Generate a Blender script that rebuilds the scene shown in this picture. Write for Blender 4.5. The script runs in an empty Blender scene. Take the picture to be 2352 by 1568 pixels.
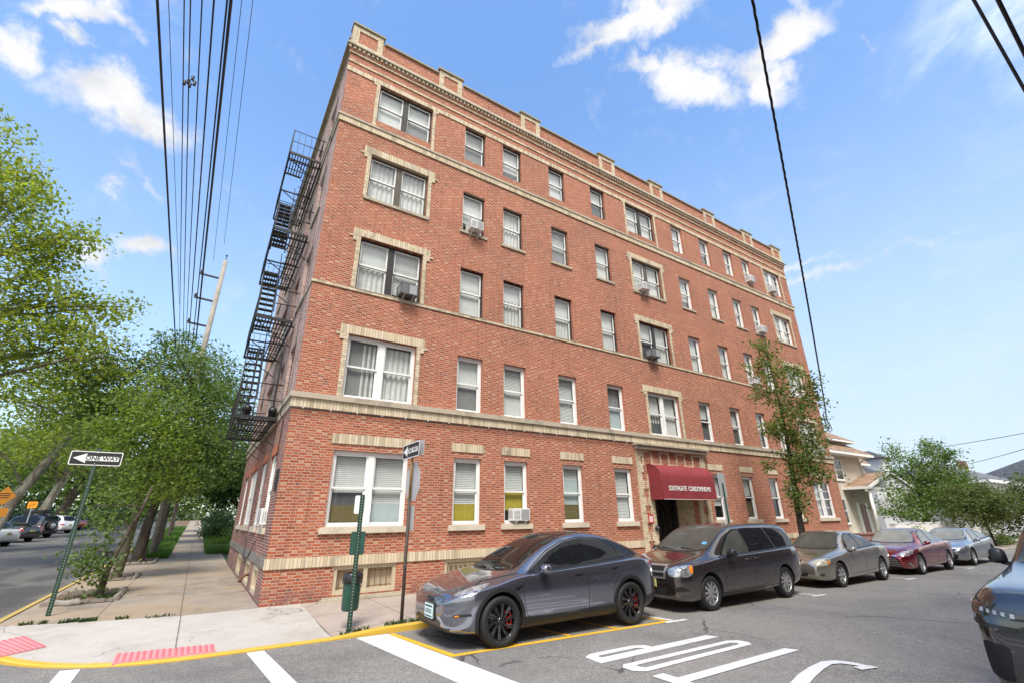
import bpy, bmesh, math, random
import numpy as np
from mathutils import Vector, Matrix
from mathutils.bvhtree import BVHTree
from mathutils.geometry import delaunay_2d_cdt

PI = math.pi
S = bpy.context.scene
COL = S.collection
random.seed(7)

# ---------------------------------------------------------------- grading of the streets
def grade(x, y):
    """street level: falls gently to the right, climbs up the side street"""
    return -.006*max(x, 0) + .02*max(0, y-12)*max(0.0, min(1, (6-x)/6))

# ---------------------------------------------------------------- camera
CAM = Vector((-1.4954, -12.5171, 1.7823))
FW = Vector((0.50934, 0.78201, 0.35921)); RT = Vector((0.83992, -0.54262, -0.00967)); UP = Vector((-0.18735, -0.30663, 0.93321))
cam = bpy.data.cameras.new('camera'); co = bpy.data.objects.new('camera', cam); COL.objects.link(co)
cam.sensor_width = 36; cam.lens = 16.0155; cam.clip_start = .05; cam.clip_end = 3000
m = Matrix((( RT.x, UP.x, -FW.x, CAM.x), (RT.y, UP.y, -FW.y, CAM.y), (RT.z, UP.z, -FW.z, CAM.z), (0, 0, 0, 1)))
co.matrix_world = m
S.camera = co

def at(px, py, D):
    """point D metres away (on plan) in the direction the survey photo (2352 px wide) shows at px, py"""
    v = FW + RT*((px-1176)/1046.35) - UP*((py-784)/1046.35)
    return CAM + v*(D/math.hypot(v.x, v.y))

# ---------------------------------------------------------------- object helpers
def tag(o, label, cat, group=None):
    o['label'] = label; o['category'] = cat
    if group: o['group'] = group
    return o

def empty(name, loc=(0, 0, 0), rz=0, label=None, cat=None, group=None):
    o = bpy.data.objects.new(name, None); COL.objects.link(o)
    o.empty_display_size = .2
    o.location = loc; o.rotation_euler = (0, 0, rz)
    if label: tag(o, label, cat, group)
    return o

class MB:
    """collects shapes for ONE mesh object"""
    def __init__(s): s.v = []; s.f = []; s.m = []; s.sm = []
    def add(s, vs, fs, mi=0, sm=False):
        b = len(s.v); s.v += [tuple(p) for p in vs]
        for f in fs: s.f.append(tuple(i+b for i in f)); s.m.append(mi); s.sm.append(sm)
        return s
    def box(s, x0, x1, y0, y1, z0, z1, mi=0):
        return s.add([(x0, y0, z0), (x1, y0, z0), (x1, y1, z0), (x0, y1, z0), (x0, y0, z1), (x1, y0, z1), (x1, y1, z1), (x0, y1, z1)],
              [(0, 3, 2, 1), (4, 5, 6, 7), (0, 1, 5, 4), (1, 2, 6, 5), (2, 3, 7, 6), (3, 0, 4, 7)], mi)
    def obox(s, c, ax, ay, az, mi=0):
        c, ax, ay, az = map(Vector, (c, ax, ay, az))
        vs = [c + ax*i + ay*j + az*k for k in (-1, 1) for i, j in ((-1, -1), (1, -1), (1, 1), (-1, 1))]
        return s.add(vs, [(0, 3, 2, 1), (4, 5, 6, 7), (0, 1, 5, 4), (1, 2, 6, 5), (2, 3, 7, 6), (3, 0, 4, 7)], mi)
    def bar(s, a, b, w, h=None, up=(0, 0, 1), mi=0):
        a, b = Vector(a), Vector(b); h = h or w; d = b-a; L = d.length
        if L < 1e-6: return s
        d /= L; u = Vector(up)
        if abs(d.dot(u)) > .98: u = Vector((1, 0, 0))
        r = d.cross(u).normalized(); u = r.cross(d)
        return s.obox((a+b)/2, d*L/2, r*w/2, u*h/2, mi)
    def quad(s, a, b, c, d, mi=0): return s.add([a, b, c, d], [(0, 1, 2, 3)], mi)
    def tube(s, pts, rad, n=8, mi=0, cap=True, sm=True):
        pts = [Vector(p) for p in pts]; R = rad if isinstance(rad, (list, tuple)) else [rad]*len(pts)
        vs = []; fs = []; prev = None
        for i, p in enumerate(pts):
            t = (pts[min(i+1, len(pts)-1)] - pts[max(i-1, 0)]).normalized()
            if prev is None:
                a = t.cross(Vector((0, 0, 1)))
                if a.length < .05: a = t.cross(Vector((1, 0, 0)))
            else: a = prev - t*prev.dot(t)
            a.normalize(); prev = a; b = t.cross(a)
            for k in range(n):
                an = 2*PI*k/n; vs.append(p + (a*math.cos(an) + b*math.sin(an))*R[i])
        for i in range(len(pts)-1):
            for k in range(n): fs.append((i*n+k, i*n+(k+1) % n, (i+1)*n+(k+1) % n, (i+1)*n+k))
        if cap: fs.append(tuple(range(n-1, -1, -1))); fs.append(tuple((len(pts)-1)*n+k for k in range(n)))
        return s.add(vs, fs, mi, sm)
    def lathe(s, prof, c=(0, 0, 0), axis='z', n=24, mi=0, sm=True):
        """prof: (radius, height along axis)"""
        vs = []; fs = []; c = Vector(c)
        for r, h in prof:
            for k in range(n):
                a = 2*PI*k/n; x, y = r*math.cos(a), r*math.sin(a)
                vs.append(c + (Vector((x, y, h)) if axis == 'z' else Vector((x, h, y))))
        for i in range(len(prof)-1):
            for k in range(n):
                f = (i*n+k, i*n+(k+1) % n, (i+1)*n+(k+1) % n, (i+1)*n+k)
                fs.append(f if axis == 'z' else f[::-1])
        return s.add(vs, fs, mi, sm)
    def prism(s, poly, d, mi=0):
        """closed planar polygon of 3D points swept by d"""
        n = len(poly); P = [Vector(p) for p in poly]; d = Vector(d)
        fs = [tuple(range(n-1, -1, -1)), tuple(range(n, 2*n))] + [(i, (i+1) % n, n+(i+1) % n, n+i) for i in range(n)]
        return s.add(P + [p+d for p in P], fs, mi)
    def build(s, name, mats, parent=None, fix=False):
        me = bpy.data.meshes.new(name); me.from_pydata(s.v, [], s.f)
        if not isinstance(mats, (list, tuple)): mats = [mats]
        for mm in mats: me.materials.append(mm)
        me.polygons.foreach_set('material_index', s.m); me.polygons.foreach_set('use_smooth', s.sm)
        if fix:
            bm = bmesh.new(); bm.from_mesh(me); bmesh.ops.recalc_face_normals(bm, faces=bm.faces); bm.to_mesh(me); bm.free()
        me.update()
        o = bpy.data.objects.new(name, me); COL.objects.link(o)
        if parent: o.parent = parent
        return o

def bevel(o, w=.01, seg=2):
    bm = bmesh.new(); bm.from_mesh(o.data)
    bmesh.ops.bevel(bm, geom=bm.edges[:], offset=w, segments=seg, affect='EDGES', clamp_overlap=True)
    bm.to_mesh(o.data); bm.free(); return o

def copy_tree(o, parent=None):
    c = o.copy(); COL.objects.link(c)
    if parent: c.parent = parent
    for ch in list(o.children): copy_tree(ch, c)
    return c

def text_mesh(name, txt, size, mat, parent, loc, rot, ext=.002, off=0, align='CENTER', sx=1):
    cu = bpy.data.curves.new(name, 'FONT'); cu.body = txt; cu.size = size; cu.extrude = ext; cu.offset = off
    cu.align_x = align; cu.align_y = 'CENTER'; cu.resolution_u = 3
    tmp = bpy.data.objects.new(name, cu); COL.objects.link(tmp)
    dg = bpy.context.evaluated_depsgraph_get(); me = bpy.data.meshes.new_from_object(tmp.evaluated_get(dg))
    bpy.data.objects.remove(tmp); me.materials.clear(); me.materials.append(mat)
    o = bpy.data.objects.new(name, me); COL.objects.link(o); o.parent = parent
    o.location = loc; o.rotation_euler = rot; o.scale = (sx, 1, 1)
    return o

# ---------------------------------------------------------------- materials
class NT:
    def __init__(s, tree): s.t = tree; s.n = tree.nodes; s.l = tree.links
    def new(s, typ, **kw):
        n = s.n.new(typ)
        for k, v in kw.items(): setattr(n, k, v)
        return n
    def val(s, node, key, v):
        if hasattr(v, 'is_output') or hasattr(v, 'links'): s.l.new(v, node.inputs[key])
        else: node.inputs[key].default_value = v
    def math(s, op, a, b=0.0, c=None, clamp=False):
        n = s.new('ShaderNodeMath', operation=op, use_clamp=clamp); s.val(n, 0, a); s.val(n, 1, b)
        if c is not None: s.val(n, 2, c)
        return n.outputs[0]
    def vmath(s, op, a, b=(0, 0, 0)):
        n = s.new('ShaderNodeVectorMath', operation=op); s.val(n, 0, a); s.val(n, 1, b)
        return n.outputs['Value'] if op in ('DOT_PRODUCT', 'LENGTH') else n.outputs[0]
    def mix(s, f, a, b, blend='MIX'):
        n = s.new('ShaderNodeMix', data_type='RGBA', blend_type=blend)
        s.val(n, 0, f); s.val(n, 6, a if not isinstance(a, tuple) else (*a[:3], 1)); s.val(n, 7, b if not isinstance(b, tuple) else (*b[:3], 1))
        return n.outputs[2]
    def noise(s, vec, scale, detail=3, rough=.55, dist=0):
        n = s.new('ShaderNodeTexNoise'); s.val(n, 'Vector', vec); n.inputs['Scale'].default_value = scale
        n.inputs['Detail'].default_value = detail; n.inputs['Roughness'].default_value = rough; n.inputs['Distortion'].default_value = dist
        return n.outputs[0]
    def ramp(s, f, stops, interp='LINEAR'):
        n = s.new('ShaderNodeValToRGB'); s.val(n, 0, f); cr = n.color_ramp; cr.interpolation = interp
        while len(cr.elements) < len(stops): cr.elements.new(.5)
        for e, (p, c) in zip(cr.elements, stops): e.position = p; e.color = (*c, 1) if len(c) == 3 else c
        return n.outputs[0]
    def sep(s, v):
        n = s.new('ShaderNodeSeparateXYZ'); s.val(n, 0, v); return n.outputs
    def comb(s, x, y, z):
        n = s.new('ShaderNodeCombineXYZ'); s.val(n, 0, x); s.val(n, 1, y); s.val(n, 2, z); return n.outputs[0]
    def sstep(s, v, a, b):
        n = s.new('ShaderNodeMapRange', interpolation_type='SMOOTHSTEP'); s.val(n, 0, v)
        n.inputs[1].default_value = a; n.inputs[2].default_value = b
        return n.outputs[0]
    def bump(s, h, strength=.3, dist=.01):
        n = s.new('ShaderNodeBump'); s.val(n, 'Height', h); n.inputs['Strength'].default_value = strength; n.inputs['Distance'].default_value = dist
        return n.outputs[0]

def mat(name):
    m = bpy.data.materials.new(name); m.use_nodes = True; nt = NT(m.node_tree); nt.n.clear()
    out = nt.new('ShaderNodeOutputMaterial'); p = nt.new('ShaderNodeBsdfPrincipled'); nt.l.new(p.outputs[0], out.inputs[0])
    nt.out = out; nt.p = p
    return m, nt

def simple(name, col, rough=.6, metal=0, coat=0, var=.12, scale=6, spec=.5, bump=0):
    """plain stuff with a little dirt-like unevenness"""
    m, t = mat(name); p = t.p
    pos = t.new('ShaderNodeNewGeometry').outputs['Position'] if False else t.new('ShaderNodeTexCoord').outputs['Object']
    n = t.noise(pos, scale, 4, .6)
    c = t.ramp(n, [(.25, tuple(x*(1-var) for x in col)), (.75, tuple(min(1, x*(1+var)) for x in col))])
    t.l.new(c, p.inputs['Base Color'])
    r = t.math('MULTIPLY_ADD', n, .15, rough-.075, clamp=True); t.l.new(r, p.inputs['Roughness'])
    p.inputs['Metallic'].default_value = metal; p.inputs['Coat Weight'].default_value = coat
    p.inputs['Coat Roughness'].default_value = .04; p.inputs['Specular IOR Level'].default_value = spec
    if bump: t.l.new(t.bump(n, bump, .02), p.inputs['Normal'])
    return m

def wall_uv(t):
    """(u, z) in metres along whichever vertical face the point is on"""
    g = t.new('ShaderNodeNewGeometry'); px, py, pz = t.sep(g.outputs['Position'])
    nx, ny, nz = t.sep(g.outputs['True Normal'])
    ax = t.math('GREATER_THAN', t.math('ABSOLUTE', nx), .6)
    u = t.math('ADD', t.math('MULTIPLY', px, t.math('SUBTRACT', 1.0, ax)), t.math('MULTIPLY', py, ax))
    return u, pz, g.outputs['Position']

def white(t, vec):
    n = t.new('ShaderNodeTexWhiteNoise', noise_dimensions='3D'); t.val(n, 'Vector', vec); return n.outputs['Value']

def brick_mat(name, stretch, header, mortar, ch=.0655, P=.315, worn=.5, grime=0):
    m, t = mat(name); u, z, pos = wall_uv(t)
    rz = t.math('DIVIDE', z, ch); row = t.math('FLOOR', rz); fz = t.math('FRACT', rz)
    tt = t.math('ADD', t.math('DIVIDE', u, P), t.math('MULTIPLY', t.math('FLOORED_MODULO', row, 2.0), .5))
    jit = t.math('MULTIPLY', white(t, t.comb(row, 3.0, 1.0)), .06); tt = t.math('ADD', tt, jit)
    idx = t.math('FLOOR', tt); ft = t.math('FRACT', tt)
    ish = t.math('GREATER_THAN', ft, .66)
    d = t.math('MINIMUM', t.math('MINIMUM', ft, t.math('SUBTRACT', 1.0, ft)), t.math('ABSOLUTE', t.math('SUBTRACT', ft, .66)))
    d = t.math('MULTIPLY', d, P); dz = t.math('MULTIPLY', t.math('MINIMUM', fz, t.math('SUBTRACT', 1.0, fz)), ch)
    rough_n = t.noise(pos, 40, 2, .6)
    dm = t.math('ADD', t.math('MINIMUM', d, dz), t.math('MULTIPLY_ADD', rough_n, .005, -.0025))
    brick = t.sstep(dm, .0040, .0078)
    r1 = white(t, t.comb(idx, row, ish)); r2 = white(t, t.comb(row, idx, 7.0))
    cs = t.ramp(r1, stretch); chd = t.ramp(r2, header)
    c = t.mix(ish, cs, chd)
    fine = t.noise(pos, 22, 5, .7)
    c = t.mix(.35, c, t.mix(1.0, c, t.ramp(fine, [(.3, (.55, .55, .55)), (.7, (1.4, 1.4, 1.4))]), 'MULTIPLY'))
    big = t.noise(pos, .55, 4, .6)
    c = t.mix(.8*worn+.2, c, t.mix(1.0, c, t.ramp(big, [(.35, (.72, .70, .72)), (.65, (1.18, 1.15, 1.12))]), 'MULTIPLY'))
    c = t.mix(brick, mortar, c)
    st = t.noise(t.vmath('MULTIPLY', pos, (2.6, 2.6, .16)), 1.7, 4, .6)      # rain streaks
    c = t.mix(t.math('MULTIPLY', t.sstep(st, .54, .72), .38), c, t.mix(1.0, c, (.52, .50, .50), 'MULTIPLY'))
    low = t.math('MULTIPLY', t.sstep(z, .55, .02), t.sstep(t.noise(pos, 3.2, 5, .7), .35, .65)); c = t.mix(t.math('MULTIPLY', low, .65), c, (.15, .085, .08))
    eff = t.math('MULTIPLY', t.sstep(z, .5, .1), t.sstep(t.noise(pos, 5.5, 5, .75), .60, .72)); c = t.mix(t.math('MULTIPLY', eff, .45), c, (.6, .52, .5))
    if grime:
        g2 = t.noise(t.vmath('MULTIPLY', pos, (1, 1, .35)), 1.6, 5, .65)
        c = t.mix(t.math('MULTIPLY', t.sstep(g2, .45, .7), grime), c, (.10, .09, .085))
    t.l.new(c, t.p.inputs['Base Color']); t.p.inputs['Roughness'].default_value = .88
    t.p.inputs['Specular IOR Level'].default_value = .25
    hgt = t.math('ADD', brick, t.math('MULTIPLY', fine, .35))
    t.l.new(t.bump(hgt, .7, .008), t.p.inputs['Normal'])
    return m

def cream_mat(name, horiz=False, pitch=.082, col=(.59, .495, .345), stain=.55):
    """cream soldier bricks: joints across u (or z when horiz), each brick its own shade"""
    m, t = mat(name); u, z, pos = wall_uv(t)
    if horiz:
        q = t.math('DIVIDE', z, .0762); k = t.math('FLOOR', q); f = t.math('FRACT', q)
        q2 = t.math('ADD', t.math('DIVIDE', u, .22), t.math('MULTIPLY', t.math('FLOORED_MODULO', k, 2.0), .5)); f2 = t.math('FRACT', q2); k2 = t.math('FLOOR', q2)
        d = t.math('MINIMUM', t.math('MULTIPLY', t.math('MINIMUM', f, t.math('SUBTRACT', 1.0, f)), .0762), t.math('MULTIPLY', t.math('MINIMUM', f2, t.math('SUBTRACT', 1.0, f2)), .22))
        r = white(t, t.comb(k, k2, 2.0))
    else:
        q = t.math('DIVIDE', u, pitch); k = t.math('FLOOR', q); f = t.math('FRACT', q)
        d = t.math('MULTIPLY', t.math('MINIMUM', f, t.math('SUBTRACT', 1.0, f)), pitch)
        r = white(t, t.comb(k, t.math('FLOOR', t.math('MULTIPLY', z, 1.0)), 5.0))
    b = t.sstep(d, .003, .0075)
    c = t.ramp(r, [(0, tuple(x*.72 for x in col)), (.3, col), (.7, tuple(x*1.12 for x in col)), (1, (col[0]*1.15, col[1]*1.16, col[2]*1.3))])
    st = t.noise(t.vmath('MULTIPLY', pos, (1, 1, .3)), 2.2, 6, .68)
    c = t.mix(t.math('MULTIPLY', t.sstep(st, .5, .72), stain), c, (.17, .15, .12))
    c = t.mix(b, (.30, .25, .18), c)
    t.l.new(c, t.p.inputs['Base Color']); t.p.inputs['Roughness'].default_value = .85; t.p.inputs['Specular IOR Level'].default_value = .25
    t.l.new(t.bump(t.math('ADD', b, t.math('MULTIPLY', t.noise(pos, 30), .4)), .6, .006), t.p.inputs['Normal'])
    return m

def stone_mat(name, col, dark=(.16, .15, .13), stain=.6, scale=1.5):
    m, t = mat(name); pos = t.new('ShaderNodeNewGeometry').outputs['Position']
    st = t.noise(pos, scale, 6, .7); fine = t.noise(pos, 28, 4, .65)
    c = t.mix(t.math('MULTIPLY', t.sstep(st, .46, .72), stain), col, dark)
    c = t.mix(.4, c, t.mix(1.0, c, t.ramp(fine, [(.3, (.7, .7, .7)), (.7, (1.25, 1.25, 1.25))]), 'MULTIPLY'))
    t.l.new(c, t.p.inputs['Base Color']); t.p.inputs['Roughness'].default_value = .9; t.p.inputs['Specular IOR Level'].default_value = .2
    t.l.new(t.bump(fine, .4, .006), t.p.inputs['Normal'])
    return m

def glass_mat(name, tint=(.9, .93, .92), boost=2.0):
    """a thin pane: see through it straight on, mirror at a glance; the mirror is a little wavy"""
    m, t = mat(name); t.n.remove(t.p)
    pos = t.new('ShaderNodeNewGeometry').outputs['Position']
    nrm = t.bump(t.noise(pos, .9, 1, .4), .06, .05)
    g = t.new('ShaderNodeNewGeometry'); cs = t.math('ABSOLUTE', t.vmath('DOT_PRODUCT', g.outputs['Incoming'], g.outputs['Normal']))
    sch = t.math('POWER', t.math('SUBTRACT', 1.0, cs, clamp=True), 5.0)
    f = t.math('MULTIPLY', t.math('MULTIPLY_ADD', sch, .957, .043), boost, clamp=True)      # same seen from either side
    tr = t.new('ShaderNodeBsdfTransparent'); tr.inputs[0].default_value = (*tint, 1)
    gl = t.new('ShaderNodeBsdfGlossy'); gl.inputs['Roughness'].default_value = .01; t.l.new(nrm, gl.inputs['Normal'])
    mx = t.new('ShaderNodeMixShader'); t.l.new(f, mx.inputs[0]); t.l.new(tr.outputs[0], mx.inputs[1]); t.l.new(gl.outputs[0], mx.inputs[2])
    t.l.new(mx.outputs[0], t.out.inputs[0])
    return m

def paint_mat(name, col, metal=.8, rough=.20, flake=.15):
    m, t = mat(name); p = t.p
    pos = t.new('ShaderNodeTexCoord').outputs['Object']
    n = t.noise(pos, 260, 1, .5)
    c = t.mix(t.math('MULTIPLY', n, flake*2), tuple(x*.85 for x in col), tuple(min(1, x*1.2) for x in col))
    dirt = t.noise(pos, 3, 5, .7)
    z = t.sep(pos)[2]
    low = t.math('MULTIPLY', t.sstep(z, .55, .2), t.sstep(dirt, .3, .75))
    c = t.mix(t.math('MULTIPLY', low, .45), c, (.18, .165, .14))
    t.l.new(c, p.inputs['Base Color']); p.inputs['Metallic'].default_value = metal
    t.l.new(t.math('MULTIPLY_ADD', dirt, .08, rough-.08), p.inputs['Roughness'])
    p.inputs['Coat Weight'].default_value = 1; p.inputs['Coat Roughness'].default_value = .01; p.inputs['Coat IOR'].default_value = 1.85
    return m

RED = [(0, (.26, .066, .038)), (.08, (.345, .086, .048)), (.5, (.395, .101, .054)), (.9, (.445, .13, .066)), (1, (.31, .11, .085))]
HEAD = [(0, (.17, .10, .08)), (.06, (.32, .12, .08)), (.45, (.385, .138, .085)), (.78, (.44, .215, .145)), (1, (.50, .31, .21))]
M = {}
M['brick'] = brick_mat('red_flemish_brick', RED, HEAD, (.52, .40, .29))
M['brick_side'] = brick_mat('weathered_side_brick', [(0, (.12, .04, .035)), (.5, (.26, .075, .055)), (1, (.34, .12, .09))], [(0, (.13, .07, .06)), (.6, (.28, .13, .1)), (1, (.4, .24, .19))], (.55, .48, .42), grime=.35)
M['brick_red_new'] = brick_mat('orange_lintel_brick', [(0, (.38, .09, .05)), (1, (.5, .15, .08))], [(0, (.38, .1, .06)), (1, (.5, .16, .1))], (.5, .3, .2), ch=.3, P=.14)
M['soldier'] = cream_mat('cream_soldier_brick')
M['soldier_dirty'] = cream_mat('stained_cream_soldier_brick', stain=.85)
M['jamb'] = cream_mat('cream_stretcher_brick', True)
M['ledge'] = stone_mat('weathered_limestone', (.46, .40, .31), stain=.75)
M['sill'] = stone_mat('cast_stone_sill', (.60, .53, .42), stain=.35)
M['parge'] = brick_mat('bleached_pink_brick', [(0, (.30, .15, .12)), (.5, (.44, .26, .22)), (1, (.52, .36, .31))], [(0, (.34, .2, .17)), (1, (.52, .40, .35))], (.52, .47, .44), grime=.55)
M['coping'] = stone_mat('mossy_coping', (.33, .30, .22), stain=.6)
M['white'] = simple('white_vinyl', (.80, .80, .78), .45, var=.05)
M['black_trim'] = simple('dark_bronze_trim', (.028, .026, .025), .5)
M['brown_trim'] = simple('olive_brown_trim', (.085, .07, .05), .55)
M['tan_trim'] = simple('tan_painted_frame', (.52, .44, .31), .6)
M['glass'] = glass_mat('window_glass')
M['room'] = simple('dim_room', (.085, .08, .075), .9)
M['blind'] = simple('white_slats', (.80, .80, .785), .6, var=.06)
M['greyblind'] = simple('grey_shade', (.30, .30, .30), .8, var=.1)
M['curtain'] = simple('sheer_curtain', (.74, .73, .71), .85, var=.12)
M['screen'] = simple('insect_screen', (.13, .135, .14), .9, var=.1)
M['yellow'] = simple('mustard_shade', (.50, .40, .055), .8, var=.1)
M['olive'] = simple('olive_brown_shade', (.20, .155, .065), .85, var=.15)
M['frost'] = simple('frosted_film', (.58, .66, .68), .6, var=.06)
M['iron'] = simple('black_iron', (.022, .022, .024), .45, var=.5, scale=12)
M['rust'] = simple('rusty_iron', (.16, .07, .035), .8, var=.4, scale=18)
M['steel'] = simple('galvanised_steel', (.42, .43, .44), .45, metal=.6)
M['ac'] = simple('white_plastic_casing', (.70, .70, .68), .5, var=.06)
M['ac_dark'] = simple('dark_casing', (.10, .10, .105), .5, var=.2)
M['grille'] = simple('grey_fins', (.30, .31, .32), .55)
M['canvas'] = simple('burgundy_canvas', (.23, .036, .042), .75, var=.18, scale=3, spec=.3)
M['letter_white'] = simple('white_lettering', (.85, .85, .83), .6, var=.03)
M['letter_black'] = simple('black_lettering', (.015, .015, .016), .5)
M['sign_back'] = simple('sign_back_aluminium', (.52, .52, .53), .45, metal=.3, var=.08)
M['sign_white'] = simple('sign_white_sheeting', (.80, .80, .79), .4, var=.04)
M['sign_green'] = simple('green_enamel', (.018, .075, .055), .4, var=.2)
M['green_post'] = simple('dark_green_post', (.012, .045, .026), .45, var=.35, scale=14)
M['brown_post'] = simple('rusty_brown_post', (.060, .042, .034), .7, var=.4, scale=9)
M['red_sign'] = simple('red_enamel', (.55, .05, .04), .45)
M['orange_sign'] = simple('orange_sheeting', (.75, .28, .01), .5, var=.06)
M['bag'] = simple('black_bin_bag', (.018, .018, .022), .22, var=.4, bump=.6, scale=14)
M['rubber'] = simple('tyre_rubber', (.013, .013, .013), .7, var=.25, scale=20)
M['well'] = simple('dark_wheel_well', (.008, .008, .008), .9)
M['gloss_black'] = simple('gloss_black_alloy', (.012, .012, .013), .12, coat=.6)
M['alloy'] = simple('silver_alloy', (.50, .50, .50), .3, metal=.75, var=.08)
M['chrome'] = simple('chrome', (.62, .62, .63), .08, metal=1, var=.03)
M['trim_plastic'] = simple('black_plastic_trim', (.016, .016, .017), .4, var=.15)
def dark_glass(name, col, ior=1.47):
    m, t = mat(name); pos = t.new('ShaderNodeTexCoord').outputs['Object']; n = t.noise(pos, 2.2, 2, .5)
    t.l.new(t.mix(n, tuple(c*.5 for c in col), tuple(c*1.5 for c in col)), t.p.inputs['Base Color'])
    t.p.inputs['Roughness'].default_value = 0; t.p.inputs['IOR'].default_value = ior; t.p.inputs['Specular IOR Level'].default_value = .3
    return m
M['car_glass'] = dark_glass('tinted_car_glass', (.008, .009, .010))
M['car_glass_glare'] = dark_glass('painted_glare_car_glass', (.20, .21, .20))  # base colour lightened to stand in for reflected bright sky and trees
M['car_glass_pale'] = dark_glass('pale_car_glass', (.06, .062, .055))
M['lamp_clear'] = simple('clear_lamp', (.34, .35, .36), .10, metal=.5, coat=1, var=.85, scale=11)
M['lamp_cloudy'] = simple('clouded_lamp', (.36, .34, .25), .2, coat=.8, var=.35, scale=9)
M['lamp_dark'] = simple('smoked_lamp', (.02, .02, .022), .08, coat=1)
M['lamp_amber'] = simple('amber_lamp', (.75, .22, .01), .2, coat=.8)
M['lamp_red'] = simple('red_lamp', (.45, .012, .012), .15, coat=1)
M['caliper'] = simple('red_caliper', (.55, .025, .02), .4)
M['plate'] = simple('plate_blue_white', (.62, .74, .76), .5)
M['plate_y'] = simple('plate_pale_yellow', (.70, .62, .25), .5)
# ================================================================ GROUND, ROADS, PAVEMENTS
def sheet(name, poly, zf, m, sp=1.0, mats=None, thick=0):
    """a level-following sheet with the given outline"""
    P = [Vector(p) for p in poly]; n = len(P)
    pts = []; edges = []
    for i in range(n):
        a, b = P[i], P[(i+1) % n]; k = max(1, int((b-a).length/sp))
        for j in range(k): pts.append(a.lerp(b, j/k))
    nb = len(pts); edges = [(i, (i+1) % nb) for i in range(nb)]
    xs = [p.x for p in P]; ys = [p.y for p in P]
    def inside(x, y):
        c = False; j = nb-1
        for i in range(nb):
            a, b = pts[i], pts[j]
            if (a.y > y) != (b.y > y) and x < (b.x-a.x)*(y-a.y)/(b.y-a.y)+a.x: c = not c
            j = i
        return c
    bpts = list(pts)
    gx = np.arange(min(xs)+sp*.5, max(xs), sp); gy = np.arange(min(ys)+sp*.5, max(ys), sp)
    for x in gx:
        for y in gy:
            if inside(x, y) and min((bp.x-x)**2+(bp.y-y)**2 for bp in bpts) > (.3*sp)**2: pts.append(Vector((x, y)))
    r = delaunay_2d_cdt(pts, edges, [tuple(range(nb))], 1, 1e-5)
    b = MB(); b.add([(v.x, v.y, zf(v.x, v.y)) for v in r[0]], [tuple(f) for f in r[2]])
    o = b.build(name, m); bm = bmesh.new(); bm.from_mesh(o.data)
    bmesh.ops.recalc_face_normals(bm, faces=bm.faces)
    if sum(f.normal.z for f in bm.faces) < 0: bmesh.ops.reverse_faces(bm, faces=bm.faces)
    bm.to_mesh(o.data); bm.free()
    o['kind'] = 'structure'
    return o

def asphalt_mat():
    m, t = mat('worn_asphalt'); pos = t.new('ShaderNodeNewGeometry').outputs['Position']
    agg = t.noise(pos, 62, 3, .75); mid = t.noise(pos, 9, 5, .65); big = t.noise(pos, .32, 5, .62, .6)
    x, y, z = t.sep(pos)
    c = t.ramp(agg, [(.32, (.07, .07, .07)), (.5, (.185, .183, .180)), (.68, (.36, .355, .345))])
    c = t.mix(.5, c, t.mix(1.0, c, t.ramp(mid, [(.3, (.7, .7, .71)), (.7, (1.25, 1.25, 1.24))]), 'MULTIPLY'))
    c = t.mix(.85, c, t.mix(1.0, c, t.ramp(big, [(.36, (.74, .74, .76)), (.5, (1, 1, 1)), (.64, (1.18, 1.17, 1.15))]), 'MULTIPLY'))
    # tar-sealed cracks
    v = t.new('ShaderNodeTexVoronoi', feature='DISTANCE_TO_EDGE'); v.inputs['Scale'].default_value = .22
    wob = t.new('ShaderNodeTexNoise'); wob.inputs['Scale'].default_value = .9; wob.inputs['Detail'].default_value = 6; t.l.new(pos, wob.inputs['Vector'])
    t.l.new(t.vmath('ADD', pos, t.vmath('SCALE', t.vmath('SUBTRACT', wob.outputs['Color'], (.5, .5, .5)), (0, 0, 0))), v.inputs['Vector'])
    sc = t.n[-1]
    for nn in t.n:
        if nn.bl_idname == 'ShaderNodeVectorMath' and nn.operation == 'SCALE': nn.inputs['Scale'].default_value = 1.6
    cr = t.math('MULTIPLY', t.sstep(v.outputs['Distance'], .009, .003), t.sstep(t.noise(pos, .5, 2), .48, .56))
    c = t.mix(t.math('MULTIPLY', cr, .75), c, (.02, .02, .022))
    # old patches and oil on the side street
    side = t.sstep(x, -4.0, -5.0)
    patch = t.math('MULTIPLY', side, t.sstep(t.noise(t.vmath('MULTIPLY', pos, (1, .45, 1)), .35, 4, .6, 1.0), .46, .56))
    c = t.mix(t.math('MULTIPLY', side, .58), c, (.055, .052, .05)); c = t.mix(t.math('MULTIPLY', patch, .6), c, (.035, .034, .036))
    c = t.mix(1.0, c, (1.05, 1.0, .94), 'MULTIPLY')
    t.l.new(c, t.p.inputs['Base Color'])
    t.l.new(t.math('MULTIPLY_ADD', mid, .2, .72), t.p.inputs['Roughness']); t.p.inputs['Specular IOR Level'].default_value = .35
    t.l.new(t.bump(agg, .5, .006), t.p.inputs['Normal'])
    return m

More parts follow.
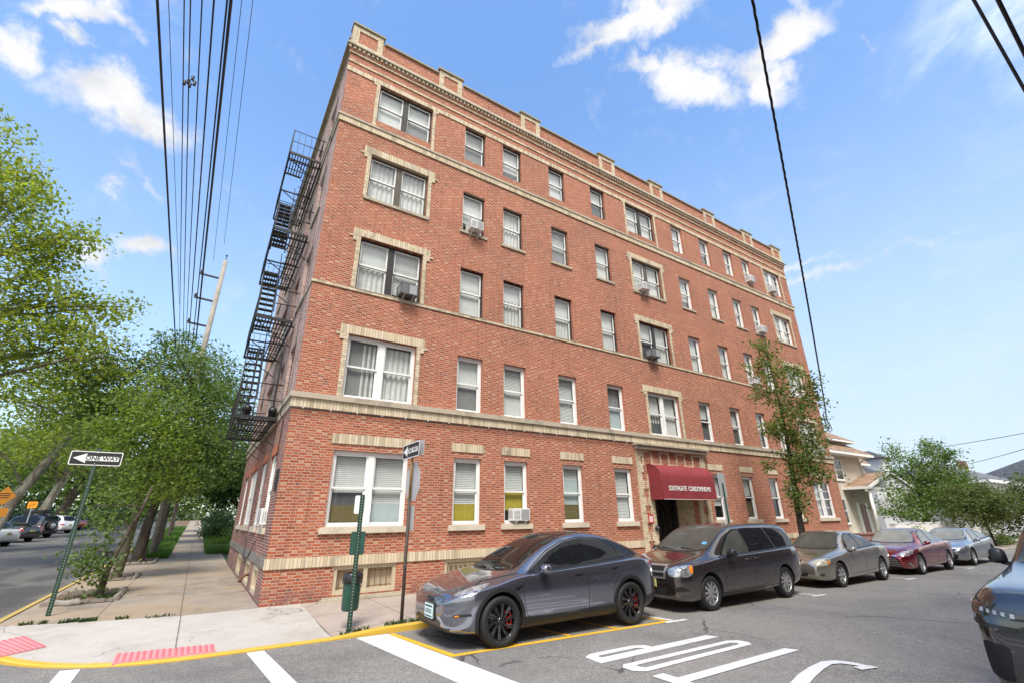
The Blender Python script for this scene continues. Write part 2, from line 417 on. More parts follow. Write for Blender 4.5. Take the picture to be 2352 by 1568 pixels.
def slab_mat(name, col, dark, stain, jx=(), jy=(), warm=None):
    """poured concrete with sawn joints at fixed x and y"""
    m, t = mat(name); pos = t.new('ShaderNodeNewGeometry').outputs['Position']; x, y, z = t.sep(pos)
    fine = t.noise(pos, 90, 3, .7); mid = t.noise(pos, 3.5, 6, .7); big = t.noise(pos, .7, 5, .65, .4)
    c = t.mix(.45, col, t.mix(1.0, col, t.ramp(fine, [(.3, (.72, .72, .72)), (.7, (1.25, 1.25, 1.25))]), 'MULTIPLY'))
    c = t.mix(t.math('MULTIPLY', t.sstep(big, .42, .68), stain), c, dark)
    c = t.mix(.35, c, t.mix(1.0, c, t.ramp(mid, [(.3, (.75, .74, .72)), (.7, (1.15, 1.15, 1.15))]), 'MULTIPLY'))
    if warm: c = t.mix(t.math('MULTIPLY', t.sstep(t.noise(pos, .45, 3), .45, .6), .6), c, warm)
    v = t.new('ShaderNodeTexVoronoi', feature='F1'); v.inputs['Scale'].default_value = 2.1; t.l.new(pos, v.inputs['Vector'])      # gum spots and drips
    c = t.mix(t.math('MULTIPLY', t.sstep(v.outputs['Distance'], .075, .045), .5), c, tuple(q*.55 for q in dark))
    ck = t.new('ShaderNodeTexVoronoi', feature='DISTANCE_TO_EDGE'); ck.inputs['Scale'].default_value = .33; wb = t.new('ShaderNodeTexNoise'); wb.inputs['Scale'].default_value = 2.2; wb.inputs['Detail'].default_value = 5; t.l.new(pos, wb.inputs['Vector'])
    t.l.new(t.vmath('ADD', pos, wb.outputs['Color']), ck.inputs['Vector'])
    c = t.mix(t.math('MULTIPLY', t.math('MULTIPLY', t.sstep(ck.outputs['Distance'], .006, .002), t.sstep(t.noise(pos, .6, 2), .50, .56)), .7), c, (.09, .075, .06))
    d = None
    for v in jx:
        e = t.math('ABSOLUTE', t.math('SUBTRACT', x, v)); d = e if d is None else t.math('MINIMUM', d, e)
    for v in jy:
        e = t.math('ABSOLUTE', t.math('SUBTRACT', y, v)); d = e if d is None else t.math('MINIMUM', d, e)
    if d is not None:
        d = t.math('ADD', d, t.math('MULTIPLY_ADD', mid, .012, -.006))
        c = t.mix(t.math('MULTIPLY', t.sstep(d, .016, .006), .75), c, (.09, .075, .055))
    t.l.new(c, t.p.inputs['Base Color']); t.p.inputs['Roughness'].default_value = .92; t.p.inputs['Specular IOR Level'].default_value = .2
    t.l.new(t.bump(fine, .35, .005), t.p.inputs['Normal'])
    return m

def worn_paint(name, col, wear=.35, under=(.10, .10, .10)):
    m, t = mat(name); pos = t.new('ShaderNodeNewGeometry').outputs['Position']
    a = t.noise(pos, 60, 3, .7); b = t.noise(pos, 2.2, 5, .7)
    w = t.math('MULTIPLY', t.sstep(t.math('ADD', t.math('MULTIPLY', a, .5), t.math('MULTIPLY', b, .6)), .60, .74), wear)
    c = t.mix(w, col, under); c = t.mix(.3, c, t.mix(1.0, c, t.ramp(b, [(.3, (.8, .8, .8)), (.7, (1.1, 1.1, 1.1))]), 'MULTIPLY'))
    t.l.new(c, t.p.inputs['Base Color']); t.p.inputs['Roughness'].default_value = .75
    t.l.new(t.bump(a, .3, .004), t.p.inputs['Normal'])
    return m

M['asphalt'] = asphalt_mat()
M['corner_slab'] = slab_mat('new_pale_concrete', (.45, .415, .375), (.33, .295, .255), .6, jx=(-1.39,))
M['side_slab'] = slab_mat('old_tan_concrete', (.315, .268, .218), (.19, .155, .12), .75, jx=(-1.40, -2.80), jy=(3.8, 7.6, 11.4, 15.2, 19, 23, 27, 31, 36, 41, 46), warm=(.34, .255, .165))
M['front_slab'] = slab_mat('pinkish_concrete', (.38, .32, .27), (.25, .205, .165), .5, jx=tuple(.8+1.55*i for i in range(0, 26)), jy=(-1.55, -3.0))
M['earth'] = stone_mat('dry_earth', (.16, .115, .075), (.08, .06, .04), .7, 3)
M['kerb_yellow'] = worn_paint('yellow_kerb_paint', (.58, .36, .04), 1.25, (.4, .33, .2))
M['kerb_worn'] = worn_paint('worn_yellow_kerb', (.46, .32, .09), 1.5, (.36, .32, .27))
M['kerb_grey'] = stone_mat('grey_kerb', (.38, .35, .31))
M['road_white'] = worn_paint('white_road_paint', (.64, .64, .63), 1.0, (.2, .2, .2))
M['road_yellow'] = worn_paint('yellow_road_paint', (.72, .40, .02), .35, (.14, .13, .11))
M['pad_red'] = worn_paint('red_tactile_plastic', (.58, .25, .26), .35, (.5, .2, .2))
M['pad_dome'] = worn_paint('worn_red_domes', (.50, .13, .145), .3, (.5, .2, .2))
M['lawn_soil'] = stone_mat('lawn_ground', (.045, .07, .02), (.03, .03, .015), .6, 2)
M['sod'] = stone_mat('distant_ground', (.10, .11, .06), (.06, .06, .04), .6, .2)

def gridmesh(name, xs, ys, keep, zf, m):
    b = MB(); idx = {}
    def vid(i, j):
        if (i, j) not in idx: idx[i, j] = len(b.v); b.v.append((xs[i], ys[j], zf(xs[i], ys[j])))
        return idx[i, j]
    for i in range(len(xs)-1):
        for j in range(len(ys)-1):
            if keep((xs[i]+xs[i+1])/2, (ys[j]+ys[j+1])/2):
                b.f.append((vid(i, j), vid(i+1, j), vid(i+1, j+1), vid(i, j+1))); b.m.append(0); b.sm.append(False)
    o = b.build(name, m); o['kind'] = 'structure'; return o

gx = [-900, -300, -120, -60, -40, -24, -18, -13, -8, -4.3, -2, 0, 1, 2, 3, 4, 5, 6, 10, 20, 30, 45, 60, 90, 140, 300, 900]
gy = [-900, -300, -120, -60, -30, -13.6, -10, -7, -3.3, 0, 3, 6, 9, 12, 16, 20, 26, 34, 44, 56, 75, 100, 140, 300, 900]
gridmesh('ground', gx, gy, lambda x, y: True, lambda x, y: grade(x, y)-.108-(.3 if (abs(x) > 200 or abs(y) > 200) else 0), M['sod'])
gridmesh('road', gx, gy, lambda x, y: (-13.6 < y < -3.3 and -130 < x < 150) or (-24 < x < -4.3 and -130 < y < 150) or (-24 < x < 0 and -13.6 < y < 0), lambda x, y: grade(x, y)-.10, M['asphalt'])

def sm(v, a, b):
    t = max(0., min(1., (v-a)/(b-a))); return t*t*(3-2*t)
def sw(x, y):
    dip = .075*sm(-y, .6, 3.0)*(1-sm(x, .7, 1.9))
    dip = max(dip, .075*sm(-x, 3.0, 4.2)*(1-sm(y, -.4, 1.2))*sm(-y, -1.2, .4))
    return grade(x, y) - dip
# the kerb line: side street, rounded corner, front street
arc = [(-1.0+3.38*math.cos(a), .9+4.34*math.sin(a)) for a in [PI+PI/2*i/16 for i in range(17)]]
arc = [(-1.0-3.38*math.cos(PI/2*i/16), .9-4.34*math.sin(PI/2*i/16)) for i in range(17)]
OUT = [(-4.40, y) for y in (110, 90, 70, 55, 44, 36, 30, 26, 22, 18, 15, 12, 10, 8, 6, 4.5, 3, 1.9)] + [(-4.38, .9)] + arc[1:] + [(x, -3.45-.0*x) for x in (0, .8, 1.6, 2.5, 4, 6, 8, 11, 14, 18, 22, 26, 29, 33, 37, 42, 48, 56, 70)]
def offset(path, d):
    r = []
    for i, p in enumerate(path):
        a = Vector(path[max(0, i-1)]); b = Vector(path[min(len(path)-1, i+1)]); t = (b-a).normalized(); r.append((p[0]-t.y*d, p[1]+t.x*d))
    return r
INN = offset(OUT, .125)
kb = MB()
for i in range(len(OUT)-1):
    x, y = OUT[i]; mi = 0 if (y < -1.2 and OUT[i+1][0] <= 2.5) else (1 if x < -3.2 and y < 31 else 2)
    q = []
    for k in (i, i+1):
        o_, n_ = OUT[k], INN[k]; zt = sw(*o_)+.006; zb = grade(*o_)-.13
        q.append([(o_[0], o_[1], zb), (o_[0], o_[1], zt-.015), (o_[0]*.86+n_[0]*.14, o_[1]*.86+n_[1]*.14, zt), (n_[0], n_[1], zt), (n_[0], n_[1], zb)])
    for j in range(4): kb.quad(q[0][j], q[1][j], q[1][j+1], q[0][j+1], mi)
ko = kb.build('kerb', [M['kerb_yellow'], M['kerb_worn'], M['kerb_grey']], fix=True); ko['kind'] = 'structure'

ci = [p for p in INN]
seam = [(-4.24, .80), (-2.74, .28), (-1.43, -.06), (0, -.03)]
ins = lambda f: [p for p in ci if f(p)]
corner_edge = [p for p in ci if (p[1] < .80 and p[0] < .8)]
sheet('corner_pavement', [seam[0]] + corner_edge + [(.80, -3.29), (.83, 0.0), (0, 0)] + seam[:0:-1][1:], sw, M['corner_slab'], .45)
sheet('side_pavement', [(-4.24, 20), (-4.24, .80)] + seam[1:] + [(0, 13), (0, 20)], sw, M['side_slab'], .9)
sheet('side_pavement', [(-2.35, 110), (-2.35, 20.0), (-.75, 20.0), (-.75, 110)], lambda x, y: sw(x, y)+.004, M['side_slab'], 4)
sheet('verge_earth', [(-4.24, 110), (-4.24, 20.0), (-2.35, 20.0), (-2.35, 110)], lambda x, y: sw(x, y), M['earth'], 4)
sheet('front_pavement', [(.83, 0), (.80, -3.29), (2.5, -3.29), (29, -3.29), (70, -3.29), (70, -.4), (28.6, -.4), (28.6, 0)], sw, M['front_slab'], 1.2)
sheet('driveway', [(28.6, -.4), (40, -.4), (40, 14), (28.6, 14)], lambda x, y: sw(x, y)+.005, M['kerb_grey'], 3)
sheet('yard_ground', [(-.75, 110), (-.75, 20.0), (0, 20), (0, 13), (12, 13), (12, 110)], lambda x, y: sw(x, y)-.004, M['lawn_soil'], 5)
sheet('garden_ground', [(40, -.4), (140, -.4), (140, 60), (40, 60)], lambda x, y: sw(x, y)-.004, M['lawn_soil'], 6)
sheet('opposite_pavement', [(-130, -18), (150, -18), (150, -13.4), (-130, -13.4)], lambda x, y: grade(x, y)+.0, M['front_slab'], 8)
sheet('park_ground', [(-14.2, 2), (-14.2, 26), (-18.5, 30), (-18.5, 110), (-90, 110), (-90, 2)], lambda x, y: grade(x, y)+.02, M['lawn_soil'], 8)

# tactile pads with rows of raised domes
def pad(poly, nx, ny, label=None):
    b = MB(); A, B, C_, D = [Vector((*p, 0)) for p in poly]   # A..B along the long side
    for q in (A, B, C_, D): q.z = sw(q.x, q.y)+.012
    up = Vector((0, 0, .008))
    b.prism([A-up*4, B-up*4, C_-up*4, D-up*4], up*4.8)
    for i in range(nx):
        for j in range(ny):
            u, v = (i+.5)/nx, (j+.5)/ny
            p = A.lerp(B, u).lerp(D.lerp(C_, u), v) + up*.75; r = .023
            b.add([p+Vector((r*math.cos(k*PI/3), r*math.sin(k*PI/3), 0)) for k in range(6)] + [p+Vector((r*.6*math.cos(k*PI/3), r*.6*math.sin(k*PI/3), .011)) for k in range(6)],
                  [tuple(range(6, 12))] + [(k, (k+1) % 6, 6+(k+1) % 6, 6+k) for k in range(6)], 1)
    o = b.build('tactile_paving', [M['pad_red'], M['pad_dome']], fix=True); o['kind'] = 'structure'
pad([(-2.12, -2.62), (-.88, -2.80), (-.88, -3.27), (-2.10, -3.20)], 16, 7)
pad([(-3.58, -.42), (-3.08, -1.62), (-3.52, -1.95), (-4.10, -.75)], 16, 8)

# painted markings
def marking(name, polys, m, dz=.004):
    b = MB()
    for k, poly in enumerate(polys):
        b.add([(p[0], p[1], grade(p[0], p[1])-.10+dz+.0003*k) for p in poly], [tuple(range(len(poly)))])
    o = b.build(name, m, fix=False)
    bm = bmesh.new(); bm.from_mesh(o.data)
    for f in bm.faces:
        f.normal_update()
        if f.normal.z < 0: f.normal_flip()
    bm.to_mesh(o.data); bm.free(); o['kind'] = 'structure'; return o
def stroke(pts, w, closed=False, hw=None):
    """quads of a painted stroke along pts"""
    P = [Vector(p) for p in pts]; n = len(P); L = []; R = []
    for i in range(n):
        a = P[(i-1) % n] if closed or i > 0 else P[i]; b = P[(i+1) % n] if closed or i < n-1 else P[i]
        d1 = (P[i]-a).normalized() if (P[i]-a).length else (b-P[i]).normalized(); d2 = (b-P[i]).normalized() if (b-P[i]).length else d1
        t = (d1+d2).normalized(); k = 1/max(.45, t.dot(d2)); nrm = Vector((-t.y, t.x))
        ww = w[i] if isinstance(w, list) else w
        L.append(P[i]+nrm*ww/2*k); R.append(P[i]-nrm*ww/2*k)
    m_ = n if closed else n-1
    return [[tuple(L[i]), tuple(L[(i+1) % n]), tuple(R[(i+1) % n]), tuple(R[i])] for i in range(m_)]
def ringpoly(outer, inner): 
    n = len(outer); return [[outer[i], outer[(i+1) % n], inner[(i+1) % n], inner[i]] for i in range(n)]
marking('road_stop_line', [[(1.16, -3.50), (1.70, -3.50), (2.60, -9.7), (2.02, -9.7)]], M['road_white'])
marking('road_crossing_line', [[(-2.66, -3.02), (-2.44, -3.08), (-2.38, -9.6), (-2.62, -9.6)]], M['road_white'])
marking('road_crossing_line', [[(-.48, -3.49), (-.24, -3.49), (.30, -9.6), (.02, -9.6)]], M['road_white'])
marking('road_bay_lines', stroke([(1.76, -3.52), (2.06, -5.40)], .11) + stroke([(2.0, -5.385), (6.66, -5.56)], .11) + stroke([(6.3, -3.52), (6.58, -5.49)], .10)
        + stroke([(3.16, -5.36), (2.75, -3.52)], .09) + stroke([(4.27, -5.40), (3.85, -3.52)], .09) + stroke([(5.33, -5.44), (4.95, -3.52)], .09), M['road_yellow'])
tees = []
for x0 in (6.72, 12.3, 18.3, 24.2, 30.2):
    tees += stroke([(x0-.35, -3.52), (x0, -5.56)], .11) + stroke([(x0-.28, -5.62), (x0+.30, -5.66)], .11)
marking('road_bay_marks', tees, M['road_white'], .008)
letters = []
# P
letters += [[(3.60, -6.68), (6.20, -6.68), (6.30, -6.86), (3.60, -6.88)]] + stroke([(3.70, -6.70), (3.70, -6.58), (3.80, -6.515), (4.62, -6.52), (4.76, -6.60), (4.78, -6.69)], [.19, .18, .14, .13, .16, .17])
# O
oo = [(3.69, -7.20), (3.80, -7.10), (6.15, -7.10), (6.33, -7.19), (6.36, -7.36), (6.25, -7.47), (3.84, -7.49), (3.70, -7.38)]
ii = [(3.90, -7.24), (3.95, -7.215), (6.08, -7.215), (6.14, -7.26), (6.15, -7.32), (6.08, -7.355), (3.96, -7.365), (3.91, -7.33)]
letters += ringpoly(oo, ii)
# T
letters += [[(3.74, -7.66), (3.95, -7.66), (3.95, -7.88), (3.74, -7.88)], [(3.74, -7.88), (6.46, -7.88), (6.54, -8.06), (3.74, -8.06)], [(3.74, -8.06), (3.95, -8.06), (3.95, -8.30), (3.74, -8.30)]]
# S
letters += stroke([(4.25, -8.60), (4.02, -8.57), (3.84, -8.66), (3.84, -8.90), (4.05, -9.02), (4.5, -8.98), (4.95, -8.85), (5.35, -8.74), (5.8, -8.65), (6.16, -8.61), (6.34, -8.68), (6.41, -8.83), (6.42, -9.00)],
                  [.12, .17, .2, .2, .14, .16, .18, .18, .16, .14, .14, .14, .13])
letters += [[(6.50, -9.10), (6.50, -8.99), (6.24, -8.90), (6.20, -9.02)]]
marking('road_lettering', letters, M['road_white'])
# ================================================================ THE BRICK APARTMENT BUILDING
M['sooty_stone'] = stone_mat('sooty_grey_stone', (.23, .21, .19), (.10, .09, .08), .7, 2)
LEN, DEP, TOPZ = 28.4, 13.0, 18.25
bld = empty('apartment_building', (0, 0, 0), 0, 'five-storey red brick apartment building with cream trim and stepped parapet on the street corner', 'building')

DBL = dict(A=(1.15, 3.18), F=(13.37, 15.38), K=(25.52, 27.40))
SGL = dict(B=(4.57, 5.49), C=(6.31, 7.21), D=(8.66, 9.54), E=(11.09, 11.98), G=(16.78, 17.66), H=(19.14, 20.0), I=(21.35, 22.2), J=(23.2, 24.04))
ROWZ = [(1.60, 3.45), (4.86, 6.66), (8.11, 9.88), (11.38, 13.10), (14.62, 16.25)]
SIDE = [(1.25, 2.45), (3.5, 4.75), (6.0, 8.5), (9.7, 10.9)]
front = []   # x0, x1, z0, z1, row, column
for r, (z0, z1) in enumerate(ROWZ):
    for k, (a, b) in list(DBL.items()) + list(SGL.items()):
        if r == 0 and k in 'F': continue
        front.append((a, b, z0, z1, r, k))
DOOR = (13.05, 15.70, -.3, 3.35)
basement = [(2.0-.5, 3.05, .10, .74), (4.4, 5.7, .14, .74), (6.1, 7.4, .14, .74), (8.5, 9.8, .14, .74), (19.0, 20.2, .14, .74), (21.2, 22.4, .14, .74), (25.7, 27.1, .14, .74)]
base_side = [(1.2, 2.3, .08, .70), (3.2, 4.5, .08, .70), (6.2, 7.8, .08, .70)]

def wall_grid(b, u0, u1, z0, z1, holes, P, mi=0, reveal=.24, mrev=0):
    """wall face with openings and brick reveals; P(u, depth, z) gives the point"""
    us = sorted({u0, u1, *[h[0] for h in holes], *[h[1] for h in holes]}); zs = sorted({z0, z1, *[h[2] for h in holes], *[h[3] for h in holes]})
    us = [u for u in us if u0 <= u <= u1]; zs = [z for z in zs if z0 <= z <= z1]
    for j in range(len(zs)-1):
        i = 0
        while i < len(us)-1:
            cz = (zs[j]+zs[j+1])/2
            full = lambda k: not any(h[0] < (us[k]+us[k+1])/2 < h[1] and h[2] < cz < h[3] for h in holes)
            if not full(i): i += 1; continue
            k = i
            while k < len(us)-1 and full(k): k += 1
            b.quad(P(us[i], 0, zs[j]), P(us[k], 0, zs[j]), P(us[k], 0, zs[j+1]), P(us[i], 0, zs[j+1]), mi); i = k
    for a, c, d, e in [h[:4] for h in holes]:
        R = h[4] if False else reveal
        b.quad(P(a, 0, d), P(a, 0, e), P(a, R, e), P(a, R, d), mrev); b.quad(P(c, 0, e), P(c, 0, d), P(c, R, d), P(c, R, e), mrev)
        b.quad(P(a, 0, e), P(c, 0, e), P(c, R, e), P(a, R, e), mrev); b.quad(P(c, 0, d), P(a, 0, d), P(a, R, d), P(c, R, d), mrev)

PF = lambda u, d, z: (u, d, z)
PS = lambda u, d, z: (d, u, z)
wb = MB()
fh = [f[:4] for f in front] + [DOOR] + basement
wall_grid(wb, 0, LEN, -.5, TOPZ, fh, PF)
w = wb.build('front_wall', M['brick'], bld)
sb = MB()
sh = [(a, b, z0, z1) for (z0, z1) in ROWZ for (a, b) in SIDE] + base_side
wall_grid(sb, 0, DEP, -.5, 4.42, [h for h in sh if h[3] < 4.4], PS)
sb.build('side_wall', M['brick_side'], bld, fix=False)
sb = MB(); wall_grid(sb, 0, DEP, 4.42, TOPZ, [h for h in sh if h[2] > 4.42], PS, 0, .24)
sb.build('parged_side_wall', M['parge'], bld)
bk = MB(); bk.quad((LEN, 0, -.5), (LEN, DEP, -.5), (LEN, DEP, TOPZ), (LEN, 0, TOPZ)); bk.build('end_wall', M['brick'], bld); bk = MB(); bk.quad((0, DEP, -.5), (0, DEP, TOPZ), (LEN, DEP, TOPZ), (LEN, DEP, -.5))
bk.build('rear_wall', M['brick_side'], bld)
rf = MB(); rf.quad((.35, .35, 17.6), (LEN-.35, .35, 17.6), (LEN-.35, DEP-.3, 17.6), (.35, DEP-.3, 17.6))
rf.build('roof', M['black_trim'], bld)

# ---- string courses, each wrapped round the side
def course(name, z0, z1, proj, m, side=True, x1=LEN, ms=None):
    b = MB(); b.box(-proj, x1+proj, -proj, .02, z0, z1)
    o = b.build(name, m, bld)
    if side:
        b = MB(); b.box(-proj*.9, .02, .021, DEP, z0+.002, z1-.002); b.build(name, ms or M['ledge'], bld)
    return o
b = MB()
for a, c in ((0, 12.26), (16.52, LEN)): b = MB(); b.box(a-(.035 if a == 0 else 0), c+(.035 if c == LEN else 0), -.035, .02, .735, .955); b.build('water_table', M['soldier'], bld)
b = MB(); b.box(-.03, .02, .021, DEP, .737, .95); b.build('water_table', M['sooty_stone'], bld)
course('belt_course', 4.46, 4.70, .045, M['soldier'])
course('belt_ledge', 4.703, 4.845, .10, M['ledge'])
course('sill_course', 8.00, 8.085, .03, M['jamb'])
course('belt_course', 13.98, 14.20, .045, M['soldier'])
course('belt_ledge', 14.203, 14.29, .075, M['ledge'])
b = MB(); b.box(-.03, LEN+.03, -.03, .02, 16.255, 16.44); b.build('lintel_course', M['soldier'], bld)
b = MB(); b.box(-.03, LEN+.03, -.03, .02, 16.70, 16.78); b.build('string_course', M['jamb'], bld)
b = MB(); b.box(-.05, LEN+.05, -.05, .02, 17.10, 17.17); b.build('string_course', M['jamb'], bld); b = MB(); b.box(-.03, .02, .021, DEP, 17.10, 17.17); b.build('string_course', M['jamb'], bld)
n = 178; zz = [];                                            # cornice: ledge on a toothed dentil strip, one continuous piece
for i in range(n):
    x = -.10 + i*(LEN+.2)/n; zz += [(x, -.05), (x, -.115), (x+.085, -.115), (x+.085, -.05)]
b = MB(); b.add([(x, y, 17.26) for x, y in zz] + [(x, y, 17.37) for x, y in zz], [(i, i+1, len(zz)+i+1, len(zz)+i) for i in range(len(zz)-1)] + [(4*i, 4*i+3, 4*i+2, 4*i+1) for i in range(n)])
b.build('dentil_row', M['jamb'], bld, fix=False)
b = MB(); b.box(-.06, LEN+.06, -.06, .02, 17.172, 17.258); b.build('cornice_bed', M['brick'], bld)
b = MB(); b.box(-.16, LEN+.16, -.16, .02, 17.372, 17.44); b.build('cornice', M['ledge'], bld); b = MB(); b.box(-.16, .02, .021, DEP, 17.372, 17.44); b.build('cornice', M['ledge'], bld)
b = MB(); b.box(-.10, LEN+.10, -.10, .02, 17.442, 17.56); b.build('cornice', M['sill'], bld)
# parapet piers with framed brick panels, copings
PIERS = [(0, 1.06), (3.34, 4.34), (7.24, 8.24), (11.86, 12.9), (15.5, 16.5), (20.1, 21.1), (24.0, 25.05), (27.34, 28.4)]
for i, (x0, x1) in enumerate(PIERS):
    pb = MB(); pb.box(x0+.002, x1-.002, .001, .30, TOPZ, 18.50); pb.build('parapet_pier', M['brick'], bld)
    fr = .20; b = MB(); a_, d_ = x0-(.03 if x0 == 0 else 0), x1+(.03 if x1 == LEN else 0)
    o4 = [(a_, 17.561), (d_, 17.561), (d_, 18.50), (a_, 18.50)]; i4 = [(x0+fr, 17.70), (x1-fr, 17.70), (x1-fr, 18.30), (x0+fr, 18.30)]
    V = [(x, y, z) for y in (-.035, 0) for q in (o4, i4) for x, z in q]
    F = []
    for k in range(4):
        k2 = (k+1) % 4; F += [(k, k2, 4+k2, 4+k), (4+k, 4+k2, 12+k2, 12+k), (k2, k, 8+k, 8+k2)]
    b.add(V, F); b.build('parapet_frame', M['jamb'], bld, fix=True)
    cp = MB(); cp.box(x0-.06, x1+.06, -.09, .36, 18.502, 18.58); cp.build('coping', M['coping'], bld)
for i in range(len(PIERS)-1):
    cp = MB(); cp.box(PIERS[i][1]+.062, PIERS[i+1][0]-.062, -.07, .36, TOPZ+.001, TOPZ+.075); cp.build('coping', M['coping'], bld)
cp = MB(); cp.box(-.07, .36, .361, DEP, TOPZ+.001, TOPZ+.075); cp.build('coping', M['coping'], bld)
b = MB(); b.box(-.03, -.001, .0, 1.0, 17.561, 18.50); b.build('parapet_frames', M['parge'], bld)

# ---- cream surrounds of the paired windows, lintels and sills
def surround(x0, x1, z0, z1, full=True):
    b = MB(); pr = -.03; jw = .125
    b.box(x0-.24, x1+.24, pr, .01, z1+.005, z1+.255)            # soldier head
    for s in (-1, 1):
        b2 = MB(); xe = x0 if s < 0 else x1
        f = lambda a, c: (min(xe+s*a, xe+s*c), max(xe+s*a, xe+s*c))
        b2.box(*f(0, jw), pr, .01, z0, z1-.185)
        b2.box(*f(0, .235), pr, .01, z1-.185, z1)               # ear
        b2.box(*f(.235, .35), pr, .01, z1-.06, z1-.002)
        b2.build('window_surround', M['jamb'], bld)
    b.build('window_head', M['soldier'], bld)
for r, (z0, z1) in enumerate(ROWZ):
    for k, (a, c) in DBL.items():
        if r == 0: continue
        if r == 4:
            for s, xe in ((-1, a), (1, c)):
                b2 = MB(); f = lambda p, q: (min(xe+s*p, xe+s*q), max(xe+s*p, xe+s*q))
                b2.box(*f(0, .12), -.028, .01, z0-.32, z1-.085); b2.box(*f(0, .22), -.028, .01, z1-.085, z1+.003)
                b2.build('window_surround', M['jamb'], bld)
        else: surround(a, c, z0, z1)
for a, c, z0, z1, r, k in front:
    if r == 0:
        b = MB(); b.box(a-.09, c+.09, -.025, .01, 3.62, 3.87); b.build('lintel', M['soldier_dirty'], bld)
        # brick fills the strip between opening head and lintel, so the head is a steel angle
        b = MB(); b.box(a-.12, c+.12, -.075, .18, z0-.16, z0-.002); bevel(b.build('window_sill', M['sill'], bld), .012)
    elif r == 3 or (r == 2 and False):
        b = MB(); b.box(a-.10, c+.10, -.05, .18, z0-.10, z0-.002); b.build('window_sill', M['ledge'], bld)
    elif r == 2:
        b = MB(); b.box(a-.08, c+.08, -.04, .18, z0-.022, z0-.002); b.build('window_sill', M['ledge'], bld)
for i, (z0, z1) in enumerate(ROWZ):
    for a, c in SIDE:
        b = MB(); b.box(-.06, .16, a-.12, c+.12, z0-.15, z0-.002); b.build('window_sill', M['sill' if i == 0 else 'ledge'], bld)
        if i == 0:
            b = MB(); b.box(-.012, .01, a-.1, c+.1, z1+.002, z1+.27); b.build('lintel', M['brick_red_new'], bld)

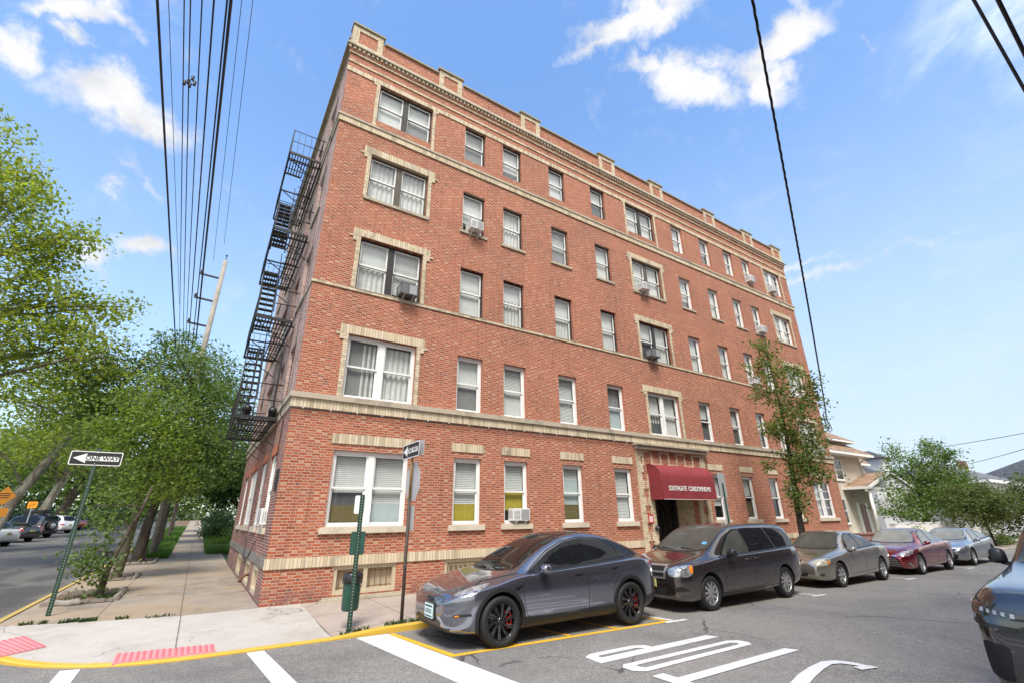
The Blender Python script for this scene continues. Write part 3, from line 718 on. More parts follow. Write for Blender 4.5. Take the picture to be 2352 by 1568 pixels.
# ---- windows: frame > sash, pane, shade behind it, dim room
rnd = random.Random(11)
def window(u0, u1, z0, z1, P, style, trim, units=1, deep=.13, spec=None, room=True):
    fr = MB(); sa = MB(); gl = MB()
    ft = .055 if trim != 'white' else .07
    d0 = deep
    def bx(b, a, c, e0, e1, za, zb, mi=0):
        p = P(a, e0, za); q = P(c, e1, zb); b.box(min(p[0], q[0]), max(p[0], q[0]), min(p[1], q[1]), max(p[1], q[1]), min(p[2], q[2]), max(p[2], q[2]), mi)
    bx(fr, u0, u0+ft, d0, d0+.10, z0, z1); bx(fr, u1-ft, u1, d0, d0+.10, z0, z1)
    bx(fr, u0+ft, u1-ft, d0, d0+.10, z1-ft*1.2, z1); bx(fr, u0+ft, u1-ft, d0-.02, d0+.10, z0, z0+ft*.7)
    mull = (.20 if trim != 'white' else .17) if units == 2 else 0
    w = (u1-u0-2*ft-mull)/units; panes = []
    if units == 2: bx(fr, u0+ft+w, u0+ft+w+mull, d0-.015, d0+.10, z0+ft*.7, z1-ft*1.2)
    za, zb = z0+ft*.7, z1-ft*1.2; mid = (za+zb)/2 + (.02 if style != 'tall' else 0)
    s_ = .042
    for k in range(units):
        a = u0+ft+k*(w+mull); c = a+w
        for lo, hi, e in ((mid-.02, zb, d0+.022), (za, mid+.02, d0+.058)):
            bx(sa, a, a+s_, e, e+.034, lo, hi); bx(sa, c-s_, c, e, e+.034, lo, hi)
            bx(sa, a+s_, c-s_, e, e+.034, hi-s_, hi); bx(sa, a+s_, c-s_, e, e+.034, lo, lo+s_*1.15)
            if style == 'grid' :
                bx(sa, a+s_, c-s_, e+.008, e+.026, (lo+hi)/2-.012, (lo+hi)/2+.012)
            g = e+.017; p = [P(a+s_*.8, g, lo+s_*.8), P(c-s_*.8, g, lo+s_*.8), P(c-s_*.8, g, hi-s_*.8), P(a+s_*.8, g, hi-s_*.8)]
            gl.add(p, [(0, 1, 2, 3)])
        panes.append((a, c))
    f = fr.build('window', M[trim], bld); sa.build('sash', M['white' if trim != 'tan_trim' else 'tan_trim'], f); gl.build('pane', M['glass'], f)
    # what hangs behind the glass
    e = d0+.14
    sp = spec or [None]*units
    for k, (a, c) in enumerate(panes):
        s = sp[k] if k < len(sp) else None
        for (kind, lo, hi) in (s or []):
            b = MB(); l = za+(zb-za)*lo; h = za+(zb-za)*hi; e += .004
            if kind == 'blind':
                q = l
                while q < h:
                    p0, p1, p2, p3 = P(a, e, q), P(c, e, q), P(c, e+.012, q+.047), P(a, e+.012, q+.047); b.add([p0, p1, p2, p3], [(0, 1, 2, 3)]); q += .05
            elif kind == 'curtain':
                n = 26
                for i in range(n):
                    u = a+(c-a)*i/n; u2 = a+(c-a)*(i+1)/n; b.add([P(u, e+.02*math.sin(i*1.3), l), P(u2, e+.02*math.sin((i+1)*1.3), l), P(u2, e+.02*math.sin((i+1)*1.3), h), P(u, e+.02*math.sin(i*1.3), h)], [(0, 1, 2, 3)])
            elif kind == 'half_curtain':
                n = 14; m0 = a+(c-a)*.45
                for i in range(n):
                    u = m0+(c-m0)*i/n; u2 = m0+(c-m0)*(i+1)/n; b.add([P(u, e+.03*math.sin(i*1.5), l), P(u2, e+.03*math.sin((i+1)*1.5), l), P(u2, e+.03*math.sin((i+1)*1.5), h), P(u, e+.03*math.sin(i*1.5), h)], [(0, 1, 2, 3)])
                kind = 'curtain'
            else:
                b.quad(P(a, e, l), P(c, e, l), P(c, e, h), P(a, e, h))
            nm = {'blind': 'blind', 'curtain': 'curtain', 'screen': 'insect_screen'}.get(kind, 'shade')
            b.build(nm, M[{'shade': 'blind'}.get(kind, kind)], f)
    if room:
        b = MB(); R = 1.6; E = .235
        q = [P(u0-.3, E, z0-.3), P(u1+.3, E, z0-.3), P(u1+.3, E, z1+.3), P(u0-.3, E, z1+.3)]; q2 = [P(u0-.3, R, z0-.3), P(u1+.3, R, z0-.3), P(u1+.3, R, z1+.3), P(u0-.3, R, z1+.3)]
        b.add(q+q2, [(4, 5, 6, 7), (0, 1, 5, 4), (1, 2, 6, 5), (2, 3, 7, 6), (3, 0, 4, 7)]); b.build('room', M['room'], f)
    return f

SPEC = {  # (row, column): shades of each leaf, as fractions of the opening's height
 (0, 'A'): [[('blind', .45, 1), ('olive', 0, .27), ('screen', .27, .45)], [('blind', .30, 1), ('frost', 0, .30)]],
 (0, 'B'): [[('blind', .30, 1), ('yellow', 0, .30)]], (0, 'C'): [[('blind', .52, 1), ('yellow', .2, .52)]],
 (0, 'D'): [[('frost', .30, .78), ('blind', .78, 1), ('olive', 0, .30)]], (0, 'E'): [[('blind', .5, 1), ('blind', 0, .5)]],
 (0, 'G'): [[('blind', .3, 1)]], (0, 'H'): [[('shade', .55, 1), ('olive', .05, .42)]], (0, 'I'): [[('greyblind', .55, 1)]], (0, 'J'): [[('blind', .4, 1)]],
 (0, 'K'): [[('blind', .0, 1)], [('screen', 0, .5)]],
 (1, 'A'): [[('half_curtain', 0, .95), ('greyblind', 0, 1)], [('curtain', 0, .97)]], (1, 'B'): [[('shade', .45, 1), ('greyblind', 0, .45)]], (1, 'C'): [[('blind', .4, 1), ('shade', 0, .4)]],
 (1, 'D'): [[('blind', 0, 1)]], (1, 'E'): [[('frost', 0, .5), ('greyblind', .5, 1)]], (1, 'F'): [[('curtain', .3, 1), ('screen', 0, .5)], [('curtain', 0, 1)]],
 (1, 'G'): [[('screen', 0, .45), ('shade', .6, 1)]], (1, 'H'): [[('blind', .45, 1), ('screen', 0, .45)]], (1, 'I'): [[('screen', 0, .45), ('shade', .5, .9)]], (1, 'K'): [[('blind', .3, 1)], [('screen', 0, .5)]],
 (2, 'A'): [[('shade', .5, 1), ('curtain', 0, .5)], [('blind', .1, 1)]], (3, 'A'): [[('curtain', 0, 1)], [('curtain', 0, 1)]], (4, 'A'): [[('shade', 0, 1)], [('shade', .5, 1), ('greyblind', 0, .5)]],
 (3, 'B'): [[('shade', .55, 1), ('blind', .3, .55)]],
}
DARK = {(4, 'A'): 'black_trim', (3, 'A'): 'brown_trim', (2, 'A'): 'black_trim', (4, 'F'): 'black_trim', (3, 'F'): 'brown_trim', (2, 'F'): 'black_trim', (4, 'B'): 'black_trim', (4, 'C'): 'black_trim', (4, 'D'): 'black_trim', (4, 'E'): 'black_trim',
        (3, 'B'): 'black_trim', (3, 'C'): 'black_trim', (3, 'D'): 'brown_trim', (3, 'E'): 'black_trim', (2, 'B'): 'black_trim', (2, 'C'): 'black_trim', (2, 'D'): 'black_trim', (2, 'E'): 'black_trim'}
for a, c, z0, z1, r, k in front:
    units = 2 if k in DBL else 1
    sp = SPEC.get((r, k))
    if not sp:
        sp = []
        for u in range(units):
            t = rnd.random(); cut = rnd.choice([.3, .45, .5, .5, .6])
            up = rnd.choice(['shade', 'shade', 'blind', 'curtain']); lo = rnd.choice(['curtain', 'screen', 'greyblind', 'curtain', 'shade'])
            sp.append([(up, cut, 1), (lo, 0, cut)] if t < .8 else [('curtain', 0, 1)])
    window(a, c, z0, z1, PF, 'grid' if k == 'K' else 'plain', DARK.get((r, k), 'white'), units, .085 if r == 0 else .11, sp)
for i, (z0, z1) in enumerate(ROWZ):
    for j, (a, c) in enumerate(SIDE):
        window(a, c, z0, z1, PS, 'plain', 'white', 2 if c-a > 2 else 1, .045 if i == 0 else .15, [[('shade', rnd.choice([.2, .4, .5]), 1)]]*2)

# ---- basement windows behind bars
for i, (a, c, z0, z1) in enumerate(basement):
    b = MB()
    for q in ((a, a+.09, z0, z1), (c-.09, c, z0, z1), (a+.09, c-.09, z1-.10, z1), (a+.09, c-.09, z0, z0+.10)): b.box(q[0], q[1], .03, .16, q[2], q[3])
    if i == 0: b.box((a+c)/2-.05, (a+c)/2+.05, .03, .16, z0+.10, z1-.10)
    f = b.build('basement_window', M['tan_trim'], bld)
    b = MB(); b.quad((a, .17, z0), (c, .17, z0), (c, .17, z1), (a, .17, z1)); b.build('board', M['tan_trim'], f)
    b = MB(); u = a+.16
    while u < c-.1: b.tube([(u, .07, z0+.09), (u, .07, z1-.11)], .008, 6); u += .145
    b.bar((a+.1, .07, z0+.14), (c-.1, .07, z0+.14), .02, .02); b.bar((a+.1, .07, z1-.16), (c-.1, .07, z1-.16), .02, .02); b.build('window_bars', M['tan_trim'] if i != 0 else M['rust'], f)
    b = MB(); b.box(a-.26, c+.26, -.13, .02, z0-.15, z0-.03) if i == 0 else b.box(a-.1, c+.1, -.06, .02, z0-.10, z0-.01); bevel(b.build('window_sill', M['sill'] if i else M['ledge'], bld), .04 if i == 0 else .01)
for a, c, z0, z1 in base_side:
    b = MB()
    for q in ((a, a+.08, z0, z1), (c-.08, c, z0, z1), (a+.08, c-.08, z1-.10, z1), (a+.08, c-.08, z0, z0+.1)): b.box(.0, .12, q[0], q[1], q[2], q[3])
    f = b.build('basement_window', M['tan_trim'], bld)
    b = MB(); b.quad((.1, c, z0), (.1, a, z0), (.1, a, z1), (.1, c, z1)); b.build('board', M['tan_trim'], f)

# ---- entrance bay: toothed cream piers, fretted frieze, hood, recessed doors
b = MB()
def teeth(b, xe, s, z0, z1, y=-.04):
    z = z0; i = 0
    while z < z1-.01:
        wd = (.24 if i % 2 else .34); h = min(.305, z1-z); xa, xb = xe, xe+s*wd
        b.box(min(xa, xb), max(xa, xb), y, .01, z, z+h); z += h; i += 1
for q in ((12.28, 1, 4.18), (16.50, -1, 4.18), (13.05, -1, 3.3), (15.70, 1, 3.3)): b = MB(); teeth(b, q[0], q[1], -.3, q[2]); b.build('entrance_pier', M['jamb'], bld)
b = MB()
X0, X1 = 12.62, 16.16; n = 7; st = (X1-X0)/n; th = .075
up = True
for i in range(n):
    x = X0+i*st; zz = 4.10 if up else 3.62
    b.box(x+th, x+st, -.035, .01, zz, zz+.08)
    b.box(x, x+th, -.035, .01, 3.62, 4.18); up = not up
b.box(X1, X1+th, -.035, .01, 3.62, 4.18)
b.build('entrance_frieze', M['jamb'], bld)
b = MB(); b.box(12.18, 16.62, -.28, .02, 4.34, 4.435); b.box(12.24, 16.56, -.20, .02, 4.20, 4.338); bevel(b.build('entrance_hood', M['ledge'], bld), .015)
b = MB(); a, c, z0, z1 = DOOR; R = 1.15
b.box(a-.02, a-.001, .0, R, z0, z1); b.build('entrance_reveal', M['jamb'], bld); b = MB(); b.box(c+.001, c+.02, .0, R, z0, z1); b.build('entrance_reveal', M['jamb'], bld)
b = MB(); b.quad((a, 0, z1-.001), (a, R, z1-.001), (c, R, z1-.001), (c, 0, z1-.001)); b.build('entrance_soffit', M['white'], bld)
b = MB(); b.box(a, c, .02, R+.3, -.3, -.02); b.build('entrance_step', M['ledge'], bld)
b = MB()
for q in ((a, a+.12, -.02, z1), (c-.12, c, -.02, z1), (a+.12, c-.12, 2.75, 2.9), ((a+c)/2-.07, (a+c)/2+.07, -.02, 2.75), (a+.12, c-.12, -.02, .22)): b.box(q[0], q[1], R-.08, R+.05, q[2], q[3])
dr = b.build('entrance_door', M['iron'], bld)
b = MB(); b.quad((a, R+.02, 0), (c, R+.02, 0), (c, R+.02, z1), (a, R+.02, z1)); b.build('pane', M['car_glass'], dr)
b = MB()
for x0, x1 in ((a+.12, (a+c)/2-.07), ((a+c)/2+.07, c-.12)):
    mx = (x0+x1)/2
    for k in range(5): 
        xx = x0+(x1-x0)*(k+.5)/5; b.tube([(xx, R-.05, .22), (xx, R-.05, 2.75)], .012, 6)
    for zc in (.7, 1.25, 1.8, 2.35):
        for s in (-1, 1):
            pts = [(mx+s*(.05+.20*math.sin(t*.5)*(1-t/14)), R-.055, zc+.22*math.cos(t*.5)*(1-t/16)) for t in range(13)]; b.tube(pts, .012, 5)
b.build('scrollwork', M['iron'], dr)
b = MB(); b.tube([((a+c)/2-.11, R-.12, .95), ((a+c)/2-.11, R-.16, 1.0), ((a+c)/2-.11, R-.16, 1.3), ((a+c)/2-.11, R-.12, 1.35)], .015, 6); b.build('handle', M['chrome'], dr)
# dark vent plate on the side wall
b = MB(); b.box(-.03, .0, .25, .62, 2.45, 2.95); b.build('vent_plate', M['iron'], bld)

# ================================================================ THINGS ON THE BUILDING
# burgundy barrel awning
aw = empty('awning', (0, 0, 0), 0, 'burgundy barrel canvas awning with white lettering over the entrance', 'awning')
ax0, ax1, ay, az0, az1 = 12.84, 16.05, -.66, 2.36, 3.66
prof = [(-.012, az1), (-.10, az1+.0)] + [(-.10-.545*math.sin(t*PI/2/10), az1-.53*(1-math.cos(t*PI/2/10))) for t in range(1, 11)] + [(ay+.01, 3.0), (ay, 2.7), (ay-.005, az0)]
b = MB(); nseg = 7*6; vs = []; fs = []
for i in range(nseg+1):
    x = ax0+(ax1-ax0)*i/nseg; ph = (i % 6)/6
    sag = .012*math.sin(PI*ph) if ph else 0
    for j, (y, z) in enumerate(prof): vs.append((x, y+sag*.6, z-sag*(1 if j < 9 else 0)))
npf = len(prof)
for i in range(nseg):
    for j in range(npf-1): fs.append((i*npf+j, i*npf+j+1, (i+1)*npf+j+1, (i+1)*npf+j))
b.add(vs, fs, 0, True)
for x in (ax0, ax1):
    b.add([(x, y, z) for y, z in prof] + [(x, -.012, az0)], [tuple(range(npf+1)) if x == ax0 else tuple(range(npf, -1, -1))])
b.build('canopy', M['canvas'], aw)
b = MB(); b.tube([(ax0, -.02, az0), (ax0, ay, az0), (ax1, ay, az0), (ax1, -.02, az0)], .014, 6); 
for i in range(8):
    x = ax0+(ax1-ax0)*i/7; b.tube([(x, y+.008, z-.008) for y, z in prof], .011, 5)
b.build('frame', M['canvas'], aw)
b = MB(); b.bar((ax0, ay-.008, az0-.004), (ax1, ay-.008, az0-.004), .012); b.build('hem', M['white'], aw)
text_mesh('lettering', 'SOUTHGATE  CONDOMINIUMS', .24, M['letter_white'], aw, (14.45, ay-.010, 2.745), (PI/2, 0, 0), .002, .0035, sx=.74)

# red fire-department sign and the black connection under it
fs_ = empty('wall_sign', (12.72, -.045, 1.68), 0, 'small red framed white notice on the cream pier left of the door', 'sign')
b = MB(); b.box(-.15, .15, -.012, 0, -.15, .15); bevel(b.build('frame', M['red_sign'], fs_), .006)
b = MB(); b.box(-.095, .095, -.015, -.0122, -.095, .095); b.build('notice', M['sign_white'], fs_)
b = MB()
for k in range(4): b.box(-.07, .07-.02*(k % 2), -.0165, -.0152, .055-.037*k, .068-.037*k)
b.build('lettering', M['red_sign'], fs_)
ln = empty('wall_valve', (12.95, -.05, 1.36), 0, 'small black round fitting on the pier under the red notice', 'valve')  # black standpipe connection on the pier, gives no light
b = MB(); b.lathe([(0, -.10), (.075, -.10), (.085, -.07), (.085, -.02), (.06, 0), (.06, .02)], axis='y', n=16); b.build('body', M['iron'], ln)
b = MB(); b.lathe([(0, -.12), (.04, -.118), (.05, -.102)], axis='y', n=12); b.build('lens', M['lamp_dark'], ln)  # dark cap closing the standpipe connection

# wire of small lamps under the lower belt course
sl = empty('string_lights', (0, 0, 0), 0, 'thin black cable with tiny white bulbs strung under the lower cream belt course', 'string lights')
b = MB(); pts = []
for i in range(60):
    x = -.05+12.2*i/59; pts.append((x, -.065, 4.43-.018*abs(math.sin(i*PI/4))))
b.tube(pts, .012, 6); b.build('cable', M['iron'], sl)
for i in range(18):
    b = MB(); b.lathe([(0, -.018), (.016, -.008), (.018, .004), (.008, .018)], (.25+.68*i, -.082, 4.425), n=8); b.build('bulb', M['letter_white'], sl)

# window air conditioners: sleeve, grille, bracket
def aircon(x, z, w=.52, h=.36, d=.42, label='', dark=False, back=.16, side=False):
    t = empty('air_conditioner', (x, back, z) if not side else (back, x, z), 0 if not side else -PI/2, label, 'air conditioner', 'window air conditioners')
    b = MB(); b.box(-w/2, w/2, -d, 0, 0, h); bevel(b.build('casing', M['ac_dark' if dark else 'ac'], t), .012)
    b = MB(); b.box(-w*.02, w*.44, -d-.006, -d-.0005, h*.1, h*.9); b.build('grille', M['grille'], t)
    b = MB()
    for k in range(7): zz = h*(.16+.1*k); b.box(-w*.45, -w*.10, -d-.005, -d-.0005, zz, zz+.012)
    for s in (-1, 1):
        for k in range(6): yy = -d+.05+.045*k; b.box(s*w/2-.003, s*w/2+.003, yy, yy+.02, h*.2, h*.8)
    b.build('louvres', M['grille'], t)
    for s in (-.55, .55):
        b = MB(); b.bar((s*w/2, -d+.03, -.002), (s*w/2, -.16+.02, -.20), .025, .02); b.bar((s*w/2, -d-.01, -.012), (s*w/2, -.05, -.012), .025, .02)
        b.build('bracket', M['white' if not dark else 'steel'], t)
    return t
aircon(6.86, 1.68, .62, .36, .30, 'white window air conditioner under the mustard shade at ground-floor level')
aircon(5.03, 11.42, .50, .36, .48, 'white air conditioner in the leftmost narrow window of the fourth floor')
aircon(2.72, 8.17, .54, .38, .46, 'dark cased air conditioner in the left paired window of the third floor', True)
aircon(13.86, 11.43, .52, .36, .48, 'white air conditioner in the middle paired window of the fourth floor')
aircon(13.88, 8.16, .54, .38, .50, 'dark cased air conditioner in the middle paired window of the third floor', True)
aircon(23.62, 14.66, .52, .40, .42, 'white air conditioner in the narrow top-floor window next to the right end')
aircon(26.05, 14.66, .52, .40, .42, 'white air conditioner in the paired top-floor window at the right end')
aircon(23.62, 11.43, .52, .38, .44, 'white air conditioner in the rightmost narrow window of the fourth floor')
aircon(21.78, 8.16, .50, .38, .44, 'white air conditioner at third-floor level just above the sapling crown')
aircon(27.0, 4.92, .52, .38, .46, 'white air conditioner in the second-floor paired window behind the sapling')
aircon(1.6, 1.66, .55, .40, .30, 'white air conditioner in the ground-floor side window nearest the corner', side=True)

# the fire escape on the side wall
fe = empty('fire_escape', (0, 0, 0), 0, 'black iron fire escape with four grated landings up the left side wall', 'fire escape')
FX0, FX1 = -1.12, -.10
LV = [(14.05, 2.45, 7.05), (10.85, 2.45, 7.05), (7.62, 2.35, 6.85), (4.55, 2.3, 6.9)]
for li, (z, ya, yb) in enumerate(LV):
    b = MB()
    hy0, hy1 = (ya+1.25, yb-1.2); hx = -.56
    for a, c in (((FX0, ya), (FX0, yb)), ((FX1, ya), (FX1, yb)), ((FX0, ya), (FX1, ya)), ((FX0, yb), (FX1, yb))): b.bar((*a, z-.03), (*c, z-.03), .05, .09)
    nb = 11
    for i in range(1, nb):
        x = FX0+(FX1-FX0)*i/nb
        if x < hx and li < 3:
            b.bar((x, ya, z), (x, hy0, z), .034, .03); b.bar((x, hy1, z), (x, yb, z), .034, .03)
        else: b.bar((x, ya, z), (x, yb, z), .034, .03)
    k = int((yb-ya)/.42)
    for i in range(1, k):
        y = ya+(yb-ya)*i/k
        b.bar((FX0 if not (hy0 < y < hy1 and li < 3) else hx, y, z-.02), (FX1, y, z-.02), .03, .02)
    if li < 3: b.bar((FX0, hy0, z-.02), (hx, hy0, z-.02), .05, .06); b.bar((FX0, hy1, z-.02), (hx, hy1, z-.02), .05, .06)
    pl = b.build('landing', M['iron'], fe)
    b = MB()
    for zz in (z+.50, z+.98):
        b.tube([(-.02, ya, zz), (FX0, ya, zz), (FX0, yb, zz), (-.02, yb, zz)], .018, 6)
    for (xx, yy) in [(FX0, ya+(yb-ya)*i/14) for i in range(15)] + [(FX0+.2*i, yy) for i in range(1, 5) for yy in (ya, yb)]:
        b.bar((xx, yy, z), (xx, yy, z+.98), .014 if 0 < 1 else .02)
    for yy in (ya, yb): b.bar((FX0, yy, z-.05), (FX0, yy, z+1.0), .04)
    b.build('railing', M['iron'], fe)
    for yy in (ya+.3, (ya+yb)/2, yb-.3):
        b = MB(); b.bar((FX0+.05, yy, z-.08), (-.01, yy, z-.75), .045, .02); b.bar((FX0, yy, z-.075), (0, yy, z-.075), .05, .04)
        b.build('bracket', M['iron'], fe)
for li in range(3):                                           # stairs between the landings
    z1, ya, yb = LV[li]; z0 = LV[li+1][0]; y1 = yb-1.35; y0 = ya+1.5
    b = MB(); n = 12
    for x in (-1.08, -.60): b.bar((x, y1, z1), (x, y0, z0), .03, .13)
    for i in range(1, n): 
        t = i/n; b.box(-1.07, -.61, y1+(y0-y1)*t-.10, y1+(y0-y1)*t+.10, z1+(z0-z1)*t-.012, z1+(z0-z1)*t+.012)
    for x in (-1.09, -.59): b.tube([(x, y1, z1+.85), (x, y0, z0+.85)], .016, 6); b.bar((x, (y1+y0)/2, (z1+z0)/2), (x, (y1+y0)/2, (z1+z0)/2+.85), .02)
    b.build('stair', M['iron'], fe)
b = MB()                                                      # drop ladder and counterweights of the lowest landing
for y in (3.1, 3.5): b.bar((-.98, y, 3.3), (-.98, y, 5.9), .035, .02)
for i in range(8): b.bar((-.98, 3.1, 3.5+.3*i), (-.98, 3.5, 3.5+.3*i), .022)
b.build('drop_ladder', M['iron'], fe)
for x in (-.86, -.2):
    b = MB(); b.lathe([(0, -.02), (.10, -.02), (.10, .10), (.12, .10), (.12, .22), (.09, .22), (.05, .27), (0, .27)], (x, 2.42, 4.62), n=14); b.bar((x, 2.42, 4.85), (x, 2.42, 6.6), .05); b.build('counterweight', M['iron'], fe)
b = MB(); b.tube([(-.06, .95, 16.5), (-.06, .95, 4.9), (-.13, .95, 4.8), (-.13, .95, 4.4), (-.04, .95, 4.3), (-.04, .95, 3.2)], .012, 6)
dpipe = b.build('conduit', M['iron'], None); tag(dpipe, 'thin dark conduit running down the side wall near the corner', 'pipe')
b = MB(); b.tube([(-.04, 5.2, 1.3), (-.05, 5.3, .8), (-.04, 4.0, .55)], .012, 5); b.tube([(-.04, 2.6, 1.25), (-.05, 4.2, .66), (-.05, 5.6, .5)], .012, 5)
tag(b.build('cable', M['iron'], None), 'loose black cable stapled across the low side wall', 'cable')
b = MB(); b.tube([(-.0, 3.0, .40), (-.10, 3.0, .40), (-.13, 2.95, .37), (-.2, 2.85, .33), (-.23, 2.8, .26)], [.035, .035, .032, .03, .045], 10)
tag(b.build('drain_spout', M['rust'], None), 'rusty bent pipe sticking out of the side wall base above the pavement', 'pipe')
# ================================================================ VEHICLES
def pchip(xs, ys):
    xs = np.array(xs, float); ys = np.array(ys, float); h = np.diff(xs); d = np.diff(ys)/h
    m_ = np.zeros(len(xs)); m_[0], m_[-1] = d[0], d[-1]
    for i in range(1, len(xs)-1):
        if d[i-1]*d[i] > 0:
            w1, w2 = 2*h[i]+h[i-1], h[i]+2*h[i-1]; m_[i] = (w1+w2)/(w1/d[i-1]+w2/d[i])
    def f(x):
        i = int(min(max(np.searchsorted(xs, x)-1, 0), len(xs)-2)); t = (x-xs[i])/h[i]; t = min(max(t, 0), 1)
        return float((2*t**3-3*t*t+1)*ys[i] + (t**3-2*t*t+t)*h[i]*m_[i] + (-2*t**3+3*t*t)*ys[i+1] + (t**3-t*t)*h[i]*m_[i+1])
    return f
def curve(txt):
    p = [tuple(map(float, a.split(':'))) for a in txt.split()]; return pchip([a for a, _ in p], [b for _, b in p])

def bspline(pts, n):
    """cubic B-spline through the control polygon, ends clamped"""
    P = [np.array(pts[0])]*2 + [np.array(p) for p in pts] + [np.array(pts[-1])]*2; out = []
    k = len(P)-3
    for i in range(n+1):
        u = i/n*k; j = min(int(u), k-1); t = u-j; a, b, c, d = P[j:j+4]
        out.append(((1-t)**3*a + (3*t**3-6*t*t+4)*b + (-3*t**3+3*t*t+3*t+1)*c + t**3*d)/6)
    return out

class Car:
    """body lofted from side, plan and roof curves; every panel, lamp and window is then laid on it by ray"""
    def __init__(s, name, D, loc, rz, label, cat, group, paint, glass='car_glass'):
        s.D = D; s.root = empty(name, loc, rz, label, cat, group); s.paint = paint; s.glass = M[glass]
        s.L = D['L']; c = {k: curve(D[k]) for k in ('zt', 'zs', 'zb', 'w', 'wr')}; s.c = c
        L = s.L; keys = sorted({0, L, *[float(a.split(':')[0]) for k in c for a in D[k].split()]})
        xs = set()
        for a, b in zip(keys[:-1], keys[1:]):
            n = max(1, int((b-a)/.075)); xs |= {round(a+(b-a)*i/n, 4) for i in range(n+1)}
        xs = sorted(xs); NP = 40; vs = []
        for x in xs:
            zt, zs, zb, w, wr = (c[k](x) for k in ('zt', 'zs', 'zb', 'w', 'wr')); zs = min(zs, zt-.03); H = zs-zb; h = zt-zs
            sh = D.get('shoulder', .945)
            ctl = [(0, zb), (.7*w, zb), (.93*w, zb+.01), (.985*w, zb+.13*H), (.99*w, zb+.32*H), (w, zb+.60*H), (.995*w, zb+.82*H), (.985*w, zs-.03*H), (.975*w, zs-.012*H),
                   (sh*w, zs+.004), (sh*w, zs+.006), (sh*w*.99*.8+wr*.2*.99, zs+.14*h), (sh*w*.5+wr*.5, zs+.45*h), (wr*1.0, zs+.84*h), (wr*.9, zs+.965*h), (wr*.55, zt-.008), (0, zt)]
            # control pulled out a little so that the spline reaches the stated width and height
            for y, z in bspline(ctl, NP): vs.append((x, -y, z))
        n1 = NP+1; b = MB(); nv = len(vs); V = vs + [(x, -y, z) for x, y, z in vs]
        F = []
        for i in range(len(xs)-1):
            for j in range(NP):
                q = (i*n1+j, i*n1+j+1, (i+1)*n1+j+1, (i+1)*n1+j); F.append(q[::-1]); F.append(tuple(nv+k for k in q))
        for i in (0, len(xs)-1):
            ring = [i*n1+j for j in range(n1)] + [nv+i*n1+j for j in range(n1-1, -1, -1)]
            F.append(tuple(ring))
        bm = bmesh.new(); bv = [bm.verts.new(p) for p in V]
        for f in F:
            try: bm.faces.new([bv[i] for i in f])
            except ValueError: pass
        bmesh.ops.remove_doubles(bm, verts=bm.verts, dist=.0015)
        bmesh.ops.dissolve_degenerate(bm, edges=bm.edges, dist=.0005)
        bmesh.ops.recalc_face_normals(bm, faces=bm.faces)
        for f in bm.faces: f.smooth = True
        s.bvh = BVHTree.FromBMesh(bm)
        me = bpy.data.meshes.new('body'); bm.to_mesh(me); bm.free(); me.materials.append(paint); me.materials.append(M['well'])
        o = bpy.data.objects.new('body', me); COL.objects.link(o)
        # wheel wells cut out of the shell
        cut = MB(); ra = D['ra']
        for x in D['ax']:
            for sgn in (-1, 1):
                y0, y1 = (-1.3, -.52) if sgn < 0 else (.52, 1.3); n = 40
                ring = [(x+ra*math.cos(2*PI*k/n), D['R']+.02+ra*math.sin(2*PI*k/n)) for k in range(n)]
                cut.add([(p, y0, q) for p, q in ring] + [(p, y1, q) for p, q in ring], [tuple(range(n)), tuple(range(2*n-1, n-1, -1))] + [(k, n+k, n+(k+1) % n, (k+1) % n) for k in range(n)], 1)
        cuo = cut.build('cutter', [paint, M['well']], fix=True)
        md = o.modifiers.new('cut', 'BOOLEAN'); md.operation = 'DIFFERENCE'; md.object = cuo; md.solver = 'EXACT'
        try: md.material_mode = 'TRANSFER'
        except Exception: pass
        dg = bpy.context.evaluated_depsgraph_get(); me2 = bpy.data.meshes.new_from_object(o.evaluated_get(dg))
        o.modifiers.clear(); o.data = me2; bpy.data.objects.remove(cuo)
        try: me2.set_sharp_from_angle(angle=math.radians(38))
        except Exception: pass
        o.parent = s.root; s.body = o; me2.name = 'body'

    def patch(s, name, pts, d, m, off=.004, sp=.05, parent=None, rim=.02, mirror=False, round_=0, smooth=True):
        """panel: 3D outline projected along d on to the body, laid off mm proud, edges turned in"""
        d = Vector(d).normalized(); a = d.cross(Vector((0, 0, 1)))
        if a.length < .2: a = Vector((1, 0, 0))
        a.normalize(); b_ = a.cross(d).normalized()
        P2 = [Vector((a.dot(Vector(p)), b_.dot(Vector(p)))) for p in pts]
        if round_:
            q = []; n = len(P2)
            for i in range(n):
                A, B, C_ = P2[i-1], P2[i], P2[(i+1) % n]; r1 = min(round_, (A-B).length*.45); r2 = min(round_, (C_-B).length*.45)
                p0, p1 = B+(A-B).normalized()*r1, B+(C_-B).normalized()*r2
                q += [p0, (p0*.25+B*.5+p1*.25)*.5+((p0+B)/2*.25+(B+p1)/2*.25)*1.0 if False else p0*.25+B*.5+p1*.25, p1]
            P2 = q
        bd = []
        for i, p in enumerate(P2):
            q = P2[(i+1) % len(P2)]; k = max(1, int((q-p).length/sp)); bd += [p.lerp(q, j/k) for j in range(k)]
        nb = len(bd); xs = [p.x for p in bd]; ys = [p.y for p in bd]
        def inside(x, y):
            c = False; j = nb-1
            for i in range(nb):
                A, B = bd[i], bd[j]
                if (A.y > y) != (B.y > y) and x < (B.x-A.x)*(y-A.y)/(B.y-A.y)+A.x: c = not c
                j = i
            return c
        allp = list(bd)
        for x in np.arange(min(xs)+sp/2, max(xs), sp):
            for y in np.arange(min(ys)+sp/2, max(ys), sp):
                if inside(x, y) and min((p.x-x)**2+(p.y-y)**2 for p in bd) > (.35*sp)**2: allp.append(Vector((x, y)))
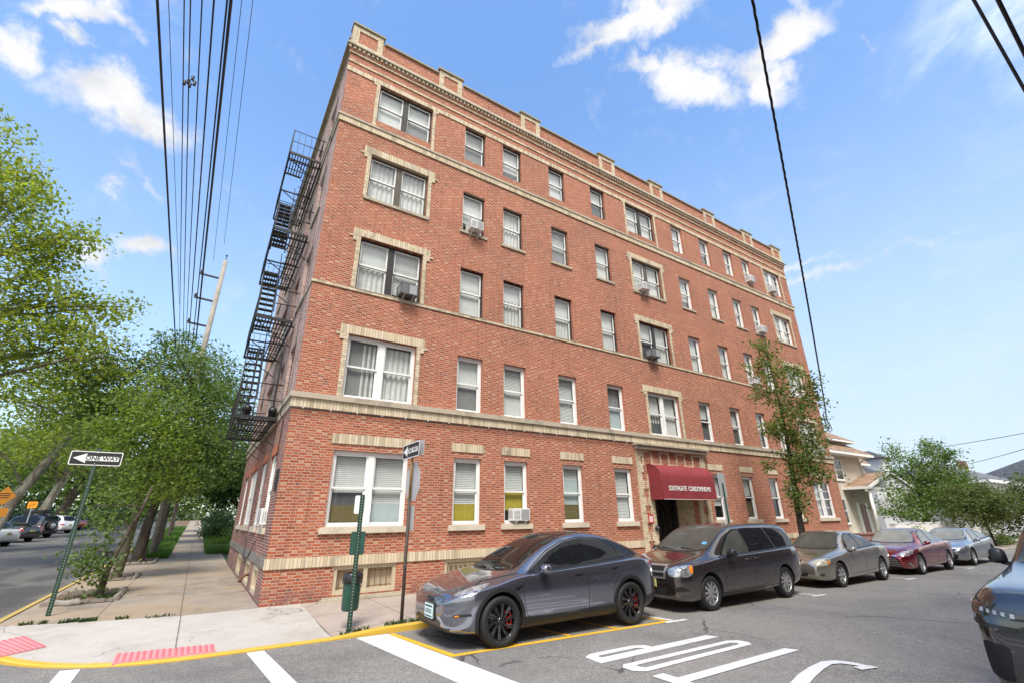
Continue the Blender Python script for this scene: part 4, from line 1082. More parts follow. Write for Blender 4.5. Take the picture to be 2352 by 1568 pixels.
        r = delaunay_2d_cdt(allp, [(i, (i+1) % nb) for i in range(nb)], [tuple(range(nb))], 1, 1e-6)
        V = []; N = []; last = None
        for p in r[0]:
            o = a*p.x + b_*p.y - d*6 + d*(d.dot(Vector((s.L/2, 0, .7))))
            h, nn, _, _ = s.bvh.ray_cast(o, d)
            if h is None:
                h, nn, _, _ = s.bvh.find_nearest(o+d*6)
            V.append(h+nn*off); N.append(nn)
        F = [tuple(f) for f in r[2]]
        es = {}
        for f in F:
            for i in range(len(f)): e = (f[i], f[(i+1) % len(f)]); es[e] = 1
        bdry = [e for e in es if (e[1], e[0]) not in es]
        n0 = len(V); mp = {}
        for e in bdry:
            for v in e:
                if v not in mp: mp[v] = n0+len(mp); V.append(V[v]-N[v]*rim)
        F2 = F + [(e[1], e[0], mp[e[0]], mp[e[1]]) for e in bdry]
        bm = MB(); bm.add(V, F2, 0, smooth)
        if mirror == 'same': bm.add([(p[0], -p[1], p[2]) for p in V], [f[::-1] for f in F2], 0, smooth)
        o = bm.build(name, m, parent or s.root, fix=False)
        t = bmesh.new(); t.from_mesh(o.data)
        for f in t.faces: f.normal_update()
        sf = sum(1 if f.normal.dot(N[0] if len(N) else d) > 0 else -1 for f in t.faces if f.index < len(F))
        t.free()
        bm2 = bmesh.new(); bm2.from_mesh(o.data); fs = bm2.faces; fs.ensure_lookup_table()
        s_ = 0
        for i, f in enumerate(F):
            f_ = fs[i]; s_ += 1 if f_.normal.dot(N[f[0]]) > 0 else -1
        if s_ < 0: bmesh.ops.reverse_faces(bm2, faces=fs)
        bm2.to_mesh(o.data); bm2.free()
        try: o.data.set_sharp_from_angle(angle=math.radians(50))
        except Exception: pass
        if mirror and mirror != 'same':
            o2 = s.mirror(o, parent or s.root)
        return o
    def mirror(s, o, parent):
        me = o.data.copy(); me.transform(Matrix.Scale(-1, 4, (0, 1, 0))); me.flip_normals()
        o2 = bpy.data.objects.new(o.name.split('.')[0], me); COL.objects.link(o2); o2.parent = parent
        return o2
    def side(s, name, xz, m, off=.004, mirror=True, **k): return s.patch(name, [(x, -1, z) for x, z in xz], (0, 1, 0), m, off, mirror=mirror, **k)
    def line(s, name, xz, w, m, off=.0025, mirror=True, parent=None, closed=False):
        """thin shut-line or trim along a side-view path, one mesh"""
        vs = []; fs = []; P = []
        pts = [Vector(p) for p in xz]; dense = []
        for i in range(len(pts)-1):
            k = max(1, int((pts[i+1]-pts[i]).length/.05)); dense += [pts[i].lerp(pts[i+1], j/k) for j in range(k)]
        dense.append(pts[-1])
        for i, p in enumerate(dense):
            t = (dense[min(i+1, len(dense)-1)]-dense[max(i-1, 0)]).normalized(); n = Vector((-t.y, t.x))
            for sg in (-1, 1):
                q = p+n*w/2*sg; h, nn, _, _ = s.bvh.ray_cast(Vector((q.x, -3, q.y)), Vector((0, 1, 0)))
                if h is None: h, nn, _, _ = s.bvh.find_nearest(Vector((q.x, -.9, q.y)))
                vs.append(h+nn*off)
        for i in range(len(dense)-1): fs.append((2*i, 2*i+1, 2*i+3, 2*i+2))
        b = MB(); b.add(vs, fs)
        if mirror: b.add([(v[0], -v[1], v[2]) for v in vs], [f[::-1] for f in fs])
        return b.build(name, m, parent or s.root)
    def wheel(s, x, sgn, style, R, W=.215, rimR=None, caliper=False):
        ys = -(s.D['tw']/2) if sgn < 0 else s.D['tw']/2
        w = empty('wheel', (x, ys, R)); w.parent = s.root
        rr = rimR or R*.70; f = sgn      # outward
        b = MB(); h = W/2
        prof = [(rr*.97, -h*.78), (rr*1.02, -h*.92), (R*.90, -h*1.0), (R*.975, -h*.86), (R, -h*.55), (R, h*.55), (R*.975, h*.86), (R*.90, h*1.0), (rr*1.02, h*.92), (rr*.97, h*.78)]
        b.lathe(prof, axis='y', n=40); 
        for k in range(-2, 3):
            if k % 2: continue
            b.lathe([(R+.001, k*.035-.004), (R-.006, k*.035), (R+.001, k*.035+.004)], axis='y', n=40)
        t = b.build('tyre', M['rubber'], w)
        b = MB(); mr = {'y': 'gloss_black'}.get(style, 'alloy')
        b.lathe([(rr*.98, f*h*.80), (rr*.95, f*h*.86), (rr*.92, f*h*.72), (rr*.90, -f*h*.5), (rr*.88, -f*h*.6)], axis='y', n=40)
        yo = f*h*.62
        def spoke(a, w0, w1, r0, r1, y0, y1, tw=0):
            ca, sa = math.cos(a), math.sin(a); cb, sb_ = math.cos(a+tw), math.sin(a+tw)
            P0 = Vector((ca*r0, 0, sa*r0)); P1 = Vector((cb*r1, 0, sb_*r1)); t0 = Vector((-sa, 0, ca)); t1 = Vector((-sb_, 0, cb))
            q = [P0-t0*w0, P0+t0*w0, P1+t1*w1, P1-t1*w1]; Y0, Y1 = Vector((0, y0, 0)), Vector((0, y1, 0)); dp = Vector((0, -f*.035, 0))
            top = [q[0]+Y0, q[1]+Y0, q[2]+Y1, q[3]+Y1]; bot = [p+dp for p in top]
            mid0 = (top[0]+top[1])/2 + Vector((0, f*.008, 0)); mid1 = (top[2]+top[3])/2 + Vector((0, f*.008, 0))
            b.add(top+bot+[mid0, mid1], [(0, 3, 9, 8), (8, 9, 2, 1), (4, 5, 6, 7), (0, 4, 7, 3), (1, 2, 6, 5), (2, 9, 3, 7, 6)])
        if style == 'y':
            for k in range(10):
                a = 2*PI*k/10; spoke(a, .020, .012, rr*.22, rr*.93, yo*.95, yo*1.12, .12); spoke(a+.16, .012, .02, rr*.5, rr*.93, yo*.95, yo*1.1, .10)
        elif style == 'five':
            for k in range(5): a = 2*PI*k/5+.3; spoke(a-.17, .017, .022, rr*.16, rr*.92, yo*1.05, yo*1.1); spoke(a+.17, .017, .022, rr*.16, rr*.92, yo*1.05, yo*1.1)
        elif style == 'cover':
            for k in range(5):
                a = 2*PI*k/5+.3
                for e in (-.20, .20): spoke(a+e, .018, .030, rr*.18, rr*.94, yo*1.15, yo*1.1, e*.6)
        elif style == 'six':
            for k in range(6): a = 2*PI*k/6; spoke(a, .022, .036, rr*.16, rr*.92, yo*1.1, yo*1.1)
        else:
            for k in range(7): a = 2*PI*k/7; spoke(a, .018, .026, rr*.16, rr*.92, yo, yo*1.1)
        b.lathe([(0, yo*1.2), (rr*.16, yo*1.18), (rr*.22, yo*1.0), (rr*.24, yo*.6)], axis='y', n=18)
        o = b.build('rim', M[mr], w, fix=True)
        b = MB(); b.lathe([(0, f*h*.1), (rr*.72, f*h*.1), (rr*.72, -f*h*.05)], axis='y', n=28); b.lathe([(rr*.95, -f*.02), (0, -f*.02)], axis='y', n=28); b.build('brake_disc', M['iron'], w, fix=True)
        if caliper:
            b = MB()
            for a in (-.62, -.30, .0, .30): b.obox((rr*.62*math.cos(a+.3), f*h*.28, rr*.62*math.sin(a+.3)), (.035, 0, .02), (0, .03, 0), (-.012, 0, .045))
            b.build('brake_caliper', M['caliper'], w)
        return w
    def wheels(s, style, caliper=False, W=.215, rimR=None):
        for x in s.D['ax']:
            for g in (-1, 1): s.wheel(x, g, style, s.D['R'], W, rimR, caliper)
    def door_mirror(s, x, z, y, m, w=.13, h=.13, l=.21, both=True):
        for sg in ((-1, 1) if both else (-1,)):
            b = MB(); cx, cy, cz = x, sg*(y+l*.55), z
            nU, nV = 12, 7; vs = []; fs = []
            for j in range(nV+1):
                ph = PI*j/nV-PI/2
                for i in range(nU):
                    th = 2*PI*i/nU; cxx = math.cos(ph)*math.cos(th); cyy = math.cos(ph)*math.sin(th); czz = math.sin(ph)
                    f = lambda q, p=.6: math.copysign(abs(q)**p, q)
                    X = f(cxx); X = X*.35 if X > 0 else X
                    vs.append((cx+X*w, cy+f(cyy)*l/2*(1-.12*czz), cz+f(czz)*h/2))
            for j in range(nV):
                for i in range(nU): fs.append((j*nU+i, j*nU+(i+1) % nU, (j+1)*nU+(i+1) % nU, (j+1)*nU+i))
            b.add(vs, fs, 0, True)
            o = b.build('wing_mirror', [m, M['trim_plastic']], s.root, fix=True)
            b = MB(); b.bar((x+.05, sg*(y-.10), z-h*.62), (x+.01, sg*(y+l*.5), z-h*.40), .09, .045); b.build('mirror_arm', M['trim_plastic'], o)
    def plate(s, x, y, z, m, w=.31, h=.16, tilt=0, front=True, txt=None):
        p = empty('number_plate', (x, y, z)); p.parent = s.root
        sg = -1 if front else 1
        b = MB(); b.box(-.006, .006, -w/2, w/2, -h/2, h/2); bevel(b.build('plate_panel', m, p), .003)
        b = MB(); xx = (sg*.0062, sg*.0075)
        b.box(min(xx), max(xx), -w/2+.02, w/2-.02, h*.28, h*.4); b.box(min(xx), max(xx), -w/2+.02, w/2-.02, -h*.42, -h*.32)
        for k in range(6): b.box(min(xx), max(xx), -w*.36+k*w*.13, -w*.36+k*w*.13+w*.07, -h*.18, h*.15)
        b.build('plate_marks', M['green_post'] if m is M['plate'] else M['letter_black'], p); return p
    def handle(s, x, z, m, w=.16, h=.028):
        hit, nn, _, _ = s.bvh.ray_cast(Vector((x, -3, z)), Vector((0, 1, 0)))
        if hit is None: return
        for sg in (-1, 1):
            b = MB(); y = hit.y; b.box(-w/2, w/2, -.022, -.008, -h/2, h/2); b.box(-w/2, -w/2+.02, -.009, .01, -h/2, h/2); b.box(w/2-.02, w/2, -.009, .01, -h/2, h/2)
            if sg > 0: b.v = [(p[0], -p[1], p[2]) for p in b.v]
            o = b.build('door_handle', m, s.root, fix=True); o.location = (x, sg*abs(y), z); bevel(o, .004)
    def cladding(s, x, r0, r1, m, zmin, a0=-.35, a1=PI+.35, off=.012):
        n = 26; zc = s.D['R']+.02
        outer = [(x+r1*math.cos(a0+(a1-a0)*i/n), zc+r1*math.sin(a0+(a1-a0)*i/n)) for i in range(n+1)]
        inner = [(x+r0*math.cos(a0+(a1-a0)*i/n), zc+r0*math.sin(a0+(a1-a0)*i/n)) for i in range(n, -1, -1)]
        fl = lambda P: [(p, max(q, zmin)) for p, q in P]
        return s.side('wheel_arch', fl(outer)+fl(inner), m, off, sp=.06)
def base_z(x, y): return grade(x, y)-.10+.004
# ---------------------------------------------------------------- the parked row
P_Y = paint_mat('midnight_grey_paint', (.22, .23, .28), .85, .19)
P_VAN = paint_mat('granite_brown_paint', (.095, .078, .073), .8, .2)
P_ALT = paint_mat('beige_grey_paint', (.38, .345, .295), .75, .3)
P_CAM = paint_mat('ruby_red_paint', (.32, .012, .018))
P_CIV = paint_mat('blue_silver_paint', (.36, .385, .43), .8, .28)
P_TRK = paint_mat('dark_slate_paint', (.026, .024, .030), .6, .28)
P_WHT = paint_mat('white_car_paint', (.74, .74, .73), .0, .35)
P_BLK = paint_mat('black_car_paint', (.015, .015, .018), .3, .25)
P_RED = paint_mat('bright_red_paint', (.42, .02, .02), .2, .3)
P_SIL = paint_mat('silver_car_paint', (.48, .49, .50), .6, .32)

ROW = 'cars parked along the kerb'
DY = dict(L=4.75, tw=1.66, R=.362, ra=.405, ax=(.87, 3.77), shoulder=.95,
 zt='0:.70 .03:.745 .12:.80 .35:.885 .75:.975 1.05:1.03 1.28:1.085 1.6:1.255 1.95:1.42 2.3:1.55 2.6:1.615 2.9:1.635 3.25:1.605 3.6:1.53 3.95:1.41 4.25:1.285 4.42:1.20 4.56:1.135 4.64:1.08 4.72:.92 4.75:.82',
 zs='0:.63 .1:.71 .35:.79 .8:.885 1.28:.98 1.8:1.015 2.4:1.04 3.0:1.07 3.6:1.105 4.0:1.12 4.4:1.09 4.62:1.0 4.75:.78',
 zb='0:.44 .04:.30 .15:.23 .4:.20 1.2:.20 3.6:.20 4.2:.23 4.55:.30 4.70:.40 4.75:.50',
 w='0:.50 .03:.60 .1:.71 .25:.83 .5:.915 .85:.955 1.4:.945 2.2:.94 3.0:.945 3.6:.962 4.0:.96 4.3:.92 4.55:.83 4.7:.72 4.75:.66',
 wr='0:.28 .1:.46 .35:.62 .8:.70 1.28:.74 1.7:.70 2.1:.66 2.6:.635 3.2:.625 3.8:.62 4.2:.62 4.5:.64 4.65:.58 4.75:.45')
def suv_y():
    c = Car('parked_car', DY, (2.0, -4.50, base_z(4, -4.5)), 0, 'dark metallic grey electric crossover with black wheels in the yellow bay', 'car', ROW, P_Y)
    bk = M['gloss_black']; tp = M['trim_plastic']
    # daylight opening: one dark surround, then the panes
    c.side('window_surround', [(1.42, 1.005), (1.62, 1.12), (1.98, 1.315), (2.35, 1.455), (2.75, 1.515), (3.2, 1.50), (3.6, 1.425), (3.95, 1.30), (4.15, 1.205), (4.12, 1.175), (3.7, 1.135), (3.0, 1.085), (2.2, 1.045)], c.glass, .003, sp=.06, round_=.05)
    c.side('side_window', [(1.62, 1.045), (1.75, 1.15), (2.04, 1.305), (2.40, 1.435), (2.62, 1.475), (2.66, 1.085), (2.2, 1.065)], c.glass, .008, sp=.06, round_=.04)
    c.side('side_window', [(2.77, 1.09), (2.73, 1.485), (3.0, 1.488), (3.3, 1.458), (3.52, 1.41), (3.58, 1.155), (3.2, 1.12)], c.glass, .008, sp=.06, round_=.04)
    c.side('side_window', [(3.62, 1.16), (3.57, 1.395), (3.8, 1.325), (4.02, 1.225), (4.0, 1.195), (3.8, 1.175)], c.glass, .008, sp=.05, round_=.03)
    c.line('window_trim', [(1.40, 1.0), (1.60, 1.125), (1.96, 1.33), (2.34, 1.472), (2.75, 1.532), (3.2, 1.517), (3.62, 1.437), (3.97, 1.308), (4.19, 1.205), (4.13, 1.165), (3.7, 1.125), (3.0, 1.075), (2.2, 1.035), (1.40, 1.0)], .016, tp, .006)
    dn = (.55, 0, -.83)
    c.patch('screen_seal', [(1.20, -.70, 1.07), (1.05, -.38, 1.06), (1.0, 0, 1.05), (1.05, .38, 1.06), (1.20, .70, 1.07), (1.9, .615, 1.4), (2.4, .55, 1.58), (2.44, 0, 1.6), (2.4, -.55, 1.58), (1.9, -.615, 1.4)], dn, tp, .002, sp=.1, round_=.05)
    c.patch('windscreen', [(1.25, -.66, 1.07), (1.12, -.35, 1.06), (1.08, 0, 1.05), (1.12, .35, 1.06), (1.25, .66, 1.07), (1.9, .585, 1.4), (2.32, .52, 1.56), (2.36, 0, 1.58), (2.32, -.52, 1.56), (1.9, -.585, 1.4)], dn, c.glass, .005, sp=.09, round_=.05)
    c.patch('roof_glass', [(2.42, -.52, 1.6), (2.46, 0, 1.6), (2.42, .52, 1.6), (3.3, .50, 1.6), (3.34, 0, 1.6), (3.3, -.50, 1.6)], (0, 0, -1), c.glass, .004, sp=.1, round_=.05)
    c.patch('rear_window', [(3.42, -.49, 1.6), (3.46, 0, 1.6), (3.42, .49, 1.6), (4.32, .50, 1.25), (4.36, 0, 1.25), (4.32, -.50, 1.25)], (-.3, 0, -.95), c.glass, .004, sp=.1, round_=.05)
    b = MB(); b.tube([(1.17, -.50, 1.065), (1.22, -.1, 1.105), (1.24, .0, 1.11)], .010, 5); b.tube([(1.14, .05, 1.06), (1.20, .45, 1.10)], .010, 5); b.build('wiper', tp, c.root)
    # lamps
    hl = [(.14, -.66, .755), (.24, -.72, .815), (.44, -.80, .872), (.66, -.86, .915), (.70, -.87, .905), (.56, -.87, .83), (.40, -.86, .765), (.24, -.78, .725)]
    o = c.patch('headlight', hl, (.35, .93, -.1), M['lamp_clear'], .006, sp=.04, mirror=True, round_=.02)
    c.patch('lamp_rim', hl, (.35, .93, -.1), M['lamp_dark'], .003, sp=.04, mirror=True) if False else None
    c.side('rear_lamp', [(4.42, 1.02), (4.46, 1.075), (4.66, 1.03), (4.69, .96), (4.6, .955)], M['lamp_red'], .006, sp=.04, round_=.02)
    # nose
    c.patch('lower_grille', [(0, -.48, .36), (0, -.40, .295), (0, .40, .295), (0, .48, .36), (0, .44, .40), (0, -.44, .40)], (1, 0, 0), tp, .006, sp=.05, round_=.02)
    c.patch('front_lip', [(0, -.68, .285), (0, .68, .285), (0, .62, .235), (0, -.62, .235)], (1, 0, .25), tp, .012, sp=.06)
    c.patch('nose_mask', [(0, -.46, .70), (0, 0, .735), (0, .46, .70), (0, .36, .66), (0, -.36, .66)], (1, 0, -.1), P_Y, .004, sp=.06, round_=.03)
    c.patch('fog_slot', [(.12, -.70, .50), (.34, -.90, .515), (.36, -.90, .48), (.14, -.70, .465)], (.5, .86, 0), tp, .005, sp=.04, mirror=True)
    c.patch('fog_amber', [(.15, -.71, .492), (.2, -.76, .495), (.2, -.76, .477), (.15, -.71, .474)], (.5, .86, 0), M['lamp_amber'], .008, sp=.03, mirror=True)
    pl = c.plate(-.028, -.12, .50, M['plate'], .31, .20)
    b = MB(); b.box(.006, .035, -.19, .17, -.13, .12); bevel(b.build('plate_frame', M['lamp_dark'], pl), .005)
    # doors, sills, cladding
    shut = [[(1.34, .98), (1.30, .70), (1.36, .42), (1.42, .36)], [(2.70, 1.05), (2.73, .75), (2.72, .38)], [(3.62, 1.11), (3.60, .98), (3.45, .82), (3.32, .62)], [(1.42, .355), (2.72, .375), (3.25, .42)]]
    for sline in shut: c.line('shut_line', sline, .009, M['well'], .0015)
    c.side('sill', [(1.28, .385), (2.3, .345), (3.36, .40), (3.38, .23), (1.26, .23)], tp, .014, sp=.08)
    for x in DY['ax']: c.cladding(x, .400, .455, tp, .235)
    c.patch('bumper_trim', [(4.2, -.97, .44), (4.6, -.8, .5), (4.74, -.6, .5), (4.72, -.6, .36), (4.5, -.85, .30), (4.22, -.97, .26)], (-.45, .89, 0), tp, .010, sp=.06, mirror=True)
    c.side('fender_camera', [(1.12, .815), (1.29, .85), (1.18, .775)], bk, .008, sp=.03)
    c.side('emblem', [(1.17, .81), (1.26, .835), (1.19, .795)], M['chrome'], .012, sp=.03)
    c.line('shut_line', [(.30, .80), (.62, .93), (1.0, .985), (1.28, 1.02)], .008, M['well'], .0015)
    for x, z in ((2.52, .935), (3.42, .995)): c.side('door_handle', [(x-.1, z-.012), (x+.1, z+.008), (x+.1, z-.016), (x-.1, z-.036)], bk, .004, sp=.03, round_=.01)
    c.door_mirror(1.72, 1.075, .93, P_Y, .12, .145, .20)
    c.wheels('y', True, .255, .268)
    return c.root
suv_y()

DV = dict(L=5.15, tw=1.70, R=.345, ra=.40, ax=(.96, 4.04), shoulder=.955,
 zt='0:.80 .03:.87 .1:.92 .4:1.00 .8:1.075 1.1:1.13 1.35:1.24 1.7:1.455 2.05:1.63 2.3:1.70 2.7:1.735 3.4:1.75 4.2:1.735 4.7:1.69 4.85:1.64 4.95:1.45 5.05:1.1 5.13:.85 5.15:.80',
 zs='0:.72 .1:.83 .4:.91 .9:.97 1.4:1.02 2.4:1.055 3.6:1.09 4.6:1.12 4.9:1.10 5.1:.84 5.15:.74',
 zb='0:.34 .04:.27 .15:.22 .4:.20 1.2:.21 4.4:.24 4.9:.32 5.10:.42 5.15:.50',
 w='0:.70 .03:.77 .1:.84 .25:.92 .5:.975 1.0:.998 1.6:.995 3.5:.998 4.4:.985 4.8:.94 5.0:.88 5.12:.80 5.15:.74',
 wr='0:.50 .1:.66 .4:.74 .9:.78 1.35:.80 1.8:.77 2.3:.735 3.4:.735 4.6:.725 4.85:.71 5.05:.68 5.15:.55')
def minivan():
    c = Car('parked_van', DV, (7.33, -4.46, base_z(9.5, -4.5)), 0, 'dark grey minivan with silver hubcaps parked behind the grey crossover', 'van', ROW, P_VAN)
    tp = M['trim_plastic']
    c.side('side_window', [(1.56, 1.065), (1.80, 1.27), (2.10, 1.475), (2.38, 1.575), (2.56, 1.59), (2.66, 1.10), (2.2, 1.085)], M['car_glass_pale'], .006, sp=.07, round_=.04)
    c.side('side_window', [(2.80, 1.11), (2.72, 1.595), (3.62, 1.60), (3.78, 1.145)], c.glass, .006, sp=.08, round_=.05)
    c.side('side_window', [(3.92, 1.155), (3.76, 1.60), (4.35, 1.585), (4.62, 1.52), (4.86, 1.19)], c.glass, .006, sp=.08, round_=.06)
    c.line('window_trim', [(1.40, 1.04), (2.6, 1.075), (3.8, 1.12), (4.9, 1.165)], .03, tp, .006)
    c.line('window_trim', [(2.69, 1.09), (2.60, 1.61)], .07, tp, .004); c.line('window_trim', [(3.85, 1.14), (3.69, 1.62)], .07, tp, .004)
    c.side('window_surround', [(1.46, 1.045), (1.72, 1.26), (2.05, 1.485), (2.36, 1.605), (3.0, 1.63), (4.3, 1.615), (4.68, 1.55), (4.95, 1.18), (3.9, 1.125), (2.6, 1.07)], c.glass, .003, sp=.08, round_=.05)
    c.patch('screen_seal', [(1.27, -.76, 1.2), (1.10, -.42, 1.15), (1.05, 0, 1.14), (1.10, .42, 1.15), (1.27, .76, 1.2), (1.9, .72, 1.5), (2.25, .67, 1.68), (2.32, 0, 1.7), (2.25, -.67, 1.68), (1.9, -.72, 1.5)], (.6, 0, -.8), tp, .002, sp=.1, round_=.05)
    c.patch('windscreen', [(1.33, -.72, 1.2), (1.18, -.4, 1.15), (1.14, 0, 1.14), (1.18, .4, 1.15), (1.33, .72, 1.2), (1.9, .69, 1.5), (2.22, .64, 1.68), (2.27, 0, 1.7), (2.22, -.64, 1.68), (1.9, -.69, 1.5)], (.6, 0, -.8), M['car_glass_pale'], .005, sp=.1, round_=.06)
    b = MB()
    for k in range(0, 24):
        a0 = 2*PI*k/24; a1 = 2*PI*(k+1)/24
    b.tube([(1.21, -.55, 1.165), (1.27, -.05, 1.215)], .012, 5); b.tube([(1.17, .0, 1.15), (1.25, .5, 1.205)], .012, 5); b.build('wiper', tp, c.root)
    c.patch('inspection_sticker', [(1.44, -.62, 1.3), (1.44, -.5, 1.3), (1.52, -.49, 1.35), (1.52, -.61, 1.35)], (.6, 0, -.8), simple('blue_sticker', (.10, .35, .62), .5), .008, sp=.05)
    c.patch('headlight', [(.05, -.58, .84), (.14, -.72, .90), (.40, -.90, .925), (.46, -.92, .90), (.42, -.94, .76), (.30, -.90, .70), (.1, -.76, .70), (.04, -.60, .71)], (.72, .69, 0), M['lamp_clear'], .007, sp=.05, mirror=True, round_=.03)
    c.patch('indicator', [(.36, -.88, .90), (.44, -.92, .895), (.41, -.935, .78), (.35, -.91, .76)], (.6, .8, 0), M['lamp_amber'], .012, sp=.04, mirror=True, round_=.02)
    g = [(0, -.54, .90), (0, .54, .90), (0, .50, .665), (0, -.50, .665)]
    c.patch('grille', g, (1, 0, -.05), M['well'], .006, sp=.06, round_=.04)
    b = [(0, -.54, .80), (0, .54, .80), (0, .53, .765), (0, -.53, .765)]
    c.patch('grille_bar', b, (1, 0, -.05), M['alloy'], .016, sp=.06); c.patch('grille_bar', [(0, -.56, .925), (0, .56, .925), (0, .55, .895), (0, -.55, .895)], (1, 0, -.05), M['alloy'], .014, sp=.06)
    c.patch('grille_bar', [(0, -.51, .685), (0, .51, .685), (0, .49, .65), (0, -.49, .65)], (1, 0, -.05), M['alloy'], .014, sp=.06)
    c.patch('grille_bar', [(0, -.57, .925), (0, -.535, .925), (0, -.485, .65), (0, -.52, .65)], (1, 0, -.05), M['alloy'], .015, sp=.06, mirror='same')
    c.patch('badge', [(0, .30, .735), (0, .38, .735), (0, .37, .715), (0, .30, .715)], (1, 0, -.05), M['lamp_red'], .02, sp=.03)
    c.patch('lower_grille', [(0, -.55, .48), (0, .55, .48), (0, .5, .36), (0, -.5, .36)], (1, 0, 0), M['well'], .006, sp=.06, round_=.04)
    c.patch('fog_recess', [(.1, -.62, .50), (.2, -.80, .52), (.34, -.90, .44), (.12, -.66, .41)], (.75, .66, 0), M['well'], .005, sp=.04, mirror=True, round_=.03)
    c.patch('front_lip', [(0, -.75, .34), (.3, -.95, .33), (.3, -.95, .295), (0, -.72, .30)], (.6, .8, 0), P_VAN, .016, sp=.05, mirror=True)
    c.plate(-.035, -.14, .56, M['plate_y'], .31, .16)
    for l in ([(1.50, 1.03), (1.46, .62), (1.50, .36)], [(2.68, 1.06), (2.66, .62), (2.64, .36)], [(3.86, 1.10), (3.84, .86), (3.62, .7), (3.50, .50)], [(1.50, .36), (2.6, .355), (3.45, .40)], [(2.7, .97), (4.9, 1.03)]): c.line('shut_line', l, .009, M['well'], .0015)
    c.line('rub_strip', [(1.52, .63), (2.60, .66)], .035, P_VAN, .012); c.line('rub_strip', [(2.70, .665), (3.78, .69)], .035, P_VAN, .012)
    c.side('sill', [(1.36, .33), (3.62, .345), (3.64, .245), (1.34, .225)], tp, .008, sp=.09)
    c.patch('rear_lamp', [(4.88, -.9, 1.16), (4.98, -.85, 1.14), (5.1, -.8, .90), (5.0, -.88, .86), (4.93, -.92, .98)], (-.4, .92, 0), M['lamp_red'], .008, sp=.04, mirror=True, round_=.02)
    for x, z in ((2.50, .955), (2.86, .965)): c.handle(x, z, M['chrome'], .19, .035)
    c.door_mirror(1.74, 1.13, .965, tp, .13, .17, .23)
    c.wheels('cover', False, .225, .24)
    return c.root
minivan()

